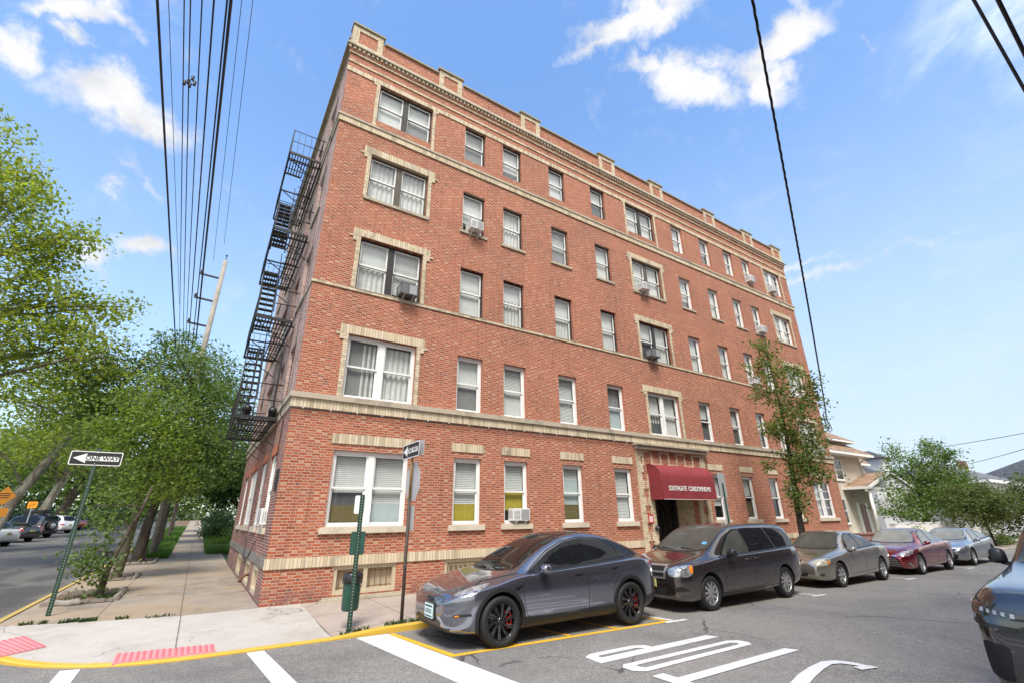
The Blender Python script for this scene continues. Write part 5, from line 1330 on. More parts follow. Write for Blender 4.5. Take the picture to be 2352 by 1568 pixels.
def sedan(D, loc, rz, label, group, paint, glass='car_glass_pale', style='five', front='plain', pl=None, headlamp='lamp_clear', name='parked_car', detail=True, mirrorp=None):
    L, H = D['L'], D['H']; c = Car(name, D, loc, rz, label, 'car', group, paint, glass); tp = M['trim_plastic']; q = D['q']   # q: stations of base of screen, header, rear header, base of rear window
    a, b_, e, f = q; zs = c.c['zs']; zt = c.c['zt']
    m1 = (b_+e)/2-.05
    up = lambda x, k: zs(x)+(zt(x)-zs(x))*k
    c.side('side_window', [(a+.42, zs(a+.42)+.035), (b_-.05, up(b_-.05, .72)), (b_+.25, up(b_+.25, .80)), (m1, up(m1, .82)), (m1+.03, zs(m1)+.04)], c.glass, .005, sp=.07, round_=.03)
    c.side('side_window', [(m1+.12, zs(m1)+.045), (m1+.08, up(m1, .82)), (e-.1, up(e-.1, .79)), (e+.35, up(e+.35, .62)), (f-.28, zs(f-.28)+.045)], c.glass, .005, sp=.07, round_=.03)
    c.line('window_trim', [(a+.34, zs(a+.34)+.012), (m1, zs(m1)+.02), (f-.2, zs(f-.2)+.025)], .022, M['chrome'] if front == 'wide' else tp, .005)
    c.side('window_surround', [(a+.30, zs(a+.30)+.012), (b_-.10, up(b_-.10, .80)), (b_+.22, up(b_+.22, .88)), (m1, up(m1, .90)), (e-.1, up(e-.1, .88)), (e+.40, up(e+.40, .68)), (f-.20, zs(f-.20)+.02), (m1, zs(m1)+.018)], M['car_glass'], .002, sp=.08, round_=.04)
    c.patch('screen_seal', [(a+.04, -.70, 1), (a-.10, -.32, 1), (a-.14, 0, 1), (a-.10, .32, 1), (a+.04, .70, 1), (b_-.03, .585, 1.4), (b_+.03, 0, 1.4), (b_-.03, -.585, 1.4)], (.5, 0, -.86), tp, .002, sp=.1, round_=.05)
    c.patch('windscreen', [(a+.10, -.66, 1), (a-.03, -.3, 1), (a-.06, 0, 1), (a-.03, .3, 1), (a+.10, .66, 1), (b_-.08, .555, 1.4), (b_-.02, 0, 1.4), (b_-.08, -.555, 1.4)], (.5, 0, -.86), c.glass, .005, sp=.1, round_=.05)
    c.patch('rear_window', [(f-.05, -.58, 1), (f+.03, 0, 1), (f-.05, .58, 1), (e+.10, .50, 1.4), (e+.06, 0, 1.4), (e+.10, -.50, 1.4)], (-.5, 0, -.86), c.glass, .005, sp=.1, round_=.05)
    hz = zt(.3)-.06
    c.patch('headlight', D['hl'], (.62, .78, 0), M[headlamp], .007, sp=.05, mirror=True, round_=.03)
    if front == 'plain':
        c.patch('grille', [(0, -.28, hz+.0), (0, .28, hz+.0), (0, .24, hz-.13), (0, -.24, hz-.13)], (1, 0, -.2), M['well'], .006, sp=.05, round_=.03)
        for k in range(3): c.patch('grille_bar', [(0, -.26, hz-.02-.04*k), (0, .26, hz-.02-.04*k), (0, .26, hz-.033-.04*k), (0, -.26, hz-.033-.04*k)], (1, 0, -.2), M['chrome'], .012, sp=.06)
        c.patch('grille_frame', [(0, -.31, hz+.01), (0, -.27, hz+.01), (0, -.23, hz-.14), (0, -.27, hz-.14)], (1, 0, -.2), M['chrome'], .012, sp=.05, mirror='same')
        c.patch('lower_grille', [(0, -.42, .40), (0, .42, .40), (0, .36, .30), (0, -.36, .30)], (1, 0, 0), M['well'], .006, sp=.06, round_=.03)
        c.patch('fog_lamp', [(.1, -.66, .40), (.2, -.76, .40), (.2, -.76, .33), (.1, -.66, .33)], (.7, .7, 0), M['lamp_dark'], .006, sp=.03, mirror=True, round_=.03)
        c.patch('indicator', [(.36, -.80, .72), (.44, -.84, .715), (.44, -.85, .64), (.38, -.83, .63)], (.62, .78, 0), M['lamp_amber'], .011, sp=.04, mirror=True)
    elif front == 'wide':
        c.patch('grille', [(0, -.50, .56), (0, .50, .56), (0, .62, .26), (0, -.62, .26)], (1, 0, 0), M['well'], .006, sp=.06, round_=.03)
        for k in range(5):
            z = .53-.055*k; h_ = .50+.022*k
            c.patch('grille_bar', [(0, -h_, z), (0, h_, z), (0, h_, z-.018), (0, -h_, z-.018)], (1, 0, 0), M['steel'], .012, sp=.07)
        c.patch('grille_bar', [(0, -.54, .635), (0, .54, .635), (0, .50, .60), (0, -.50, .60)], (1, 0, 0), M['chrome'], .016, sp=.06)
        c.patch('lamp_trim', [(.16, -.74, .40), (.22, -.80, .42), (.34, -.86, .27), (.30, -.84, .27)], (.6, .8, 0), M['chrome'], .010, sp=.04, mirror=True)
    elif front == 'wing':
        c.patch('grille', [(0, -.62, .66), (0, .62, .66), (0, .55, .575), (0, -.55, .575)], (1, 0, 0), M['well'], .006, sp=.06, round_=.02)
        c.patch('grille_bar', [(0, -.6, .685), (0, .6, .685), (0, .58, .645), (0, -.58, .645)], (1, 0, 0), M['chrome'], .014, sp=.06)
        c.patch('lower_grille', [(0, -.66, .44), (0, .66, .44), (0, .56, .27), (0, -.56, .27)], (1, 0, 0), M['well'], .006, sp=.06, round_=.04)
    if pl: c.plate(-.03, 0, .47, pl)
    else: c.plate(-.03, 0, .44, M['plate_y'])
    c.plate(L+.012, 0, .78, M['plate_y'], front=False)
    c.patch('rear_lamp', [(L-.22, -.84, zs(L-.4)-.03), (L, -.62, zs(L-.2)-.05), (L, -.55, zs(L-.2)-.17), (L-.26, -.86, zs(L-.4)-.18)], (-.6, .8, 0), M['lamp_red'], .008, sp=.05, mirror=True, round_=.03)
    ax = D['ax']
    for l in ([(a+.22, zs(a+.2)-.02), (a+.16, .62), (a+.22, .34)], [(m1+.07, zs(m1)), (m1+.08, .7), (m1+.04, .34)], [(f-.16, zs(f-.1)-.01), (f-.22, .85), (ax[1]-.44, .62)], [(a+.22, .33), (m1, .34), (ax[1]-.48, .37)]): c.line('shut_line', l, .009, M['well'], .0015)
    if front == 'wide': c.line('rub_strip', [(a+.3, .72), (ax[1]-.40, .80)], .03, M['chrome'], .006)
    for x in (m1-.12, f-.36): c.handle(x, zs(x)-.085, M['chrome'] if front == 'wide' else paint, .18)
    c.door_mirror(a+.48, zs(a+.4)+.06, D['W']-.06, mirrorp or paint, .11, .12, .19)
    c.wheels(style, False, .205, D['R']*.70)
    return c
def sedan_shape(L, W, H, ax, q, hood=.93, R=.325):
    a, b_, e, f = q; s = H/1.47
    return dict(L=L, W=W, H=H, tw=2*W-.24, R=R, ra=R+.045, ax=ax, q=q, shoulder=.95,
     zt=f'0:.60 .03:.67 .12:.74 .35:{hood*.88:.3f} {a-.35:.2f}:{hood:.3f} {a-.05:.2f}:{hood+.045:.3f} {a+.15:.2f}:{hood+.13:.3f} {(a+b_)/2:.2f}:{(hood+H)/2+.035:.3f} {b_-.1:.2f}:{H-.055:.3f} {b_+.25:.2f}:{H:.3f} {(b_+e)/2+.2:.2f}:{H-.005:.3f} {e:.2f}:{H-.075:.3f} {(e+f)/2:.2f}:{(H+1.09)/2+.03:.3f} {f:.2f}:1.10 {f+.15:.2f}:1.075 {L-.12:.2f}:1.045 {L-.04:.2f}:.98 {L-.01:.2f}:.82 {L}:.72',
     zs=f'0:.54 .1:.64 .35:.74 {a-.3:.2f}:{hood-.09:.3f} {a+.3:.2f}:{hood-.02:.3f} {(b_+e)/2:.2f}:{hood+.02:.3f} {f-.2:.2f}:1.00 {L-.4:.2f}:.97 {L-.05:.2f}:.88 {L}:.66',
     zb=f'0:.36 .04:.27 .15:.21 .4:.19 {ax[0]+.5:.2f}:.19 {ax[1]-.5:.2f}:.20 {L-.4:.2f}:.27 {L-.08:.2f}:.36 {L}:.46',
     w=f'0:{W*.62:.3f} .03:{W*.72:.3f} .1:{W*.80:.3f} .25:{W*.89:.3f} .5:{W*.96:.3f} {ax[0]+.1:.2f}:{W:.3f} {L/2:.2f}:{W*.995:.3f} {ax[1]:.2f}:{W:.3f} {L-.5:.2f}:{W*.95:.3f} {L-.15:.2f}:{W*.86:.3f} {L-.02:.2f}:{W*.76:.3f} {L}:{W*.68:.3f}',
     wr=f'0:.40 .1:.52 .35:.62 {a-.2:.2f}:.70 {a+.1:.2f}:.72 {(a+b_)/2:.2f}:.66 {b_+.1:.2f}:.59 {e:.2f}:.575 {(e+f)/2:.2f}:.60 {f:.2f}:.64 {L-.2:.2f}:.66 {L-.02:.2f}:.56 {L}:.45',
     hl=[(.10, -.52, .70), (.2, -.66, .75), (.42, -.80, .775), (.50, -.84, .76), (.46, -.86, .66), (.30, -.82, .60), (.14, -.68, .585), (.08, -.56, .61)])
D_ALT = sedan_shape(4.86, .895, 1.47, (.97, 3.77), (1.35, 2.10, 3.15, 3.95), .935)
D_CAM = sedan_shape(4.85, .91, 1.47, (.98, 3.755), (1.32, 2.05, 3.2, 4.05), .955)
D_CAM['hl'] = [(.08, -.50, .665), (.2, -.66, .745), (.48, -.82, .80), (.58, -.87, .79), (.46, -.87, .69), (.24, -.74, .615), (.10, -.58, .60)]
D_CIV = sedan_shape(4.63, .90, 1.42, (.93, 3.63), (1.28, 2.0, 3.15, 4.02), .915)
D_CIV['hl'] = [(.06, -.48, .655), (.2, -.66, .71), (.48, -.83, .76), (.52, -.86, .73), (.26, -.76, .625), (.10, -.58, .60)]
sedan(D_ALT, (13.55, -4.46, base_z(16, -4.5)), 0, 'beige grey older sedan with clouded headlights parked behind the minivan', ROW, P_ALT, style='six', headlamp='lamp_cloudy')
sedan(D_CAM, (19.25, -4.55, base_z(21.6, -4.5)), 0, 'dark red sedan with wide slatted grille between the beige and the silver sedan', ROW, P_CAM, 'car_glass_glare', style='five', front='wide')
sedan(D_CIV, (24.95, -4.55, base_z(27, -4.5)), 0, 'pale silver blue sedan last in the visible kerbside row', ROW, P_CIV, 'car_glass_glare', style='seven', front='wing')

# ---------------------------------------------------------------- the dark pickup nosing in on the right
DT = dict(L=5.6, tw=1.78, R=.41, ra=.47, ax=(.98, 4.4), shoulder=.95,
 zt='0:.98 .02:1.08 .08:1.145 .25:1.19 .9:1.24 1.35:1.285 1.55:1.33 1.9:1.58 2.2:1.76 2.6:1.86 3.6:1.87 4.6:1.84 5.3:1.75 5.45:1.5 5.58:1.05 5.6:.95',
 zs='0:.88 .1:1.03 .5:1.09 1.4:1.17 2.5:1.20 4.5:1.24 5.4:1.2 5.6:.86',
 zb='0:.52 .04:.40 .15:.32 .5:.30 4.8:.32 5.4:.42 5.6:.55',
 w='0:.80 .03:.86 .1:.92 .22:.965 .5:.995 1.0:1.01 3:1.01 4.6:1.0 5.3:.95 5.6:.82',
 wr='0:.66 .1:.78 .5:.84 1.4:.86 1.9:.80 2.5:.755 4.6:.745 5.3:.72 5.6:.6')
def pickup():
    c = Car('parked_suv', DT, (TRX, TRY, base_z(8, -11)), TRR, 'dark glossy sport utility vehicle with black door mirror cut off by the right edge', 'car', None, P_TRK)
    c.root.scale = (1, 1, 1.06)
    tp = M['trim_plastic']
    c.patch('windscreen', [(1.52, -.78, 1.3), (1.42, 0, 1.3), (1.52, .78, 1.3), (2.12, .70, 1.7), (2.18, 0, 1.7), (2.12, -.70, 1.7)], (.5, 0, -.86), M['car_glass_pale'], .005, sp=.1, round_=.05)
    c.side('side_window', [(1.95, 1.22), (2.2, 1.46), (2.5, 1.68), (3.0, 1.71), (3.05, 1.24)], c.glass, .006, sp=.09, round_=.04)
    c.side('side_window', [(3.15, 1.245), (3.1, 1.71), (4.1, 1.70), (4.2, 1.26)], c.glass, .006, sp=.09, round_=.04)
    c.patch('headlight', [(.02, -.44, .995), (.1, -.90, 1.035), (.42, -.99, 1.05), (.42, -.99, .995), (.1, -.90, .955), (.02, -.46, .935)], (.8, .6, 0), M['lamp_dark'], .008, sp=.05, mirror=True, round_=.02)
    c.patch('lamp_cells', [(.04, -.60, .94), (.1, -.88, .955), (.1, -.88, .91), (.04, -.60, .90)], (.8, .6, 0), M['lamp_clear'], .011, sp=.04, mirror=True) if False else None
    for k in range(5):
        y = -.58-.065*k
        c.patch('lamp_cell', [(.05, y, .990+.006*k), (.06, y-.022, .992+.006*k), (.06, y-.022, .962+.006*k), (.05, y, .958+.006*k)], (.8, .6, 0), M['steel'], .012, sp=.03, mirror=True)
    c.patch('grille', [(0, -.46, .96), (0, .46, .96), (0, .42, .70), (0, -.42, .70)], (1, 0, 0), M['well'], .008, sp=.08, round_=.04)
    c.patch('lower_grille', [(0, -.55, .60), (0, .55, .60), (0, .5, .44), (0, -.5, .44)], (1, 0, 0), M['well'], .008, sp=.08, round_=.04)
    c.patch('bumper_vent', [(.02, -.70, .74), (.12, -.90, .76), (.2, -.94, .50), (.06, -.72, .46)], (.8, .6, 0), M['well'], .006, sp=.05, mirror=True, round_=.05)
    c.patch('bumper_trim', [(.02, -.62, .885), (.1, -.92, .91), (.42, -.99, .93), (.42, -.99, .905), (.1, -.92, .88), (.02, -.62, .855)], (.8, .6, 0), tp, .012, sp=.05, mirror=True)
    c.line('shut_line', [(.12, 1.06), (.5, 1.10), (1.4, 1.19)], .012, M['well'], .002)
    for x in DT['ax']: c.cladding(x, .465, .53, tp, .36)
    c.door_mirror(1.92, 1.35, .94, tp, .10, .165, .155)
    c.wheels('six', False, .26, .28)
TRX, TRY, TRR = 4.95, -11.60, 0.0
pickup()

# ---------------------------------------------------------------- nose-in row along the park side of the side street
PARK = 'cars parked nose-in on the far side of the side street'
D_P1 = sedan_shape(4.8, .92, 1.45, (.95, 3.75), (1.3, 2.0, 3.2, 4.05), .95)
def park_spot(px, D): p = at(px, 1190, D); return p.x, p.y
DSUV = dict(sedan_shape(4.7, .94, 1.70, (.95, 3.7), (1.25, 1.85, 3.9, 4.45), 1.05, .36))
DSUV['zt'] = '0:.72 .03:.8 .12:.88 .35:.98 .9:1.05 1.2:1.10 1.55:1.36 1.85:1.58 2.2:1.68 3.2:1.70 3.9:1.66 4.2:1.58 4.45:1.30 4.6:1.05 4.68:.85 4.7:.8'
DJ = dict(DSUV); DJ['zt'] = '0:.9 .03:1.0 .1:1.05 .9:1.12 1.3:1.16 1.5:1.45 1.7:1.72 2.0:1.80 3.2:1.82 4.2:1.80 4.5:1.76 4.62:1.4 4.68:1.0 4.7:.9'
specs = [(34, 46, D_P1, P_WHT, 'white sedan parked nose-in nearest the left edge'), (84, 51, D_P1, P_BLK, 'black sedan with red tail lights parked next to the white sedan'),
         (122, 57, DJ, P_BLK, 'boxy black off-roader with a spare wheel and a roof box'), (166, 66, DSUV, P_WHT, 'white sport utility vehicle parked beyond the black off-roader'),
         (190, 74, D_P1, P_RED, 'small bright red car behind the leaning green post'), (208, 80, D_P1, P_SIL, 'silver grey car far down the nose-in row'), (226, 88, DSUV, P_WHT, 'white car at the far end of the nose-in row')]
for i, (px, D, shape, paint, lab) in enumerate(specs):
    x, y = park_spot(px, D); a = math.radians(-38)          # rear swings out towards the roadway
    # x,y is the middle of the tail
    rx, ry = math.cos(a), math.sin(a)
    c = sedan(shape, (x-rx*shape['L'], y-ry*shape['L'], base_z(x, y)), a, lab, PARK, paint, 'car_glass', 'five', 'plain')
    if 'roof box' in lab:
        sp = empty('spare_wheel', (4.82, 0, .95), PI/2); sp.parent = c.root
        b = MB(); b.lathe([(.2, -.10), (.34, -.10), (.38, -.05), (.38, .05), (.34, .10), (.2, .10)], axis='y', n=28); b.build('tyre', M['rubber'], sp)
        b = MB(); b.lathe([(0, -.13), (.2, -.12), (.24, -.09)], axis='y', n=20); b.build('cover', M['alloy'], sp)
        rb = empty('roof_box', c.root.location + Vector((rx*3.0, ry*3.0, 1.86)), a, 'long black roof box carried on top of the black off-roader', 'roof box')
        b = MB(); b.box(-1.05, 1.05, -.42, .42, .06, .36); o = b.build('shell', M['trim_plastic'], rb); bevel(o, .12, 4)
        b = MB(); b.box(-.6, -.55, -.65, .65, 0, .055); b.box(.55, .6, -.65, .65, 0, .055); b.build('roof_bars', M['steel'], rb)
x, y = 31.5, 3.2
sedan(sedan_shape(4.6, .9, 1.42, (.93, 3.63), (1.28, 2.0, 3.15, 4.02), .915), (32.2, 5.8, base_z(31, 3)+.1), -PI/2+PI, 'silver car standing in the driveway beside the building', None, P_SIL, name='parked_car')
# ================================================================ POSTS, SIGNS, BIN
def u_post(parent, h, m, w=.055, holes=True, name='post'):
    b = MB(); t = .006
    b.box(-w/2, w/2, -t/2, t/2, -.25, h); b.box(-w/2-.012, -w/2, -t/2, .028, -.25, h); b.box(w/2, w/2+.012, -t/2, .028, -.25, h)
    o = b.build(name, m, parent)
    if holes:
        b = MB(); n = int(h/.0508)
        for i in range(1, n): z = i*h/n; b.lathe([(0, -t/2-.0012), (.0075, -t/2-.0012)], (0, 0, z), axis='y', n=8)
        for s in (1,):
            pass
        b.build('punch_holes', M['sign_back'], o, fix=False)
    return o
def rounded(w, h, r, n=4):
    q = []
    for cx, cy, a0 in ((w/2-r, h/2-r, 0), (-w/2+r, h/2-r, 90), (-w/2+r, -h/2+r, 180), (w/2-r, -h/2+r, 270)):
        for k in range(n+1): a = math.radians(a0+90*k/n); q.append((cx+r*math.cos(a), cy+r*math.sin(a)))
    return q
def panel(name, outline, th, m, parent, y=0):
    b = MB(); b.prism([(x, y, z) for x, z in outline], (0, th, 0)); return b.build(name, m, parent, fix=True)
def one_way(parent, z, y=-.02, W=.914, Hh=.305):
    """plate faces local -y, arrow to local -x"""
    g = empty('sign_panel', (0, y, z)); g.parent = parent
    panel('plate', rounded(W, Hh, .03), .004, M['sign_white'], g)
    panel('black_field', rounded(W-.035, Hh-.035, .022), .0015, M['letter_black'], g, -.0016)
    hx = W/2
    panel('arrow', [(-hx+.055, 0), (-hx+.29, .108), (-hx+.27, .052), (hx-.055, .052), (hx-.055, -.052), (-hx+.27, -.052), (-hx+.29, -.108)], .0012, M['sign_white'], g, -.0030)
    text_mesh('lettering', 'ONE WAY', .125, M['letter_black'], g, (.105, -.0034, 0), (PI/2, 0, 0), .0005, .0035)
    return g

p1 = empty('one_way_sign', (-3.66, 1.53, sw(-3.66, 1.53)), 0, 'black and white left-pointing one way sign on the green perforated post by the tree pits', 'road sign')
u_post(p1, 3.36, M['green_post']); one_way(p1, 3.12, -.012)
b = MB()
for z in (3.0, 3.24): b.lathe([(0, -.024), (.012, -.024), (.012, -.012)], (0, 0, z), axis='y', n=8)
b.build('bolt', M['steel'], p1)

p3 = empty('stop_sign_post', (2.05, -3.22, sw(2.05, -3.22)), -PI/2, 'rusty brown pole with a one way plate above the back of a stop sign', 'road sign')
b = MB(); b.tube([(0, 0, -.2), (0, 0, 2.15)], .033, 10); b.build('post', M['brown_post'], p3)
b = MB(); b.tube([(0, 0, 2.15), (0, 0, 3.2)], .028, 10); b.build('post_top', M['rust'] if False else simple('ochre_pole', (.23, .15, .045), .7, var=.4), p3)
one_way(p3, 3.12, -.045)
g = empty('sign_panel', (.03, .05, 3.14)); g.parent = p3; panel('plate', rounded(.914, .305, .03), .004, M['sign_back'], g)
oc = [(.381/math.cos(PI/8)*math.cos(PI/8+PI/4*k), .381/math.cos(PI/8)*math.sin(PI/8+PI/4*k)) for k in range(8)]
g = empty('stop_panel', (0, .040, 2.50)); g.parent = p3
panel('plate', oc, .004, M['sign_back'], g); panel('red_field', [(x*.95, z*.95) for x, z in oc], .0015, M['red_sign'], g, .0045)
text_mesh('lettering', 'STOP', .30, M['letter_white'], g, (0, .0065, 0), (PI/2, 0, PI), .0005, .004)
g = empty('sign_panel', (.02, .045, 1.80)); g.parent = p3; panel('plate', rounded(.30, .46, .03), .004, M['sign_back'], g)

p2 = empty('dog_waste_station', (1.12, -3.16, sw(1.12, -3.16)), -.25, 'green post with bag dispenser and hanging green litter bin lined with black plastic', 'waste station')
u_post(p2, 2.28, M['green_post'], .058)
g = empty('sign_panel', (.02, .022, 2.10)); g.parent = p2; panel('plate', rounded(.30, .33, .03), .003, M['sign_white'], g)
b = MB(); b.box(-.135, .125, .022, .115, 1.22, 1.62); o = b.build('bag_dispenser', M['sign_green'], p2); bevel(o, .012)
b = MB(); b.lathe([(0, .30), (.135, .30), (.15, .33), (.158, .80), (.165, .86), (.148, .86), (.14, .5), (0, .5)], (-.02, .19, 0), n=26); b.box(-.02, .02, .02, .06, .35, .80); b.build('litter_bin', M['sign_green'], p2)
b = MB(); rs = random.Random(3); n = 30; vs = []; prof = [(.150, .80), (.172, .74), (.180, .80), (.182, .885), (.165, .91), (.13, .87)]
for r, z in prof:
    for k in range(n):
        a = 2*PI*k/n; j = rs.uniform(-.008, .008); vs.append((-.02+(r+j)*math.cos(a), .19+(r+j)*math.sin(a), z+rs.uniform(-.018, .018)))
b.add(vs, [(i*n+k, i*n+(k+1) % n, (i+1)*n+(k+1) % n, (i+1)*n+k) for i in range(len(prof)-1) for k in range(n)], 0, True); b.build('bin_liner', M['bag'], p2)

p4 = empty('parking_sign', (13.05, -3.0, sw(13, -3)), .30, 'pale square sign back and smaller plate on a green post by the entrance', 'road sign')
u_post(p4, 2.86, M['green_post'], .06)
g = empty('sign_panel', (.02, -.02, 2.82) if False else (.0, .03, 2.80)); g.parent = p4; panel('plate', rounded(.76, .78, .04), .004, M['sign_back'], g)
g = empty('sign_panel', (0, .03, 1.98)); g.parent = p4; panel('plate', rounded(.46, .78, .04), .004, M['sign_back'], g)

sp = empty('standpipe', (7.05, -2.9, sw(7, -2.9)), 0, 'short black capped pipe standing on the pavement between the crossover and the minivan', 'standpipe')
b = MB(); b.tube([(0, 0, -.1), (0, 0, 1.02)], .05, 14); b.lathe([(.05, 0), (.075, .02), (.085, .06), (.085, .22), (.07, .27), (.03, .30), (0, .30)], (0, 0, .96), n=18); b.build('body', M['iron'], sp)
b = MB(); b.lathe([(0, -.11), (.035, -.11), (.045, -.08), (.045, 0)], (0, 0, 1.1), axis='y', n=12); b.build('cap', M['steel'], sp)

# yellow warning signs at the park
def far_sign(px, py0, py1, D, shape, label):
    p = at(px, py0, D); zb_ = base_z(p.x, p.y); q = at(px, py1, D)
    t = empty('warning_sign', (p.x, p.y, zb_), -.25, label, 'road sign')
    b = MB(); b.box(-.03, .03, 0, .04, -.2, p.z-zb_+.1); b.build('post', M['steel'], t)
    return t, p.z-zb_
t, h = far_sign(12, 1138, 0, 33, 0, 'orange diamond warning sign with a plaque below at the left edge')
panel('sign_panel', [(0, .42), (.42, 0), (0, -.42), (-.42, 0)], .005, M['orange_sign'], t, -.02).location.z = h
o = panel('plaque', rounded(.62, .38, .03), .005, M['orange_sign'], t, -.02); o.location.z = h-.72
b = MB()
for k in range(3): b.box(-.20+.02*k, .20-.02*k, -.024, -.0215, h+.09-.09*k, h+.13-.09*k)
b.build('lettering', M['letter_black'], t)
t, h = far_sign(75, 1158, 0, 55, 0, 'small square orange sign standing above the parked cars')
panel('sign_panel', rounded(.62, .5, .04), .005, M['orange_sign'], t, -.02).location.z = h
b = MB(); b.bar((-.18, -.023, h-.08), (.18, -.023, h+.08), .05, .004); b.build('symbol', M['letter_black'], t)

# ================================================================ UTILITY POLE AND OVERHEAD WIRES
up_ = empty('utility_pole', (-2.98, 17.6, .1), 0, 'tall weathered grey wooden pole with three side arms above the street trees', 'utility pole')
M['pole_wood'] = simple('weathered_pole_wood', (.30, .275, .24), .85, var=.25, scale=3)
b = MB(); b.tube([(0, 0, -.2), (0, 0, 8), (.03, 0, 16.6)], [.17, .155, .125], 14); b.build('pole', M['pole_wood'], up_)
for z in (12.2, 13.8, 15.35):
    b = MB(); b.bar((-1.05, -.0, z+.05), (-.1, 0, z), .08, .10); b.lathe([(.05, 0), (.08, .05), (.05, .10), (.07, .15), (.03, .22)], (-1.0, 0, z+.09), n=10); b.build('arm', M['iron'], up_)
b = MB(); b.tube([(.03, 0, 16.6), (.03, 0, 16.95)], .02, 6); b.lathe([(.02, 0), (.06, .03), (.06, .09), (.02, .13)], (.03, 0, 16.9), n=10); b.build('top_insulator', M['iron'], up_)

M['wire'] = simple('black_wire', (.012, .012, .014), .5)
def wire(a, b_, r, label, sag=.25, twist=0, lumps=0):
    a, b_ = Vector(a), Vector(b_); L = (b_-a).length; n = 40 if not twist else int(L/.10); d = (b_-a).normalized(); s1 = d.cross(Vector((0, 0, 1))).normalized(); s2 = s1.cross(d)
    b = MB()
    ctr = [a.lerp(b_, i/n) - Vector((0, 0, sag*4*(i/n)*(1-i/n))) for i in range(n+1)]
    if twist:
        for ph in range(3): b.tube([c+(s1*math.cos(i*.65+ph*2.09)+s2*math.sin(i*.65+ph*2.09))*r*.75 for i, c in enumerate(ctr)], r*.62, 5)
    else: b.tube(ctr, r, 6)
    for k in range(lumps):
        c = ctr[int(n*(.45+.02*k))]; b.tube([c-d*.12, c+d*.12], r*3.2, 8)
    o = b.build('overhead_wire', M['wire']); tag(o, label, 'wire', 'overhead wires'); return o
def span(px_top, px_low, z, rad, label, **k):
    """a wire at the height z crossing the survey photo's top edge at px_top, running off down the street to the pole line"""
    v = FW + RT*((px_top-1176)/1046.35) - UP*((-60-784)/1046.35); A = CAM + v*((z-CAM.z)/v.z)
    v2 = FW + RT*((px_low[0]-1176)/1046.35) - UP*((px_low[1]-784)/1046.35); Bz = z-.4
    B = CAM + v2*((Bz-CAM.z)/v2.z)
    d = B-A; A2 = A - d.normalized()*12
    return wire(A2, B+d.normalized()*(max(0, 30-B.y) if B.y < 30 else 0)*.0, rad, label, sag=0, **k)
span(358, (404, 800), 7.2, .015, 'thick black cable leftmost of the bundle over the side street')
span(385, (412, 700), 8.8, .005, 'hair-thin wire just right of the leftmost thick cable')
span(424, (412, 800), 9.2, .009, 'thin wire third from the left in the bundle over the side street')
span(439, (420, 800), 9.4, .010, 'thin wire with a splice in the middle of the bundle over the side street')
span(467, (426, 800), 9.9, .011, 'thin wire just right of the spliced wire in the bundle')
span(496, (432, 800), 7.6, .011, 'medium black cable left of the thickest cable in the bundle')
span(528, (441, 800), 7.0, .010, 'medium cable lashed against the thickest cable in the bundle')
span(537, (450, 780), 7.0, .016, 'thickest black cable at the right side of the bundle over the side street')
span(562, (490, 600), 12.6, .007, 'faint thin wire right of the thickest cable')
span(588, (515, 560), 13.2, .007, 'faintest wire outermost on the right of the bundle')
sd = empty('wire_spacer', (0, 0, 0), 0, 'small cluster of insulated spacers hanging on the thin wires near the top', 'insulator')
b = MB(); 
for k, (x, y) in enumerate([(424, 190), (433, 188), (436, 196), (447, 192), (443, 180)]):
    vv = FW + RT*((x-1176)/1046.35) - UP*((y-784)/1046.35); q = CAM + vv*((9.25+.12*k-CAM.z)/vv.z); b.lathe([(0, -.07), (.03, -.05), (.018, -.02), (.032, .02), (.018, .05), (0, .07)], tuple(q), n=8)
b.build('insulators', M['wire'], sd)
wl = at(1720, -30, 8.6); wr_ = at(1899, 962, 32.4)
wire(wl + (wl-wr_).normalized()*3, wr_, .026, 'thick twisted service cable running down to the far corner of the brick building', sag=.9, twist=1)
cl = MB(); cl.tube([wr_+Vector(q) for q in ((0, 0, 0), (.04, -.03, -.35), (.0, .02, -.55), (-.15, .05, -.3), (-.2, .05, .3))], .035, 6); cl.tube([wr_+Vector(q) for q in ((-.18, .04, .1), (.16, -.05, -.35), (.22, -.05, -.6), (.0, .03, -.75), (-.18, .05, -.5))], .022, 6)
tag(cl.build('cable_loop', M['wire']), 'looped end of the service cable hanging at the far corner of the brick building', 'cable')
for i, (a, b2, r, lab) in enumerate([((2225, -20), (2352, 205), .022, 'left one of the two thick cables across the top right corner'), ((2282, -20), (2352, 122), .028, 'right one of the two thick cables across the top right corner')]):
    p = at(*a, 9.0); q = at(*b2, 10.0); wire(p-(q-p)*1.2, q+(q-p)*2.0, r, lab, sag=.05)
p = at(2085, 1030, 62); q = at(2360, 985, 50); wire(p-(q-p)*.6, q+(q-p)*.5, .022, 'thin upper wire above the distant grey roof', sag=.3)
p = at(2200, 1065, 60); q = at(2360, 1018, 40); wire(p-(q-p)*.3, q+(q-p)*.6, .018, 'thin lower wire sloping above the distant grey roof', sag=.25, twist=0)
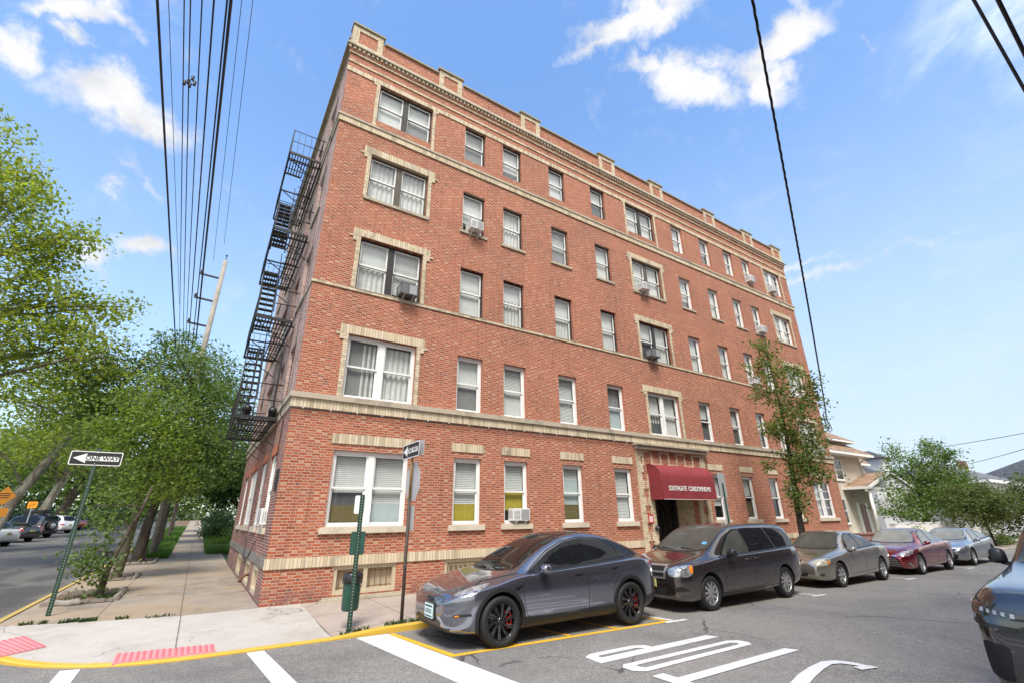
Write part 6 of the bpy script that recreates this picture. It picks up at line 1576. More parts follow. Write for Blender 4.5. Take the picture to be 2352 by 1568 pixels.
# ================================================================ HOUSES AND WALL TO THE RIGHT
def shingle_mat(name, col):
    m, t = mat(name); pos = t.new('ShaderNodeNewGeometry').outputs['Position']; x, y, z = t.sep(pos)
    row = t.math('FLOOR', t.math('DIVIDE', z, .11)); u = t.math('ADD', x, y)
    r = white(t, t.comb(row, t.math('FLOOR', t.math('ADD', t.math('DIVIDE', u, .3), t.math('MULTIPLY', row, .5))), 1.0))
    f = t.math('FRACT', t.math('DIVIDE', z, .11))
    c = t.ramp(r, [(0, tuple(v*.65 for v in col)), (.5, col), (1, tuple(v*1.3 for v in col))])
    c = t.mix(t.math('MULTIPLY', t.sstep(f, .2, .0), .55), c, tuple(v*.35 for v in col))
    c = t.mix(.5, c, t.mix(1.0, c, t.ramp(t.noise(pos, .8, 5, .65), [(.3, (.65, .65, .65)), (.7, (1.3, 1.3, 1.3))]), 'MULTIPLY'))
    t.l.new(c, t.p.inputs['Base Color']); t.p.inputs['Roughness'].default_value = .9; return m
def siding_mat(name, col):
    m, t = mat(name); pos = t.new('ShaderNodeNewGeometry').outputs['Position']; z = t.sep(pos)[2]
    f = t.math('FRACT', t.math('DIVIDE', z, .12)); c = t.mix(t.math('MULTIPLY', t.sstep(f, .14, .02), .5), col, tuple(v*.45 for v in col))
    c = t.mix(.3, c, t.mix(1.0, c, t.ramp(t.noise(pos, 1.2, 5, .65), [(.3, (.75, .75, .75)), (.7, (1.1, 1.1, 1.1))]), 'MULTIPLY'))
    t.l.new(c, t.p.inputs['Base Color']); t.p.inputs['Roughness'].default_value = .7; return m
M['stucco'] = stone_mat('beige_stucco', (.60, .55, .47), (.38, .33, .27), .5, .6)
M['shingle_brown'] = shingle_mat('orange_brown_shingles', (.27, .175, .115))
M['shingle_grey'] = shingle_mat('grey_shingles', (.13, .13, .14))
M['shingle_dark'] = shingle_mat('dark_slate_shingles', (.055, .06, .07))
M['siding'] = siding_mat('pale_siding', (.62, .62, .65))
M['wall_white'] = stone_mat('white_rendered_wall', (.80, .79, .76), (.42, .38, .33), .4, .5)

def hip(b, x0, x1, y0, y1, ze, zr, ov=.45, ridge=None, th=.14):
    X0, X1, Y0, Y1 = x0-ov, x1+ov, y0-ov, y1+ov; d = min(X1-X0, Y1-Y0)/2
    if X1-X0 >= Y1-Y0: A, B = Vector((X0+d, (Y0+Y1)/2, zr)), Vector((X1-d, (Y0+Y1)/2, zr)); fs = [(0, 1, 5, 4), (1, 2, 5), (2, 3, 4, 5), (3, 0, 4)]
    else: A, B = Vector(((X0+X1)/2, Y0+d, zr)), Vector(((X0+X1)/2, Y1-d, zr)); fs = [(0, 1, 4), (1, 2, 5, 4), (2, 3, 5), (3, 0, 4, 5)]
    b.add([(X0, Y0, ze), (X1, Y0, ze), (X1, Y1, ze), (X0, Y1, ze), A, B], fs)
def fascia(b, x0, x1, y0, y1, ze, ov=.45, h=.2): b.box(x0-ov+.01, x1+ov-.01, y0-ov+.01, y1+ov-.01, ze-h, ze-.004)
def hwin(parent, x0, x1, z0, z1, y, units=1, face='y', shade=None):
    b = MB(); g = MB(); t = .07; W = (x1-x0)/units
    P = (lambda u, d, z: (u, y-d, z)) if face == 'y' else (lambda u, d, z: (y-d, u, z))
    def bx(bb, a, c, d0, d1, e, f):
        p, q = P(a, d0, e), P(c, d1, f); bb.box(min(p[0], q[0]), max(p[0], q[0]), min(p[1], q[1]), max(p[1], q[1]), e, f)
    for k in range(units):
        a, c = x0+W*k, x0+W*(k+1); m_ = (z0+z1)/2
        for q in ((a, a+t, z0, z1), (c-t, c, z0, z1), (a+t, c-t, z1-t, z1), (a+t, c-t, z0, z0+t), (a+t, c-t, m_-.03, m_+.03)): bx(b, q[0], q[1], 0, .06, q[2], q[3])
    bx(b, x0-.08, x1+.08, 0, .10, z0-.08, z0-.002)
    f = b.build('window', M['white'], parent); bx(g, x0+t*.5, x1-t*.5, .005, .02, z0+t*.5, z1-t*.5); g.build('pane', M['car_glass_pale'] if shade is None else M[shade], f); return f

# beige stucco house with dormer and gabled porch
h1 = empty('stucco_house', (0, 0, 0), 0, 'beige stucco two-storey house with orange-brown roofs, dormer and gabled front porch', 'house')
hx0, hx1, hy = 37.0, 45.3, 5.0
b = MB(); b.box(hx0, hx1, hy, hy+9, -.5, 6.25); b.box(hx1, 49.2, hy+1.2, hy+9, -.5, 5.9); b.build('wall', M['stucco'], h1)
b = MB(); hip(b, hx0, hx1, hy, hy+9, 6.42, 9.9, .85); hip(b, hx1+.2, 49.3, hy+1.3, hy+9, 6.05, 8.6, .45); b.build('roof', M['shingle_brown'], h1, fix=True)
b = MB(); fascia(b, hx0, hx1, hy, hy+9, 6.42, .85); fascia(b, hx1+.6, 49.3, hy+1.3, hy+9, 6.05, .45); b.build('fascia', M['white'], h1)
b = MB(); b.box(40.2, 44.7, hy+.5, hy+4, 6.45, 7.5); dm = b.build('dormer', M['stucco'], h1)
b = MB(); hip(b, 40.2, 44.7, hy+.5, hy+5.0, 7.6, 9.5, .6); b.build('roof', M['shingle_brown'], dm, fix=True)
b = MB(); fascia(b, 40.2, 44.7, hy+.5, hy+5, 7.6, .6, .16); b.build('fascia', M['white'], dm)
hwin(dm, 43.2, 44.5, 6.62, 7.38, hy+.5, 2)
for a in (hwin(h1, 39.2, 41.6, 4.3, 5.85, hy, 2), hwin(h1, 39.0, 40.7, 1.1, 2.9, hy, 2), hwin(h1, 46.6, 47.7, 4.1, 5.3, hy+1.2)): pass
b = MB(); b.tube([(hx1-.05, hy-.5, 6.2), (hx1-.1, hy-.06, 5.8), (hx1-.1, hy-.06, 3.7)], .05, 8); b.build('downpipe', M['white'], h1)
b = MB(); px0, px1, pz, pr = 40.9, 50.4, 3.70, 5.0; cx = (px0+px1)/2
b.add([(px0, hy-1.8, pz), (cx, hy-1.8, pr), (cx, hy, pr), (px0, hy, pz), (px1, hy-1.8, pz), (px1, hy, pz)], [(0, 1, 2, 3), (1, 4, 5, 2)]); prf = b.build('porch_roof', M['shingle_brown'], h1, fix=True)
b = MB(); b.prism([(px0+.2, hy-1.7, pz-.02), (px1-.2, hy-1.7, pz-.02), (cx, hy-1.7, pr-.06)], (0, .06, 0)); b.build('gable', M['siding'], prf)
b = MB(); b.bar((px0, hy-1.83, pz-.06), (cx, hy-1.83, pr-.04), .07, .2); b.bar((cx, hy-1.83, pr-.04), (px1, hy-1.83, pz-.06), .07, .2); b.box(px0, px1, hy-1.65, hy-1.5, pz-.32, pz-.10); b.bar((px0, hy-1.8, pz-.06), (px0, hy, pz-.06), .08, .18); b.build('trim', M['white'], prf)
for x in (px0+.4, cx+.3, px1-.4): b = MB(); b.tube([(x, hy-1.6, -.2), (x, hy-1.6, 3.34)], [.13, .10], 12); b.build('porch_column', M['white'], h1)
b = MB(); b.box(px0, px1, hy-1.75, hy-.01, -.5, .35); b.build('porch_floor', M['wall_white'], h1)
b = MB(); b.box(43.0, 44.0, hy-.05, hy-.002, .35, 2.5); b.build('front_door', simple('brown_red_door', (.20, .09, .06), .5), h1)
b = MB(); b.box(42.5, 42.98, hy-.04, hy-.002, .35, 2.6); b.box(44.02, 44.5, hy-.04, hy-.002, .35, 2.6); b.build('door_surround', M['white'], h1)

# dark-roofed house behind the maple, grey-roofed house further down
h2 = empty('dark_roofed_house', (0, 0, 0), 0, 'white house with a dark slate hipped roof behind the right-hand tree', 'house')
b = MB(); b.box(54, 64, 7.5, 18, -.5, 5.4); b.build('wall', M['siding'], h2)
b = MB(); hip(b, 54, 64, 7.5, 18, 5.5, 8.0, .5); b.build('roof', M['shingle_dark'], h2, fix=True)
b = MB(); b.box(56.2, 58.6, 7.2, 10, 5.6, 7.1); d2 = b.build('dormer', M['siding'], h2); b = MB(); hip(b, 56.2, 58.6, 7.2, 11, 7.12, 8.0, .3); b.build('roof', M['shingle_dark'], d2, fix=True); hwin(d2, 56.8, 58.0, 5.9, 6.9, 7.2, 2)
hwin(h2, 56, 57.2, 3.2, 4.6, 7.5); hwin(h2, 60, 61.2, 3.2, 4.6, 7.5)
h3 = empty('grey_roofed_house', (0, 0, 0), 0, 'pale sided house with a grey hipped roof and white eaves at the far right', 'house')
b = MB(); b.box(66, 79, 2.2, 12, -.5, 4.8); b.build('wall', M['siding'], h3)
b = MB(); hip(b, 66, 79, 2.2, 12, 4.95, 7.3, .6); b.build('roof', M['shingle_grey'], h3, fix=True)
b = MB(); fascia(b, 66, 79, 2.2, 12, 4.95, .6, .3); b.build('fascia', M['white'], h3)
for x in (68.5, 72.8, 76.5): hwin(h3, x, x+1.6, 2.7, 4.2, 2.2, 1)
b = MB(); b.box(76.0, 76.8, 5.5, 6.3, 6.0, 7.7); b.build('chimney', M['brick_side'], h3)
dq = empty('satellite_dish', (71.6, 6.6, 7.3), .3, 'small round satellite dish on the ridge of the grey roof', 'dish')
b = MB(); b.tube([(0, 0, -.8), (0, 0, .55)], .04, 8); b.build('mast', M['steel'], dq)
b = MB(); b.lathe([(0, 0), (.3, -.05), (.55, -.16), (.62, -.2)], (0, -.1, .6), axis='y', n=24); b.build('dish', M['sign_back'], dq)
h4 = empty('white_gabled_house', (0, 0, 0), 0, 'distant white house hidden by the bushes at the far right end of the street', 'house')
b = MB(); b.box(86, 98, -2, 8, -.5, 5.6); b.build('wall', M['siding'], h4); b = MB(); hip(b, 86, 98, -2, 8, 5.7, 8.4, .5); b.build('roof', M['shingle_dark'], h4, fix=True)
for x in (88, 92, 95): hwin(h4, x, x+1.3, 3.0, 4.5, -2)

# white garden wall along the pavement, low brick wall by the drive
wl_ = empty('garden_wall', (0, 0, 0), 0, 'white rendered garden wall with low piers along the pavement past the driveway', 'wall')
b = MB(); n = 10; X = [33.6+i*1.9 for i in range(n+1)]
for i in range(n): b.box(X[i]+.16, X[i+1]-.16, -.30, -.14, grade(X[i], 0)-.3, 1.14-.008*(X[i]-33))
b.build('wall', M['wall_white'], wl_)
for i in range(n+1): b = MB(); b.box(X[i]-.159, X[i]+.159, -.36, -.08, -.6, 1.20-.008*(X[i]-33)); b.box(X[i]-.2, X[i]+.2, -.40, -.04, 1.201-.008*(X[i]-33), 1.27-.008*(X[i]-33)); b.build('pier', M['wall_white'], wl_)
w2 = empty('return_wall', (0, 0, 0), 0, 'white wall at the back of the driveway in front of the beige house', 'wall')
b = MB(); b.box(29.5, 38.2, 8.0, 8.2, -.5, 1.75); b.box(29.4, 38.3, 7.95, 8.25, 1.751, 1.83); b.build('wall', M['wall_white'], w2)
w3 = empty('low_brick_wall', (0, 0, 0), 0, 'low dark brick wall at the driveway mouth beside the brick building', 'wall')
b = MB(); b.box(28.6, 31.4, -.36, -.1, -.5, .72); b.box(28.55, 31.45, -.41, -.05, .721, .80); b.build('wall', M['brick_side'], w3)
hy_ = empty('planter_urn', (30.9, -.75, sw(31, -1)), 0, 'small orange terracotta pot standing by the low brick wall', 'plant pot')
b = MB(); b.lathe([(0, 0), (.16, 0), (.24, .45), (.28, .55), (.28, .62), (.22, .62), (.2, .5), (0, .5)], n=20); b.build('pot', simple('terracotta', (.48, .20, .11), .8), hy_)

# brick apartments across the street behind the photographer: they show as reflections in glass and paint
ob = empty('facing_apartments', (0, 0, 0), 0, 'brown brick apartments across the street, mirrored in car windows and lower panes', 'building')
b = MB(); b.box(1, 52, -34, -18.6, -.5, 19.4); b.build('wall', M['brick_side'], ob)
b = MB(); b.box(.8, 52.2, -34.2, -18.4, 19.401, 20.0); b.build('cornice', M['ledge'], ob)
wm = MB(); wm.box(-.8, .8, 0, .07, 0, 1.9); pm = MB()
for q in ((-.7, .7, .1, .92), (-.7, .7, 1.0, 1.8)): pm.box(q[0], q[1], .06, .08, q[2], q[3])
for i in range(14):
    for r in range(6):
        x = 3.4+3.5*i; f = MB(); f.v, f.f, f.m, f.sm = [(p[0]+x, p[1]-18.6, p[2]+1.2+3.1*r) for p in wm.v], wm.f, wm.m, wm.sm; w = f.build('window', M['white'], ob)
        g = MB(); g.v, g.f, g.m, g.sm = [(p[0]+x, p[1]-18.6, p[2]+1.2+3.1*r) for p in pm.v], pm.f, pm.m, pm.sm; g.build('pane', M['car_glass_pale'], w)
# ================================================================ TREES AND PLANTS
def leaf_mat(name, cols, trans=.35, gloss=.35):
    m, t = mat(name); p = t.p
    g = t.new('ShaderNodeNewGeometry'); r = g.outputs['Random Per Island']; pos = g.outputs['Position']
    cl = t.noise(pos, .9, 2, .5)
    c = t.ramp(t.math('MULTIPLY_ADD', t.math('SUBTRACT', cl, .5), .9, t.math('MULTIPLY_ADD', r, .55, .22), clamp=True), [(i/(len(cols)-1), k) for i, k in enumerate(cols)])
    t.l.new(c, p.inputs['Base Color']); p.inputs['Roughness'].default_value = gloss+.15; p.inputs['Specular IOR Level'].default_value = .35
    tr = t.new('ShaderNodeBsdfTranslucent'); t.l.new(t.mix(1.0, c, (1.25, 1.3, .55), 'MULTIPLY'), tr.inputs[0])
    mx = t.new('ShaderNodeMixShader'); mx.inputs[0].default_value = trans
    t.l.new(p.outputs[0], mx.inputs[1]); t.l.new(tr.outputs[0], mx.inputs[2]); t.l.new(mx.outputs[0], t.out.inputs[0])
    return m
def bark_mat(name, a, b_, scale=5):
    m, t = mat(name); pos = t.new('ShaderNodeNewGeometry').outputs['Position']
    n = t.noise(t.vmath('MULTIPLY', pos, (1, 1, .3)), scale, 6, .7, .6); f = t.noise(t.vmath('MULTIPLY', pos, (1, 1, .25)), 40, 4, .7)
    c = t.mix(t.sstep(n, .42, .62), a, b_); c = t.mix(.5, c, t.mix(1.0, c, t.ramp(f, [(.3, (.5, .5, .5)), (.7, (1.4, 1.4, 1.4))]), 'MULTIPLY'))
    t.l.new(c, t.p.inputs['Base Color']); t.p.inputs['Roughness'].default_value = .95; t.p.inputs['Specular IOR Level'].default_value = .15
    t.l.new(t.bump(f, .8, .02), t.p.inputs['Normal']); return m
M['leaf_plane'] = leaf_mat('plane_tree_leaves', [(.09, .125, .025), (.20, .26, .045), (.33, .38, .07), (.46, .49, .11)], .55)
M['leaf_mid'] = leaf_mat('street_tree_leaves', [(.05, .085, .03), (.105, .17, .052), (.175, .25, .075), (.27, .34, .11)], .5)
M['leaf_bright'] = leaf_mat('bright_street_tree_leaves', [(.06, .10, .026), (.135, .21, .045), (.22, .30, .065), (.32, .39, .10)], .5)
M['leaf_dark'] = leaf_mat('dark_tree_leaves', [(.010, .026, .009), (.022, .052, .015), (.042, .085, .02), (.08, .13, .03)], .3)
M['leaf_street_dark'] = leaf_mat('shaded_street_leaves', [(.018, .042, .012), (.042, .088, .022), (.075, .135, .03), (.13, .20, .05)], .35)
M['leaf_sapling'] = leaf_mat('sapling_leaves', [(.06, .085, .028), (.12, .175, .05), (.19, .25, .075), (.28, .25, .11)], .45)
M['leaf_maple'] = leaf_mat('fresh_green_leaves', [(.06, .105, .032), (.115, .195, .055), (.19, .28, .075), (.29, .37, .11)], .45)
M['leaf_bush'] = leaf_mat('olive_bush_leaves', [(.05, .07, .025), (.10, .13, .04), (.15, .19, .06), (.21, .24, .09)], .4)
M['grass_blade'] = leaf_mat('grass_blades', [(.03, .07, .010), (.06, .14, .02), (.10, .20, .03), (.16, .22, .06)], .35)
M['bark'] = bark_mat('grey_brown_bark', (.085, .07, .055), (.15, .13, .105))
M['bark_dark'] = bark_mat('dark_bark', (.06, .05, .04), (.12, .10, .078))
M['bark_plane'] = bark_mat('mottled_plane_bark', (.20, .17, .13), (.44, .41, .34), 2.5)
M['bark_green'] = bark_mat('greenish_bark', (.10, .10, .06), (.17, .15, .10))

def leaves(rng, centres, per, spread, size, up=.35, aspect=.62):
    """many single leaf faces clustered round the given centres: (points, faces)"""
    C_ = np.repeat(np.array(centres), per, axis=0); n = len(C_)
    P = C_ + rng.normal(0, 1, (n, 3))*np.array([spread, spread, spread*.72])
    N = rng.normal(0, 1, (n, 3)); N[:, 2] = np.abs(N[:, 2])+up; N /= np.linalg.norm(N, axis=1)[:, None]
    A = np.cross(N, rng.normal(0, 1, (n, 3))); A /= np.linalg.norm(A, axis=1)[:, None]; B = np.cross(N, A)
    s = (size*rng.uniform(.6, 1.35, n))[:, None]
    dip = N*s*.14
    V = np.empty((n, 4, 3)); V[:, 0] = P-A*s*.55; V[:, 1] = P+B*s*aspect*.5-dip; V[:, 2] = P+A*s*.55; V[:, 3] = P-B*s*aspect*.5-dip
    return V.reshape(-1, 3)
def leaf_object(name, V, m, parent):
    n = len(V)//4; me = bpy.data.meshes.new(name); me.vertices.add(n*4); me.vertices.foreach_set('co', V.astype(np.float32).ravel())
    me.loops.add(n*4); me.loops.foreach_set('vertex_index', np.arange(n*4, dtype=np.int32))
    me.polygons.add(n); me.polygons.foreach_set('loop_start', np.arange(0, n*4, 4, dtype=np.int32))
    me.materials.append(m); me.update(calc_edges=True); me.validate()
    o = bpy.data.objects.new(name, me); COL.objects.link(o); o.parent = parent; return o

def tree(name, label, base, trunk, blobs, leafm, bark, size=.16, seed=1, group=None, cat='tree', clump=.55, per=26, dens=1.0, br=.06, hollow=.45, twig=True):
    """trunk: [(dx,dy,dz,r)...] from the base; blobs: [(centre, (rx,ry,rz), clumps)] in world space"""
    rng = np.random.default_rng(seed); rr = random.Random(seed)
    base = Vector(base); root = empty(name, base, 0, label, cat, group)
    b = MB(); tp = [base+Vector(t[:3]) for t in trunk]; L = lambda p: p-base
    # root flare
    b.tube([L(tp[0])-Vector((0, 0, .2))]+[L(p) for p in tp], [trunk[0][3]*1.22]+[trunk[0][3]*1.06]+[t[3] for t in trunk[1:]], 10)
    cs = []
    for c, R, n in blobs:
        c = Vector(c); R = Vector(R if isinstance(R, (tuple, list)) else (R, R, R*.85))
        # limb from the closest suitable trunk node
        k = min(range(1, len(tp)), key=lambda i: (tp[i]-c).length + (4 if tp[i].z > c.z else 0)); s = tp[k]; d = c-s
        nodes = [s+d*t + Vector((rr.uniform(-1, 1), rr.uniform(-1, 1), rr.uniform(-.2, .8)))*.09*d.length*math.sin(PI*t) for t in (0, .25, .5, .75, 1)]
        r0 = min(trunk[k][3]*.75, br*(.55+.22*d.length)); b.tube([L(p) for p in nodes], [r0*(1-.72*t) for t in (0, .25, .5, .75, 1)], 7)
        for i in range(int(n*dens)):
            v = Vector((rr.gauss(0, 1), rr.gauss(0, 1), rr.gauss(0, 1))).normalized(); q = hollow+(1-hollow)*rr.random()**.6; q *= rr.choice([1, 1, 1, 1.12, .9])
            p = c+Vector((v.x*R.x, v.y*R.y, v.z*R.z))*q; cs.append(tuple(L(p)))
            if twig and i % 3 == 0:
                s2 = nodes[rr.choice([1, 2, 3, 4])]; mid = (s2+p)/2+Vector((0, 0, .08*(p-s2).length)); b.tube([L(s2), L(mid), L(p)], [r0*.30, r0*.2, .006], 5, cap=False)
    b.build('trunk', bark, root)
    V = leaves(rng, cs, per, clump, size); leaf_object('crown', V, leafm, root)
    return root
def B(px, py, D, R, n): return (tuple(at(px, py, D)), R, n)

PLN = 'plane trees on the park side'
tree('plane_tree', 'tallest plane tree whose yellow-green crown fills the left edge of the sky', (-15.0, 17.5, .1),
     [(0, 0, 0, .48), (.6, .1, 3, .42), (1.4, .2, 6.5, .34), (2.0, .2, 10, .24), (2.2, .2, 13.5, .15)],
     [B(-45, 380, 29, 1.8, 34), B(10, 430, 28, 1.5, 30), B(-30, 530, 28, 2.4, 50), B(75, 555, 28, 1.6, 36), B(140, 545, 27, 1.1, 20), B(190, 545, 27, .7, 9), B(10, 650, 28, 2.2, 50), B(110, 690, 28, 1.6, 30),
      B(190, 790, 27, 1.6, 34), B(245, 710, 27, .9, 14), B(282, 705, 27, .55, 6), B(90, 800, 28, 2.2, 54), B(-20, 780, 28, 2.4, 50), B(-6, 300, 29, .8, 9), B(70, 405, 28, .8, 10), B(235, 820, 26, 1.2, 18), B(55, 470, 28, 1.0, 14), B(150, 690, 27, .8, 9)],
     M['leaf_plane'], M['bark_plane'], .175, 3, PLN, clump=.42, per=44, dens=.72, hollow=.35)
tree('plane_tree', 'leaning pale-barked plane tree with forked trunk just behind the white sedan', tuple(at(-5, 1160, 41)-Vector((0, 0, 2.0))),
     [(0, 0, 0, .30), (.7, .4, 3.0, .25), (2.2, 1.1, 7.0, .20), (4.0, 1.8, 11, .14), (4.6, 2.0, 13, .09)],
     [B(60, 860, 40, 2.8, 55), B(150, 860, 40, 2.8, 60), B(220, 880, 40, 2.4, 50), B(0, 900, 40, 2.8, 50), B(100, 960, 40, 2.2, 30), B(190, 960, 40, 2.2, 40), B(250, 950, 38, 2.0, 40), B(-20, 1010, 40, 1.8, 20)],
     M['leaf_plane'], M['bark_plane'], .20, 4, PLN, clump=.5, per=38, dens=.6, hollow=.3)
tree('plane_tree', 'slimmer plane tree with twin pale trunks beyond the boxy black off-roader', tuple(at(85, 1165, 58)-Vector((0, 0, 2.0))),
     [(0, 0, 0, .34), (.9, .5, 4, .29), (2.0, 1.0, 9.0, .22), (3.4, 1.6, 13, .15)],
     [B(120, 990, 57, 3.4, 50), B(180, 1000, 57, 3.2, 50), B(70, 1010, 57, 3.0, 36), B(220, 1030, 56, 2.8, 50), B(20, 1040, 57, 2.6, 24), B(150, 930, 57, 3, 40)],
     M['leaf_plane'], M['bark_plane'], .26, 5, PLN, clump=.7, per=32, dens=.6)
tree('plane_tree', 'dark-trunked plane tree farthest along the park side', tuple(at(130, 1165, 72)-Vector((0, 0, 2.5))),
     [(0, 0, 0, .5), (1.2, .5, 5, .38), (2.5, 1.0, 10, .28), (4, 1.6, 15, .18)],
     [B(200, 1010, 72, 4, 50), B(150, 1040, 72, 4, 50), B(240, 1060, 72, 3.4, 50), B(100, 1060, 72, 3.4, 30), B(60, 1060, 74, 3.4, 30)],
     M['leaf_mid'], M['bark_dark'], .38, 6, PLN, clump=1.1, per=28)
# the park beyond: a far belt of trees nobody could count
rng = np.random.default_rng(77); cs = []
for i in range(1250):
    px = rng.uniform(-700, 560); D = rng.uniform(112, 135); py = rng.uniform(1000, 1165) if px < 240 else rng.uniform(1070, 1188); p = at(px, py, D); cs.append(tuple(p))
pk = leaf_object('far_trees', leaves(rng, cs, 34, 1.7, .75), M['leaf_mid'], None); pk['kind'] = 'stuff'
cs = []
for i in range(360):
    px = rng.uniform(-500, 330); D = rng.uniform(78, 92); p = at(px, 1150, D); cs.append((p.x, p.y, base_z(p.x, p.y)+rng.uniform(.3, 2.0)))
pk = leaf_object('hedge', leaves(rng, cs, 40, .8, .35), M['leaf_dark'], None); pk['kind'] = 'stuff'

# street trees in the stone-edged pits
STT = 'street trees along the side pavement'
tree('street_tree', 'small multi-stemmed leafy sapling in the nearest stone-edged tree pit', (-3.22, 4.30, sw(-3.2, 4.3)),
     [(0, 0, 0, .085), (.02, .02, .55, .075), (.10, .05, 1.0, .065), (.25, .1, 1.55, .05), (.40, .15, 2.1, .04), (.5, .2, 2.7, .025)],
     [B(205, 1265, 16.8, (.36, .4, .28), 14), B(235, 1290, 16.8, (.32, .35, .24), 10), B(190, 1300, 16.8, (.25, .3, .2), 6), B(232, 1215, 17, (.40, .4, .3), 9), B(262, 1215, 17, (.3, .3, .3), 7), B(225, 1345, 16.9, (.16, .16, .3), 6), B(250, 1150, 17.2, (.5, .5, .4), 10), B(215, 1160, 17.2, (.45, .4, .35), 8), B(278, 1180, 17.2, (.3, .3, .3), 5)],
     M['leaf_mid'], M['bark'], .11, 8, STT, clump=.16, per=15, br=.03)
tree('street_tree', 'thin green-barked street tree with bright foliage in the second tree pit', (-3.40, 9.05, sw(-3.4, 9)),
     [(0, 0, 0, .15), (.08, 0, 1.0, .125), (.10, 0, 2.2, .115), (.12, 0, 3.6, .09), (.1, 0, 5.0, .06)],
     [B(330, 985, 21, 1.15, 34), B(385, 1000, 21, .95, 26), B(300, 1040, 20.5, .95, 22), B(360, 1065, 20.5, .8, 18), B(410, 1060, 21, .6, 10), B(280, 950, 21.5, 1.0, 24), B(340, 900, 22, 1.1, 26), B(250, 1010, 21, .8, 14), B(395, 930, 21.5, .9, 16), B(300, 1110, 20.5, .6, 12), B(345, 1125, 20.5, .6, 12), B(400, 1115, 20.8, .6, 12)],
     M['leaf_bright'], M['bark_green'], .125, 9, STT, clump=.24, per=32, dens=.9, br=.04)
tree('street_tree', 'big dark-limbed street tree leaning over the pavement in the third pit', (-3.35, 15.5, sw(-3.3, 15.5)),
     [(0, 0, 0, .25), (.02, 0, 1.4, .20), (.10, .1, 2.7, .18), (.5, .2, 3.9, .14), (1.1, .2, 5.4, .16), (.8, .2, 7.5, .1)],
     [B(395, 840, 28, 1.7, 44), B(330, 870, 28, 1.9, 50), B(270, 900, 27.5, 1.8, 50), B(215, 900, 27.5, 1.5, 30), B(440, 900, 28, 1.6, 44), B(490, 930, 28, 1.4, 34), B(400, 950, 27, 1.7, 50), B(470, 1010, 27, 1.3, 40), B(510, 1040, 27.5, 1.0, 24), B(240, 980, 27, 1.4, 36), B(340, 1000, 27.5, 1.5, 36), B(420, 1050, 27, 1.3, 34), B(460, 1080, 26.5, 1.0, 20), B(200, 1030, 27, 1.1, 16), B(360, 1110, 26.5, .9, 18), B(430, 1120, 26.5, .8, 16), B(270, 1080, 27, 1.1, 22), B(395, 795, 28, .8, 9), B(470, 850, 29, 1.0, 14)],
     M['leaf_mid'], M['bark_dark'], .15, 10, STT, clump=.30, per=42, dens=.9, br=.05)
tree('street_tree', 'darker street tree standing close to the building beyond the leaning one', (-3.1, 22.5, sw(-3, 22)),
     [(0, 0, 0, .12), (.02, 0, 2.0, .10), (.08, .1, 3.6, .09), (.4, .2, 6, .07), (.9, .2, 9, .05)],
     [B(500, 860, 35, 1.7, 40), B(455, 840, 35, 1.6, 34), B(520, 940, 34, 1.7, 44), B(545, 1010, 33, 1.4, 40), B(500, 1020, 34, 1.6, 44), B(530, 1080, 33, 1.3, 34), B(470, 1070, 34, 1.4, 30), B(560, 1060, 32, .9, 14), B(420, 800, 36, 1.3, 16), B(520, 900, 34, 1.2, 20)],
     M['leaf_mid'], M['bark_dark'], .18, 12, STT, clump=.36, per=38, dens=.9, br=.045)
for i, (y, dx, lab) in enumerate([(27.5, 0, 'slender trunked street tree on the grassy strip, first past the utility pole'), (36, .1, 'slender trunked street tree on the grassy strip, second past the utility pole'), (47, -.1, 'street tree farthest along the grassy strip')]):
    x = -3.2+dx; z = sw(x, y)
    tree('street_tree', lab, (x, y, z), [(0, 0, 0, .12), (-.03, 0, 2.5, .095), (.02, 0, 4.5, .075), (.1, 0, 7, .045)],
         [((x+.4, y, z+5.2), 2.0, 40), ((x-1.0, y+.4, z+6.2), 1.7, 30), ((x+1.2, y-.3, z+6.4), 1.8, 36), ((x+.2, y, z+7.8), 1.6, 26), ((x+1.9, y, z+4.5), 1.3, 20)], M['leaf_mid' if i != 1 else 'leaf_bright'], M['bark_dark'], .26, 20+i, STT, clump=.55, per=28)
# yard tree and shrubs beyond the building's side
tree('yard_tree', 'small dark tree in the planted yard beyond the end of the side wall', (.9, 27.0, sw(.9, 27)),
     [(0, 0, 0, .11), (.05, 0, 1.2, .09), (.2, .1, 2.2, .07), (.3, .1, 3.6, .05)],
     [((1.0, 27, 4.4), (1.7, 1.7, 1.2), 50), ((.2, 26.6, 3.6), 1.1, 26), ((1.9, 27, 3.6), 1.1, 26), ((1.2, 27, 5.6), 1.3, 30), ((.0, 27, 5.6), 1.2, 26), ((-.7, 27, 4.6), 1.0, 16), ((2.2, 27, 5.2), 1.4, 26)], M['leaf_dark'], M['bark_dark'], .22, 31, None, clump=.42, per=32)
def shrub(label, c, R, n, m, seed, size=.12, clump=.22):
    rng = np.random.default_rng(seed); rr = random.Random(seed); root = empty('shrub', (c[0], c[1], sw(c[0], c[1])), 0, label, 'shrub'); cs = []; b = MB()
    for i in range(n):
        v = Vector((rr.gauss(0, 1), rr.gauss(0, 1), abs(rr.gauss(0, 1)))).normalized()*rr.uniform(.5, 1); p = (v.x*R[0], v.y*R[1], v.z*R[2]); cs.append(p)
        if i % 4 == 0: b.tube([(p[0]*.1, p[1]*.1, 0), (p[0]*.5, p[1]*.5, p[2]*.6), p], [.02, .012, .005], 5, cap=False)
    b.build('stem', M['bark'], root); leaf_object('foliage', leaves(rng, cs, 26, clump, size), m, root)
shrub('low bright green shrub bed in the yard beyond the side wall', (1.2, 24.5), (1.7, 1.8, 1.1), 90, M['leaf_bright'], 41)
shrub('dark clipped shrub beside the far side pavement', (.1, 33), (.9, 1.6, 1.9), 90, M['leaf_dark'], 42, .16)
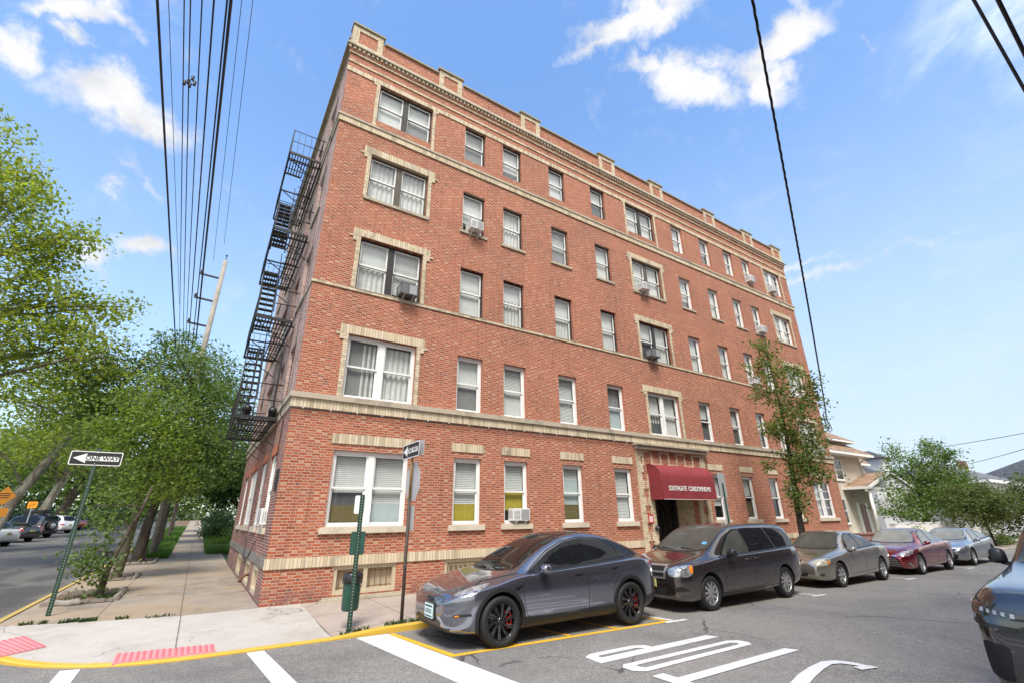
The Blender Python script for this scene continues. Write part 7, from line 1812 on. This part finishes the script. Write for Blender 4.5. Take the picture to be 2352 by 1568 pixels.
shrub('dark tall hedge shrub along the far side pavement', (.4, 40), (1.2, 3.5, 2.4), 130, M['leaf_dark'], 43, .2, .35)
# low white car-like wall edge: pale kerb of the yard
b = MB(); b.box(-.60, 2.6, 22.2, 22.4, 0, .42); tag(b.build('yard_edging', M['kerb_grey']), 'low stone edging in front of the yard shrubs', 'edging')

# the sapling on the front pavement
sx, sy = 18.25, -2.55; sz = sw(sx, sy)
tree('sapling', 'young sparse-crowned street tree in front of the right half of the brick facade', (sx, sy, sz),
     [(0, 0, 0, .13), (.08, 0, 1.6, .115), (.25, 0, 3.0, .10), (.48, 0, 4.6, .075), (.55, 0, 6.2, .05), (.50, 0, 7.8, .03), (.45, 0, 9.2, .012)],
     [B(1832, 1120, 21.8, (.45, .5, .5), 12), B(1860, 1085, 22, (.75, .7, .6), 24), B(1835, 1050, 22, (.7, .7, .7), 24), B(1850, 1000, 22, (.75, .7, .7), 24), B(1800, 985, 21.8, (.7, .6, .5), 15), B(1768, 980, 21.6, (.55, .5, .3), 9), B(1815, 940, 22, (.7, .7, .6), 18), B(1860, 935, 22.2, (.7, .6, .6), 14), B(1790, 900, 22, (.6, .6, .6), 13), B(1745, 900, 21.8, (.5, .5, .45), 8), B(1770, 850, 22, (.65, .6, .6), 13), B(1850, 880, 22.2, (.6, .6, .5), 10), B(1735, 845, 21.8, (.5, .4, .45), 7), B(1765, 805, 22, (.6, .5, .5), 10), B(1825, 855, 22.2, (.5, .5, .5), 7), B(1870, 905, 22.4, (.3, .3, .3), 4), B(1845, 1165, 21.8, (.3, .3, .4), 6), B(1775, 1070, 21.8, (.4, .4, .3), 4), B(1745, 785, 22, (.3, .3, .35), 3), B(1880, 1035, 22, (.35, .3, .4), 5)],
     M['leaf_sapling'], M['bark_dark'], .115, 50, None, clump=.165, per=27, dens=1.3, br=.028, hollow=.25)
# right-hand trees
tree('maple_tree', 'fresh green spreading tree above the white garden wall', (44.6, 1.4, sw(44, 1)),
     [(0, 0, 0, .22), (.0, 0, 1.6, .18), (.1, 0, 2.6, .14), (.0, 0, 4, .09)],
     [B(2110, 1130, 47, (2.2, 2, 1.3), 46), B(2060, 1160, 46, (1.8, 1.8, .9), 30), B(2160, 1150, 47, (2, 2, 1.3), 46), B(2120, 1070, 47, (1.6, 1.5, 1.2), 34), B(2075, 1060, 47, (1.1, 1, 1.2), 16), B(2050, 1035, 47, (.5, .5, .8), 6), B(2042, 1085, 47, (.9, .9, .5), 9), B(2150, 1050, 47, (1.0, 1.0, 1.2), 18), B(2125, 1030, 47, (.5, .5, .7), 6), B(2185, 1050, 47, (.5, .5, .7), 7), B(2190, 1090, 47, (1.1, 1, 1.1), 18), B(2205, 1130, 47, (1.1, 1, .9), 18), B(2100, 1180, 46, (1.6, 1.5, .5), 20), B(2160, 1035, 47, (.4, .4, .5), 4)],
     M['leaf_maple'], M['bark'], .155, 60, None, clump=.27, per=44, br=.04)
tree('bushy_tree', 'olive green multi-stemmed bushy tree beside the end of the white wall', (42.6, -2.35, sw(42, -2)),
     [(0, 0, 0, .09), (-.2, 0, .8, .075), (-.5, 0, 1.6, .06), (-.3, 0, 2.4, .04)],
     [B(2230, 1155, 44.5, (1.5, 1.4, .9), 60), B(2275, 1155, 44.5, (1.3, 1.2, .9), 46), B(2210, 1180, 44, (1.0, 1.0, .9), 34), B(2250, 1185, 44, (1.1, 1.1, .7), 34), B(2195, 1135, 44.5, (1.0, 1, .8), 26), B(2300, 1160, 44, (.9, 1, .8), 26), B(2245, 1125, 45, (.9, 1, .6), 16)],
     M['leaf_bush'], M['bark'], .13, 61, None, clump=.24, per=42, br=.03)
tree('bushy_tree', 'dark olive bushy tree at the far right edge above the pickup mirror', (50, -3.0, sw(50, -3)),
     [(0, 0, 0, .10), (.2, 0, 1.0, .08), (.5, 0, 2.0, .06), (.5, 0, 3, .04)],
     [B(2350, 1145, 52, (1.5, 1.6, 1.1), 60), B(2320, 1170, 52, (1.3, 1.3, 1.0), 40), B(2375, 1160, 52, (1.6, 1.6, 1.2), 40), B(2370, 1115, 52, (1.0, 1.1, .9), 26), B(2310, 1200, 52, (1, 1, .8), 24)],
     M['leaf_bush'], M['bark'], .18, 62, None, clump=.3, per=30, br=.03)
tree('yard_tree', 'dark green tree standing between the far houses', (62, 4.5, sw(60, 4)), [(0, 0, 0, .2), (0, 0, 2, .16), (0, 0, 4, .1)],
     [((62, 4.5, 4.4), (2.0, 2, 1.6), 60), ((60.5, 4.5, 3.2), (1.6, 1.6, 1.2), 40), ((63.5, 4, 3.2), (1.6, 1.6, 1.2), 40)], M['leaf_bush'], M['bark_dark'], .26, 63, None, clump=.4, per=28)
shrub('pale yellow-green weed growing over the white garden wall', (36.2, -.55), (.45, .3, 1.5), 22, M['leaf_bright'], 65, .10, .14)
shrub('low green hedge plant at the foot of the bushy tree', (44.5, -2.2), (1.4, .6, .6), 50, M['leaf_bush'], 66, .12, .18)

# stone edgings and soil of the three tree pits
M['pit_stone'] = stone_mat('weathered_pit_stone', (.27, .24, .205), (.13, .11, .09), .7, 4)
def pit(x0, x1, y0, y1, label, seed, lump=False):
    rr = random.Random(seed); b = MB(); z = sw((x0+x1)/2, (y0+y1)/2)
    def run(a, c):
        a, c = Vector(a), Vector(c); L = (c-a).length; q = 0
        while q < L-.05:
            l = min(rr.uniform(.18, .42), L-q); p = a.lerp(c, (q+l/2)/L); d = (c-a).normalized(); n = Vector((-d.y, d.x, 0))
            b.obox((p.x+rr.uniform(-.01, .01), p.y+rr.uniform(-.01, .01), z+.035), d*(l/2-.006), n*(.065+rr.uniform(-.012, .012)), (rr.uniform(-.006, .006), rr.uniform(-.006, .006), .055+rr.uniform(-.012, .02))); q += l
    run((x0, y0, 0), (x1, y0, 0)); run((x1, y0+.1, 0), (x1, y1, 0)); run((x0, y1, 0), (x1-.1, y1, 0))
    o = b.build('tree_pit_edging', M['pit_stone']); bevel(o, .03, 2)
    tag(o, label, 'stone edging', 'stone edgings of the tree pits')
    sheet('earth', [(x0, y0+.05), (x1-.05, y0+.05), (x1-.05, y1-.05), (x0, y1-.05)], lambda x, y: sw(x, y)+.012+.012*math.sin(x*9+y*5), M['earth'], .3)
pit(-4.1, -2.78, 3.05, 5.2, 'rough stone edging round the sapling nearest the corner', 1)
pit(-4.1, -2.85, 8.25, 9.9, 'rough stone edging round the thin green-barked tree', 2)
pit(-4.1, -2.70, 14.3, 16.6, 'rough stone edging round the big leaning tree', 3)
# fieldstones heaped by the first pit
for i, (x, y, r) in enumerate([(-3.52, 2.95, .13), (-3.72, 3.1, .11), (-3.9, 3.3, .10)]):
    bm = bmesh.new(); bmesh.ops.create_icosphere(bm, subdivisions=3, radius=r); rr = random.Random(i)
    for v in bm.verts:
        n = v.co.normalized(); k = 1+.16*math.sin(n.x*5+i)*math.cos(n.y*4+2*i)+.07*math.sin(n.z*11+n.x*7); v.co = v.co*k; v.co.z *= .62; v.co.x *= 1.5
    me = bpy.data.meshes.new('fieldstone'); bm.to_mesh(me); bm.free(); me.materials.append(M['pit_stone'])
    for f in me.polygons: f.use_smooth = True
    o = bpy.data.objects.new('fieldstone', me); COL.objects.link(o); o.location = (x, y, sw(x, y)+r*.35)
    tag(o, ['largest rounded fieldstone at the corner of the nearest tree pit', 'middle fieldstone beside the nearest tree pit', 'small fieldstone nearest the kerb by the tree pit'][i], 'stone', 'fieldstones by the tree pit')

# grass and weeds
def grass(name, spots, h=.14, kind='stuff', seed=5, m='grass_blade'):
    rng = np.random.default_rng(seed); V = []
    for (x0, x1, y0, y1, n) in spots:
        X = rng.uniform(x0, x1, n); Y = rng.uniform(y0, y1, n); Z = np.array([sw(x, y) for x, y in zip(X, Y)]); H = h*rng.uniform(.4, 1.3, n); A = rng.uniform(0, 2*PI, n); w = .010*rng.uniform(.7, 1.5, n)*(1+h*2)
        dx, dy = np.cos(A)*w, np.sin(A)*w; lx, ly = rng.normal(0, .35, n)*H, rng.normal(0, .35, n)*H
        q = np.empty((n, 4, 3)); q[:, 0] = np.stack([X-dx, Y-dy, Z], 1); q[:, 1] = np.stack([X+dx, Y+dy, Z], 1); q[:, 2] = np.stack([X+dx*.3+lx, Y+dy*.3+ly, Z+H], 1); q[:, 3] = np.stack([X-dx*.3+lx, Y-dy*.3+ly, Z+H], 1)
        V.append(q.reshape(-1, 3))
    o = leaf_object(name, np.concatenate(V), M[m], None); o['kind'] = kind; return o
grass('grass', [(-3.6, -2.3, 16.8, 20, 5000), (-4.1, -2.35, 21, 31, 9000), (-4.1, -2.35, 33, 60, 9000), (-.75, 1.2, 18.2, 22, 6000), (-.75, 3, 23, 32, 6000)], .22)
weeds = [(-3.0+.0, -2.75, .30, .42, 160), (-3.32, -3.0, .40, .55, 120), (-2.45, -2.25, .20, .32, 60), (-3.62, -3.5, .55, .66, 40), (-3.9, -3.7, .62, .75, 40), (-2.0, -1.5, .0, .12, 40), (.95, 1.5, -3.32, -3.24, 90), (1.7, 2.1, -3.34, -3.26, 60), (2.1, 2.5, -3.30, -3.22, 70), (-3.2, -2.85, 3.4, 4.6, 300), (-3.9, -3.4, 3.5, 4.5, 120)]
grass('weeds', weeds, .055, seed=6, m='leaf_dark')
SUN_ELEV, SUN_AZIM, SUN_E, SUN_ANG = 58, 212, 1.8, 20
CLOUD, BACK, HAZE, SKY_SAT, SKY_VAL, EXPO = 3.1, 5.4, 2.7, 1.12, 1.12, 1.45
# ================================================================ SKY, CLOUDS, SUN
SUN_EL, SUN_AZ = math.radians(SUN_ELEV), math.radians(SUN_AZIM)      # azimuth clockwise from +Y
w = bpy.data.worlds.new('World'); S.world = w; w.use_nodes = True
t = NT(w.node_tree); t.n.clear()
out = t.new('ShaderNodeOutputWorld'); bg = t.new('ShaderNodeBackground'); t.l.new(bg.outputs[0], out.inputs[0])
sky = t.new('ShaderNodeTexSky', sky_type='NISHITA'); sky.sun_disc = False; sky.sun_elevation = SUN_EL; sky.sun_rotation = SUN_AZ
sky.air_density = 1.0; sky.dust_density = .6; sky.ozone_density = 1.6; sky.altitude = 0
d = t.vmath('NORMALIZE', t.new('ShaderNodeTexCoord').outputs['Generated'])
wob = t.new('ShaderNodeTexNoise'); t.l.new(d, wob.inputs['Vector']); wob.inputs['Scale'].default_value = 9; wob.inputs['Detail'].default_value = 8; wob.inputs['Roughness'].default_value = .62
wv = t.vmath('SUBTRACT', wob.outputs['Color'], (.5, .5, .5))
sc = t.new('ShaderNodeVectorMath', operation='SCALE'); t.l.new(wv, sc.inputs[0]); sc.inputs['Scale'].default_value = .16
dd = t.vmath('ADD', d, sc.outputs[0])
def skydir(px, py): return (FW + RT*((px-1176)/1046.35) - UP*((py-784)/1046.35)).normalized()
# cumulus: centre, along-axis end, half width, strength (directions in the sky)
CL = [((250, 225), (105, 175), 45, 1.0), ((330, 265), (430, 300), 48, .95), ((195, 195), (300, 215), 40, .8), ((15, 85), (0, 30), 42, 1.0), ((190, 25), (290, 60), 26, .9), ((130, 20), (200, 40), 24, .8), ((160, 85), (195, 100), 22, .75), ((240, 15), (280, 5), 22, .6),
      ((1460, 45), (1600, 5), 38, 1.0), ((1380, 80), (1300, 115), 24, .8), ((1585, 190), (1680, 210), 46, 1.0), ((1510, 165), (1440, 135), 24, .8), ((1790, 110), (1890, 60), 48, 1.0), ((1745, 170), (1830, 215), 30, .85), ((1650, 130), (1700, 120), 22, .5), ((1840, 35), (1890, 90), 20, .55),
      ((335, 585), (390, 600), 34, .9), ((200, 590), (150, 560), 32, .7), ((1820, 620), (1900, 600), 16, .55), ((1900, 640), (2200, 540), 14, .35), ((2010, 90), (2030, 110), 14, .35), ((250, 440), (290, 440), 14, .5), ((330, 420), (290, 370), 14, .4)]
mask = None
for c, e, hw, st in CL:
    C0 = skydir(*c); E0 = skydir(*e); a = (E0-C0*E0.dot(C0)); ra = a.length*1.25; a.normalize(); b_ = C0.cross(a)
    rb = hw/1046.35*skydir(*c).dot(FW)*1.15
    n1 = t.vmath('DOT_PRODUCT', dd, tuple(a/ra)); n2 = t.vmath('DOT_PRODUCT', dd, tuple(b_/rb)); fr = t.math('GREATER_THAN', t.vmath('DOT_PRODUCT', d, tuple(C0)), .6)
    q = t.math('SQRT', t.math('ADD', t.math('MULTIPLY', n1, n1), t.math('MULTIPLY', n2, n2)))
    v = t.math('MULTIPLY', t.math('MULTIPLY', t.math('SUBTRACT', 1.25, q, clamp=False), fr), st)
    mask = v if mask is None else t.math('MAXIMUM', mask, v)
det = t.noise(d, 14, 8, .62, .4); fine = t.noise(d, 46, 6, .6)
mk = t.math('ADD', mask, t.math('MULTIPLY', t.math('SUBTRACT', det, .5), 1.1)); mk = t.math('ADD', mk, t.math('MULTIPLY', t.math('SUBTRACT', fine, .5), .35))
front = t.sstep(mk, .02, .95)
# high thin veil towards the right and low down
x, y, z = t.sep(d)
ci = t.noise(t.vmath('MULTIPLY', d, (1.2, 3.0, 6.0)), 3.0, 7, .6, .8)
veil = t.math('MULTIPLY', t.sstep(ci, .45, .85), t.math('MULTIPLY', t.sstep(x, .35, .95), .20))
# broken bright overcast behind the photographer
bk = t.noise(t.vmath('MULTIPLY', d, (1, 1, 1.6)), 2.6, 7, .6, .5)
back = t.math('MULTIPLY', t.sstep(t.math('ADD', t.math('MULTIPLY', y, -1.0), t.math('MULTIPLY_ADD', bk, .9, -.45)), -.02, .38), t.sstep(z, -.02, .12))
cl = t.math('MAXIMUM', front, veil)
shade = t.noise(t.vmath('ADD', d, (0, 0, .012)), 7, 6, .6)
cloud = t.ramp(shade, [(.30, (.66*CLOUD, .69*CLOUD, .75*CLOUD)), (.55, (CLOUD, CLOUD, CLOUD*1.01))])
hs = t.new('ShaderNodeHueSaturation'); hs.inputs['Saturation'].default_value = SKY_SAT; hs.inputs['Value'].default_value = SKY_VAL; t.l.new(sky.outputs[0], hs.inputs['Color'])
hz = t.math('MULTIPLY', t.sstep(z, .80, .02), .90)
hz = t.math('MULTIPLY', hz, t.math('MULTIPLY_ADD', t.sstep(x, -.4, .9), .42, .58))
base = t.mix(hz, hs.outputs[0], (HAZE*.74, HAZE*.87, HAZE*1.04))
col = t.mix(cl, base, cloud)
bcl = t.ramp(bk, [(.30, (.62*BACK, .66*BACK, .73*BACK)), (.62, (BACK, BACK*.99, BACK*.98))])
col = t.mix(back, col, bcl)
t.l.new(col, bg.inputs[0]); bg.inputs[1].default_value = .12
sun = bpy.data.lights.new('sun', 'SUN'); so = bpy.data.objects.new('sun', sun); COL.objects.link(so)
sun.energy = SUN_E; sun.angle = math.radians(SUN_ANG); sun.color = (1, .955, .88)
v = Vector((math.sin(SUN_AZ)*math.cos(SUN_EL), math.cos(SUN_AZ)*math.cos(SUN_EL), math.sin(SUN_EL)))
so.rotation_euler = v.to_track_quat('Z', 'Y').to_euler()
S.view_settings.view_transform = 'Standard'; S.view_settings.look = 'None'; S.view_settings.exposure = EXPO; S.view_settings.gamma = 1
S.cycles.max_bounces = 8; S.cycles.transparent_max_bounces = 12; S.cycles.caustics_reflective = False; S.cycles.caustics_refractive = False
S.cycles.sample_clamp_indirect = 6; S.cycles.use_denoising = True
